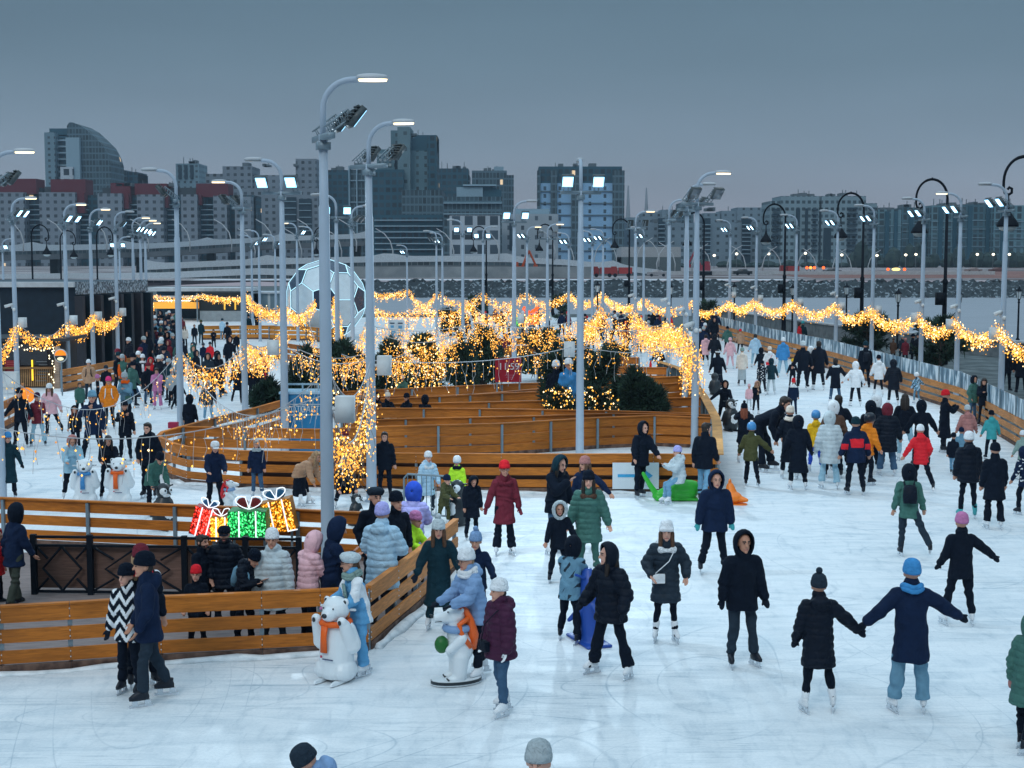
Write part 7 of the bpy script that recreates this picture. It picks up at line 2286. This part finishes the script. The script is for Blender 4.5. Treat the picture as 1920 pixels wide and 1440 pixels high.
p(403, 960, 825, 20, 'push', 'N hip cloth', 'K reg', 'cap W', 'man in white peaked cap and navy jacket stooping to push the red-hooded bear', 'K', pd=dict(lean=18, r=(-12, 3, 12), l=(20, 4, 24)), skin=S1)
p(572, 948, 845, 70, 'bend', 'TN hip puffer', 'K skirt', 'hair', 'woman in tan puffer and dark skirt bending forward beside the nearest post', 'W', hair=(BLH, 'long'), pd=dict(lean=64))
p(648, 952, 866, 20, 'squat', 'K hip cloth', 'K reg', 'hood I', 'woman crouching in black with a cream hood next to a penguin aid', 'W', h=1.12, skin=S3)
p(648, 926, 806, 10, 'stand', 'BU hip cloth', 'K reg', 'beanie BU', 'person in burgundy jacket behind the crouching woman and the drooping lights', 'K')
p(1197, 933, 790, 30, 'stand', 'K hip cloth', 'K reg', 'hood', 'man in black hood leaning towards the woman on the green seal, before the arrow board', 'K', puff=.02, skin=S3, pd=dict(l=(-6, 0, 6), r=(10, 8, 4), ra=(10, 14, 20, 5), la=(42, 8, 12, 20), side=4, hy=14))
p(1250, 946, 833, -72, 'sit', 'GW hip big', 'J reg', 'beanie LI', 'woman in pale grey puffer and jeans seated on the green seal filming with a phone', 'W', h=1.30, skin=S3, hair=(DKH, 'short'), pd=dict(l=(66, 4, 66), r=(60, 6, 58), lean=6))
p(1316, 944, 793, 148, 'walk', 'K hip cloth', 'J reg', 'hair', 'dark-haired man in black jacket and blue jeans walking away by the corner post', 'K', hair=(DKH, 'short'), pd=dict(hy=-40, l=(10, 3, 8), r=(-14, 4, 16)), skin=S3, puff=.015)
# --- right lane
p(1410, 914, 795, 165, 'skate', 'OL hip cloth', 'K reg', 'helmet B', 'child in olive parka and bright blue helmet skating away, arm out', 'K', kid=.3, puff=.02, pd=dict(ra=(6, 48, 14, 0)))
p(1496, 918, 780, 178, 'glide', 'K long cloth', 'K reg', 'hood', 'person in long black hooded coat and white skates, left of the pale grey coat', 'W', puff=.02, mitt=True, glove='K')
p(1555, 917, 772, 180, 'glide', 'GW mid puffer', 'LJ flare', 'hood', 'woman in hooded pale grey-green puffer and light jeans seen from behind', 'W', puff=.015, glove='GW', mitt=True, pd=dict(la=(4, 16, 14, 0), ra=(4, 16, 14, 0)))
p(1604, 928, 783, 182, 'glide', 'N hip cloth', 'K reg', 'beanie D', 'person in navy jacket with a big red back panel', 'K', pat=stripeR, puff=.03)
p(1529, 884, 771, 176, 'glide', 'Y hip cloth', 'BB reg', 'helmet B', 'child in yellow jacket and blue helmet', 'W', kid=.5, hood=True)
p(1624, 908, 776, 120, 'glide', 'O hip puffer', 'K reg', 'helmet K', 'child in orange jacket and black helmet turned right', 'K', kid=.3, skin=S1)
p(1574, 884, 742, 165, 'skate', 'K hip cloth', 'K reg', 'hair', 'dark-haired person in black beyond the hooded pale coat', 'K', hair=(DKH, 'short'), pd=dict(ra=(6, 34, 18, 0)))
p(1562, 896, 752, 178, 'glide', 'BR mid cloth', 'K reg', 'hood W', 'person in brown coat with a white-edged hood', 'K')
p(1480, 898, 762, 170, 'glide', 'K long cloth', 'K reg', 'beanie I', 'woman in cream beanie and scarf with a long dark coat', 'W', scarf='I', tail=False)
p(1437, 884, 742, 62, 'bend', 'K hip cloth', 'K flare', 'hair', 'man in black stooping over the child in the white helmet', 'K', hair=(DKH, 'short'), pd=dict(lean=62, la=(50, 6, 30, 10), ra=(50, 6, 30, 10)))
p(1474, 832, 753, 20, 'stand', 'N hip cloth', 'N reg', 'helmet W', 'small child in white helmet and patterned navy suit', 'K', kid=.7, pat=bats)
p(1394, 868, 753, 172, 'photo', 'K mid cloth', 'K slim', 'pom K', 'woman with long auburn hair raising both arms to take a picture', 'W', hair=(RDH, 'long'), puff=.01)
p(1355, 800, 712, 4, 'push', 'K hip cloth', 'K reg', 'hood', 'person in black hood with a hand on the wavy-topped fence, pushing a penguin', 'K', pd=dict(ra=(20, 50, 10, 0)))
p(1663, 892, 757, 176, 'glide', 'K mid big', 'JD wide', 'hood BU', 'person in big black puffer with maroon hood and wide dark jeans', 'W')
p(1642, 872, 741, 172, 'glide', 'K hip cloth', 'K reg', 'hood W', 'person in black with a white-lined hood, behind the big black puffer', 'K')
p(1632, 884, 752, 178, 'glide', 'K mid cloth', 'K reg', 'hood', 'person in black hooded coat, left of the big black puffer', 'W')
p(1700, 866, 740, 168, 'skate', 'K hip cloth', 'LJ reg', 'hair', 'long-haired person in black and light jeans', 'W', hair=(DKH, 'long'))
p(1727, 876, 751, 180, 'out', 'K hip cloth', 'K reg', 'hood', 'person in black hood with both arms held out low', 'K', pd=dict(la=(6, 32, 14, 0), ra=(6, 32, 14, 0)), puff=.01)
p(1732, 924, 799, 178, 'skate', 'R hip puffer', 'K reg', 'beanie W', 'person in bright red jacket and white beanie skating away', 'K', puff=-.01, pd=dict(ra=(-4, 18, 60, 10), la=(4, 32, 14, 0)), hood=True)
p(1768, 848, 731, 92, 'photo', 'K long cloth', 'K reg', 'beanie R', 'woman in long black coat and bright red beanie in profile', 'K', skin=S1, pd=dict(la=(40, 6, 90, 20), ra=(40, 6, 90, 20)))
p(1822, 792, 704, 40, 'pocket', 'GR hip puffer', 'JD reg', 'hood K', 'man in dark green jacket leaning at the right fence', 'K')
p(1843, 800, 708, -20, 'phone', 'K hip cloth', 'K slim', 'hair', 'dark-haired woman in black reading a phone at the right fence', 'K', hair=(DKH, 'long'))
p(1813, 858, 760, 178, 'glide', 'DP mid puffer', 'K reg', 'beanie GW', 'woman in dusty pink coat and white beanie seen from behind', 'W', hood=True)
p(1858, 862, 770, 178, 'glide', 'T hip cloth', 'K reg', 'beanie K', 'person in turquoise jacket and black beanie seen from behind', 'K', hood=True)
p(1814, 972, 810, 180, 'stand', 'K hip puffer', 'K slim', 'beanie W', 'woman in black puffer and white beanie with turquoise skates', 'T', puff=.02, hood=True)
p(1863, 992, 831, 180, 'stand', 'K mid cloth', 'K flare', 'beanie K', 'tall man in black coat and black trousers beside the turquoise skates', 'W', puff=.02)
p(1785, 890, 812, 150, 'walk', 'K hip cloth', 'J reg', 'beanie K', 'child in black and blue jeans in front of the dusty pink coat', 'K', kid=.4)
p(1802, 884, 802, 178, 'glide', 'SB hip cloth', 'N reg', 'beanie N', 'child in blue jacket behind the white beanie and black puffer', 'K', kid=.3)
p(1917, 900, 808, 185, 'glide', 'SG hip cloth', 'K reg', 'beanie W', 'person in grey-green jacket and white beanie at the right edge', 'W')
p(1921, 965, 838, 200, 'glide', 'N hip cloth', 'K reg', 'hood', 'person in white-patterned navy jacket cut off by the right edge', 'K', pat=bats)
p(1323, 686, 627, 180, 'stand', 'P mid puffer', 'K slim', 'hair', 'woman in pale pink coat and black leggings, far right lane', 'W', hair=(DKH, 'short'))
p(1340, 688, 626, 178, 'glide', 'K hip big', 'K reg', 'hood', 'person in black hood close behind the pale pink coat', 'K')
p(1312, 672, 617, 175, 'glide', 'K hip cloth', 'K reg', 'beanie W', 'person in black with a white hat at the far lane corner', 'K')
p(1364, 662, 612, 178, 'glide', 'GR hip big', 'K reg', 'beanie K', 'person in dark green at the far end of the right fence', 'K')
p(1388, 664, 617, 178, 'glide', 'TN hip puffer', 'K reg', 'beanie R', 'person in tan jacket and red hat by the far right fence', 'K')
p(1369, 692, 633, 178, 'glide', 'P hip puffer', 'P reg', 'beanie P', 'girl all in pale pink with a pink beanie', 'W')
p(1416, 689, 626, 180, 'glide', 'LB hip puffer', 'LJ reg', 'hair', 'person in ice blue jacket and light jeans, far right lane', 'W', hair=(DKH, 'short'), hood=True)
p(1391, 723, 652, 178, 'stand', 'I hip puffer', 'GY skirt', 'beanie SG', 'woman in cream jacket and long grey skirt', 'K')
p(1346, 736, 656, 178, 'glide', 'K long cloth', 'DP slim', 'band W', 'woman in long black coat with a white headband leading a penguin', 'W', hair=(DKH, 'short'))
p(1427, 714, 652, 180, 'glide', 'K hip cloth', 'K reg', 'hood', 'person in black hood just left of the white jacket', 'K')
p(1443, 719, 650, 182, 'glide', 'W hip puffer', 'GW reg', 'beanie I', 'woman in white jacket and beige beanie with a red strap', 'W', bags=[('shoulder_bag', 'R', (.14, .20, .0), 'small red bag of the woman in the white jacket')])
p(1468, 706, 633, 180, 'wide', 'B hip puffer', 'LJ wide', 'beanie W', 'person in blue puffer, white beanie and light jeans, feet apart', 'W', puff=.01)
p(1429, 742, 677, 172, 'push', 'K hip puffer', 'K reg', 'beanie K', 'person in black jacket with white spots bending forward', 'W', pat=bats)
p(1446, 740, 672, 180, 'glide', 'D hip cloth', 'GW flare', 'hood', 'person in dark teal hood behind the spotted jacket', 'W')
p(1486, 726, 673, 178, 'glide', 'K hip cloth', 'K reg', 'beanie Y', 'person in black with a yellow hat', 'K', kid=.2, pat=(['W'], lambda x, y, t, w, a: ((y > .05) & (np.abs(t - .30) < .022) & (np.abs(x) < .11) & (np.sin(x * 160) > -.4)).astype(int)))
p(1505, 735, 640, 178, 'glide', 'K hip cloth', 'K reg', 'beanie GW', 'person in black with a pale knit hat, left of the tall dark pair', 'W', puff=.01)
p(1519, 731, 650, 182, 'skate2', 'K hip cloth', 'K reg', 'hood W', 'person in black with a white hood in the middle of the dark trio', 'W')
p(1535, 732, 639, 180, 'glide', 'K mid cloth', 'K reg', 'hair', 'tall dark-haired man in black at the right of the dark trio', 'W', hair=(DKH, 'short'), puff=.02)
p(1566, 758, 671, 180, 'out', 'K mid cloth', 'JD reg', 'hair', 'person in black coat with a white fur collar holding the white jacket by the hand', 'W', hair=(DKH, 'short'), fur='W', pd=dict(la=(4, 22, 50, 10), ra=(4, 36, 10, 0)))
p(1604, 762, 678, 182, 'out', 'W hip puffer', 'K reg', 'hood', 'person in white hooded jacket and black trousers holding a hand', 'W', pd=dict(la=(4, 40, 10, 0), ra=(4, 22, 16, 0)))
p(1622, 726, 640, 180, 'stand', 'K hip cloth', 'K reg', 'beanie D', 'man in black standing at the right fence with a backpack', '_K', bags=[('backpack', 'K', None, 'black backpack with a white zip on the man at the right fence')])
p(1647, 744, 666, 178, 'glide', 'W hip puffer', 'K slim', 'beanie K', 'woman in white puffer and black beanie beside the black parka', 'W', hood=True)
p(1675, 760, 674, 182, 'glide', 'K mid big', 'K reg', 'hood', 'person in large black hooded parka beside the white puffer', 'W')
p(1719, 756, 699, 200, 'glide', 'LB hip puffer', 'SB reg', 'helmet W', 'small child in ice blue suit and white helmet holding the right fence', 'W', kid=.6, pat=camo, pd=dict(ra=(20, 55, 10, 0)))
p(1487, 780, 709, 175, 'stand', 'N hip cloth', 'N reg', 'cone R', 'person in navy with a pointed red hat and white collar', 'K', pat=hoodw, hood=True)
p(1417, 776, 714, 10, 'phone', 'K hip cloth', 'K reg', 'hood P TN', 'woman with a fur-edged hood and tan scarf looking at a phone', 'W', scarf='TN')
p(1404, 768, 720, 0, 'stand', 'P hip puffer', 'GW reg', 'beanie P', 'child in pale pink jacket behind the fur-edged hood', 'W', kid=.5)
# beyond the right fence
p(1504, 655, 602, 150, 'stand', 'D hip cloth', 'K reg', 'beanie T', 'person in dark teal behind the frosted screen', '_K')
p(1497, 657, 605, 60, 'stand', 'R hip cloth', 'K reg', 'hair', 'person in red beside the dark teal one behind the screen', '_K', hair=(DKH, 'short'))
for i, (x, yb, yt, c, lab) in enumerate(((1674, 676, 634, 'BR', 'person in brown among the group between the right-hand pines'), (1690, 678, 628, 'G', 'person in grey hat among the group between the right-hand pines'), (1697, 680, 634, 'BU', 'person with a red bag among the group between the right-hand pines'), (1709, 682, 626, 'K', 'tall person in black among the group between the right-hand pines'), (1722, 684, 624, 'K', 'person in black at the right of the group between the right-hand pines'))):
    p(x, yb, yt, (150, 20, 170, 90, -60)[i], 'stand', c + ' mid cloth', 'K reg', 'beanie ' + ('BR', 'GY', 'DP', 'K', 'G')[i], lab, '_K', group='people strolling beyond the right fence')
p(1886, 732, 652, 10, 'stand', 'K hip cloth', 'K reg', 'hood', 'person in dark hood strolling on the quay, left of the edge pair', '_K')
p(1914, 736, 646, 170, 'stand', 'K mid cloth', 'K reg', 'beanie K', 'person in black strolling on the quay at the right edge', '_K', puff=.02)
# --- left lane
p(18, 934, 810, 20, 'stand', 'D long cloth', 'K reg', 'beanie B', 'woman in long dark teal coat and blue beanie at the left edge', 'K', skin=S1, glove='K', pd=dict(la=(6, 20, 12, 0)))
p(40, 838, 727, 8, 'glide', 'K hip cloth', 'K reg', 'beanie K', 'man in black with his arm held out at the far left', 'K', pd=dict(ra=(2, 34, 12, 0), la=(4, 22, 18, 0)))
p(72, 836, 736, 16, 'wide', 'BU hip cloth', 'LJ flare', 'beanie PU', 'person in maroon checked jacket and light jeans at the far left', 'K', pd=dict(la=(30, 10, 100, 30)))
p(103, 816, 718, 2, 'skate2', 'P hip cloth', 'K reg', 'beanie W', 'girl in pink jacket and white beanie skating on one leg', 'K', puff=.02, hair=(BRN, 'front'))
p(143, 846, 760, 0, 'stand', 'K hip cloth', 'K reg', 'hood', 'child in black hood with reddish hair in the left lane', 'K', kid=.3, hair=(RDH, 'front'))
p(176, 874, 732, 8, 'wide', 'N hip cloth', 'K reg', 'beanie SB', 'man in striped beanie and dark jacket holding a phone to his face', 'K', pd=dict(la=(4, 12, 16, 5), ra=(60, 20, 120, 50), l=(4, 12, 6), r=(0, 14, 14)), puff=.01)
p(206, 804, 706, 10, 'pocket', 'O hip puffer', 'K reg', 'beanie F', 'woman in orange puffer and bright pink beanie with white backpack straps', 'K', puff=.01, bags=[('backpack', 'W', None, 'white-strapped backpack on the woman in the orange puffer')])
p(238, 800, 698, -4, 'phone', 'SB hip cloth', 'K reg', 'beanie GY', 'person in blue-grey jacket with orange face scarf and green strap', 'K', scarf='OR', tail=False, bags=[('shoulder_bag', 'GR', (.14, -.18, .0), 'green strapped bag of the person with the orange face scarf')])
p(236, 864, 751, 14, 'stand', 'K hip cloth', 'K reg', 'beanie K', 'man in black lifting an arm to his face in the left lane', 'K', pd=dict(ra=(60, 6, 110, 60), la=(4, 12, 14, 5)))
p(281, 934, 792, -6, 'pocket', 'K hip cloth', 'K reg', 'none', 'young dark-haired man in black jacket standing at the fence corner', 'K', hair=(DKH, 'short'), skin=S3, puff=.01, hood=True)
p(134, 938, 814, 26, 'push', 'LJ hip cloth', 'K reg', 'hood DP', 'woman in pale blue jacket and coral headscarf pushing the blue-scarfed bear', 'W', puff=.02, pd=dict(hp=14))
p(204, 938, 814, 18, 'push', 'K hip cloth', 'K reg', 'hair', 'woman with dark hair in black pushing the red-scarfed bear in the left lane', 'K', hair=(DKH, 'long'), pd=dict(hp=12))
p(292, 968, 848, 40, 'bend', 'GR hip cloth', 'K reg', 'beanie K', 'man in dark green bending over the penguin', 'K', pd=dict(lean=42, hp=14, la=(50, 8, 10, 10), ra=(30, 8, 40, 20)), puff=.01)
p(168, 748, 674, 10, 'pocket', 'TN hip puffer', 'G reg', 'beanie W', 'man in tan jacket and white beanie with backpack straps', '_K', bags=[('backpack', 'K', None, 'dark backpack on the man in the tan jacket')])
p(201, 752, 685, -8, 'stand', 'K hip cloth', 'K reg', 'beanie G', 'man in black and grey beanie before the pavilion fins', '_K', puff=.02)
p(184, 778, 702, 20, 'phone', 'W hip cloth', 'K reg', 'beanie M', 'woman in open white jacket and mauve beanie holding a cup', 'W', pat=open_w)
p(150, 784, 716, 30, 'walk', 'GR hip cloth', 'K reg', 'hair', 'person in dark green behind the pink jacket', 'K', hair=(BRN, 'short'))
p(232, 742, 666, 40, 'stand', 'OR hip puffer', 'K reg', 'hood', 'person in orange-red hooded jacket by the pavilion', 'K')
p(244, 752, 680, -10, 'stand', 'GY hip cloth', 'K reg', 'hair', 'dark-haired woman in grey with a white face mask', 'K', hair=(DKH, 'front'))
p(222, 742, 660, 60, 'stand', 'K hip cloth', 'K reg', 'beanie D', 'man in dark teal beanie behind the orange-red hood', 'K')
p(270, 740, 664, 2, 'walk', 'K long cloth', 'G reg', 'beanie W', 'woman in long black coat with white beanie and long white scarf', 'W', scarf='W', hair=(DKH, 'front'))
p(296, 768, 689, 6, 'phone', 'M hip cloth', 'M flare', 'hair', 'girl in a full pink suit with dark hair', 'W', hair=(DKH, 'short'), glove='K', puff=.01)
p(284, 744, 670, 12, 'stand', 'R hip puffer', 'K reg', 'hood', 'person in red hood behind the girl in pink', 'K')
p(306, 742, 665, -6, 'walk', 'K hip cloth', 'JD reg', 'beanie I', 'woman in black jacket with white lining and beige beanie', 'W', pat=hoodw, scarf='W')
p(324, 764, 690, 8, 'stand', 'GY hip cloth', 'K reg', 'beanie GY', 'person in grey coat just left of the gold light curtain', 'K')
p(331, 772, 708, 30, 'skate', 'K hip cloth', 'K reg', 'beanie W', 'child in black with white cap behind the left lane post', 'K', kid=.3)
p(356, 836, 740, 170, 'stand', 'K mid cloth', 'K reg', 'hood', 'person in black hood seen from behind at the left lane post', 'K')
p(391, 792, 713, 4, 'glide', 'K hip big', 'J reg', 'hood K W', 'person in black fur-hooded jacket and blue jeans facing us in the left lane', 'W', puff=-.01)
p(387, 758, 690, 0, 'out', 'OL hip cloth', 'K reg', 'beanie K', 'person in olive jacket below the gold light curtain', 'K')
p(413, 748, 690, 170, 'walk', 'K hip cloth', 'K slim', 'hood', 'person in black striding below the gold light curtain', 'K')
p(444, 758, 680, 10, 'skate', 'K mid cloth', 'K slim', 'hair', 'auburn-haired woman in a long black coat striding', 'K', hair=(RDH, 'long'))
p(480, 762, 682, -6, 'skate2', 'K hip cloth', 'K reg', 'hair', 'dark-haired person in black striding with a leg behind', 'K', hair=(DKH, 'short'))
p(466, 752, 678, 8, 'walk', 'K hip cloth', 'K reg', 'beanie G', 'person in black between two striding skaters', 'K')
p(496, 724, 662, 0, 'stand', 'R maxi cloth', 'R reg', 'cone R', 'person in a long red coat and pointed red hat', 'K')
p(347, 654, 610, 6, 'stand', 'I hip puffer', 'K reg', 'hair', 'person in cream jacket at the far left lane', 'K', hair=(DKH, 'long'))
p(365, 648, 608, 20, 'stand', 'K hip cloth', 'K reg', 'hair', 'person in black right of the cream jacket, far left lane', 'K', hair=(BRN, 'short'))
p(377, 646, 600, 160, 'stand', 'D hip cloth', 'D reg', 'beanie OL', 'person in dark teal, far left lane', 'K')
p(401, 656, 617, 10, 'phone', 'K hip cloth', 'K reg', 'hair', 'person in black with white headphones, far left lane', 'W', hair=(DKH, 'short'))
p(417, 638, 597, 170, 'stand', 'LB hip cloth', 'SB reg', 'beanie D', 'person in ice blue, far left lane by the plank barrier', 'W')
p(428, 652, 604, -12, 'skate', 'K mid cloth', 'K slim', 'beanie K', 'person in black striding, far left lane', 'K')
p(444, 666, 624, 0, 'stand', 'K hip cloth', 'K reg', 'beanie W', 'person in white beanie just above the gold light curtain', 'K')
p(382, 690, 643, 6, 'stand', 'N hip cloth', 'K reg', 'helmet G', 'person in grey helmet above the gold light curtain', 'K')
p(395, 692, 641, -4, 'stand', 'R hip cloth', 'K reg', 'beanie G', 'person in red above the gold light curtain', 'K')
p(466, 632, 590, 40, 'stand', 'D hip cloth', 'K reg', 'beanie K', 'person in dark teal at the far barrier, left of two', 'K')
p(482, 632, 588, 60, 'stand', 'K hip cloth', 'K reg', 'hair', 'person in black at the far barrier, right of two', 'K', hair=(DKH, 'short'))
# --- in the maze
p(757, 772, 703, -8, 'push', 'GR hip puffer', 'K reg', 'beanie I', 'woman in dark teal jacket and cream beanie with a penguin in the maze', 'K')
p(716, 812, 762, 40, 'sit', 'K hip cloth', 'K reg', 'hood', 'person in black hood sitting at the maze fence', 'K', h=1.25, lod=1)
p(737, 814, 756, 40, 'sit', 'K hip cloth', 'TN reg', 'pom I', 'person in cream bobble hat sitting between two dark ones in the maze', 'W', h=1.32, lod=1)
p(750, 814, 764, -40, 'sit', 'K hip cloth', 'K reg', 'beanie K', 'person in black beanie sitting right of the cream bobble hat', 'K', h=1.25, lod=1)
p(805, 814, 762, 160, 'sit', 'K hip cloth', 'N reg', 'hood', 'person in black hood sitting alone with a patterned bag', 'K', h=1.25, lod=1)
p(1131, 812, 736, 170, 'stand', 'G hip cloth', 'K reg', 'beanie DP', 'person in dusty pink hat behind the right small lit tree', 'K')
p(1064, 808, 672, 20, 'stand', 'B hip cloth', 'N reg', 'beanie W', 'person in blue beside the tall dark pine', 'K')
p(1041, 806, 676, 160, 'stand', 'K hip cloth', 'K reg', 'beanie W', 'person in black with a white-topped hat before the tall dark pine', 'K')
p(1125, 748, 686, 160, 'push', 'R hip puffer', 'K reg', 'hood', 'person in red leaning on the maze fence behind the pines', 'K')
p(952, 672, 630, 160, 'sit', 'BU hip cloth', 'K reg', 'hood', 'person in maroon hood at the far maze fence', 'K', h=1.35)
p(1236, 702, 648, -70, 'bend', 'K hip cloth', 'K reg', 'beanie G', 'person in black stooping over a child at the maze fence', 'K')
p(1219, 706, 672, 90, 'stand', 'R hip cloth', 'K reg', 'beanie B', 'small child in red at the maze fence', 'K', kid=.8)
p(571, 690, 645, 150, 'stand', 'K mid cloth', 'K reg', 'beanie P', 'person in black with a pale hat behind the dark pines', 'K')
p(898, 636, 586, 6, 'stand', 'W hip cloth', 'K reg', 'beanie W', 'person in white before the pale gold curtain', 'W')
p(926, 640, 600, 160, 'stand', 'W hip cloth', 'GW reg', 'beanie GW', 'person in white and grey before the pale gold curtain', 'W')
p(1198, 668, 616, 178, 'stand', 'GY hip puffer', 'K reg', 'beanie GY', 'person in grey jacket under the bright gold curtain', 'W')
p(1232, 664, 612, 178, 'stand', 'TN mid puffer', 'K reg', 'hair', 'person in tan coat under the bright gold curtain', 'W', hair=(DKH, 'short'))
for i in range(14):
    x = 1306 + 44 * rng.uniform(0, 1); y0 = 634 + 42 * i / 14
    p(x, y0, y0 - .318 * (y0 - 480) * rng.uniform(.93, 1.05), rng.choice([178., 170., 10.]), ['stand', 'glide', 'walk'][i % 3], ['K', 'N', 'K', 'G', 'K', 'D'][i % 6] + (' hip cloth', ' mid cloth')[i % 2], 'K reg', ('beanie ' + ['K', 'GY', 'W', 'K'][i % 4]) if i % 3 else 'hood',
      'dark small skater in the packed far end of the right lane', 'K', group='packed far end of the right lane')
for i in range(22):
    y0 = 700 + 70 * (i + rng.uniform(0, 1)) / 22
    x = rng.uniform(150 if y0 > 735 else 240, 330) if i % 3 else rng.uniform(355, 520)
    if x > 355: y0 = min(y0, 742)
    p(x, y0, y0 - .318 * (y0 - 480) * rng.uniform(.9, 1.05), rng.uniform(-70, 70), ['glide', 'walk', 'stand', 'skate', 'pocket'][i % 5], ['K', 'N', 'K', 'D', 'G', 'K', 'GR'][i % 7] + (' hip cloth', ' mid cloth', ' hip puffer')[i % 3], ['K reg', 'JD reg', 'K slim'][i % 3], ('beanie ' + ['K', 'GY', 'W', 'BU'][i % 4]) if i % 3 else 'hood',
      'darkly dressed skater in the packed middle of the left lane', 'K', group='packed middle of the left lane')
# crowds seen only as small dark figures
cw = ['K', 'N', 'D', 'K', 'G', 'K', 'BU', 'GR', 'K', 'SB']
k_ = 0
for row, (y0, x0, x1, n) in enumerate(((632, 282, 342, 9), (645, 280, 344, 8), (658, 277, 332, 7), (672, 278, 322, 6), (688, 282, 330, 5), (704, 300, 352, 4))):
    for i in range(n):
        x = x0 + (x1 - x0) * (i + rng.uniform(.1, .9)) / n
        hgt = .318 * (y0 - 480) * rng.uniform(.93, 1.04)
        p(x, y0 + rng.uniform(-3, 3), y0 - hgt, rng.uniform(-60, 60), ['stand', 'pocket', 'walk', 'phone'][k_ % 4], cw[k_ % 10] + (' hip cloth', ' mid cloth', ' hip puffer')[k_ % 3], 'K reg', ('beanie ' + ['W', 'K', 'G', 'K', 'GY'][k_ % 5]) if k_ % 3 else 'hood',
          'darkly dressed visitor in the packed queue at the pavilion corner', '_K', group='packed queue at the pavilion corner')
        k_ += 1
for i in range(26):
    x = 1085 + (1262 - 1085) * (i + rng.uniform(.1, .9)) / 26
    y0 = rng.choice([628, 640, 655])
    hgt = .318 * (y0 - 480) * rng.uniform(.92, 1.05)
    p(x, y0, y0 - hgt, rng.uniform(-180, 180), ['stand', 'glide', 'walk', 'pocket'][i % 4], ['K', 'N', 'BU', 'K', 'GY', 'R', 'K', 'SB', 'W', 'K'][i % 10] + (' hip cloth', ' mid cloth')[i % 2], ['K reg', 'JD reg'][i % 2], 'beanie ' + ['W', 'K', 'R', 'GY', 'K'][i % 5],
      'small figure in the far crowd under the bright gold curtains', 'K', group='far crowd under the bright gold curtains')
for i in range(12):
    x = 860 + (1075 - 860) * (i + rng.uniform(.1, .9)) / 12
    y0 = rng.choice([620, 632])
    p(x, y0, y0 - .318 * (y0 - 480), rng.uniform(-180, 180), ['stand', 'glide', 'walk'][i % 3], ['K', 'GW', 'N', 'BU'][i % 4] + ' hip cloth', 'K reg', 'beanie ' + ['W', 'K', 'R'][i % 3], 'small figure in the farthest crowd before the water', 'K', group='farthest crowd before the water')
bake_all()

# ------------------------------------------------------------------ the evening air
hz = MB(); hz.box((0, 900, 160), (3600, 1840, 325))
ho = hz.build('haze', None)
ho.data.materials.clear()
hm_, N, L, b = _new('haze_material')
N.remove(b)
pv = N.new('ShaderNodeVolumePrincipled')
pv.inputs['Color'].default_value = (.62, .80, 1.0, 1)
pv.inputs['Density'].default_value = HAZE
pv.inputs['Anisotropy'].default_value = .2
L.new(pv.outputs[0], N['Material Output'].inputs['Volume'])
ho.data.materials.append(hm_)
tag(ho, kind='stuff')
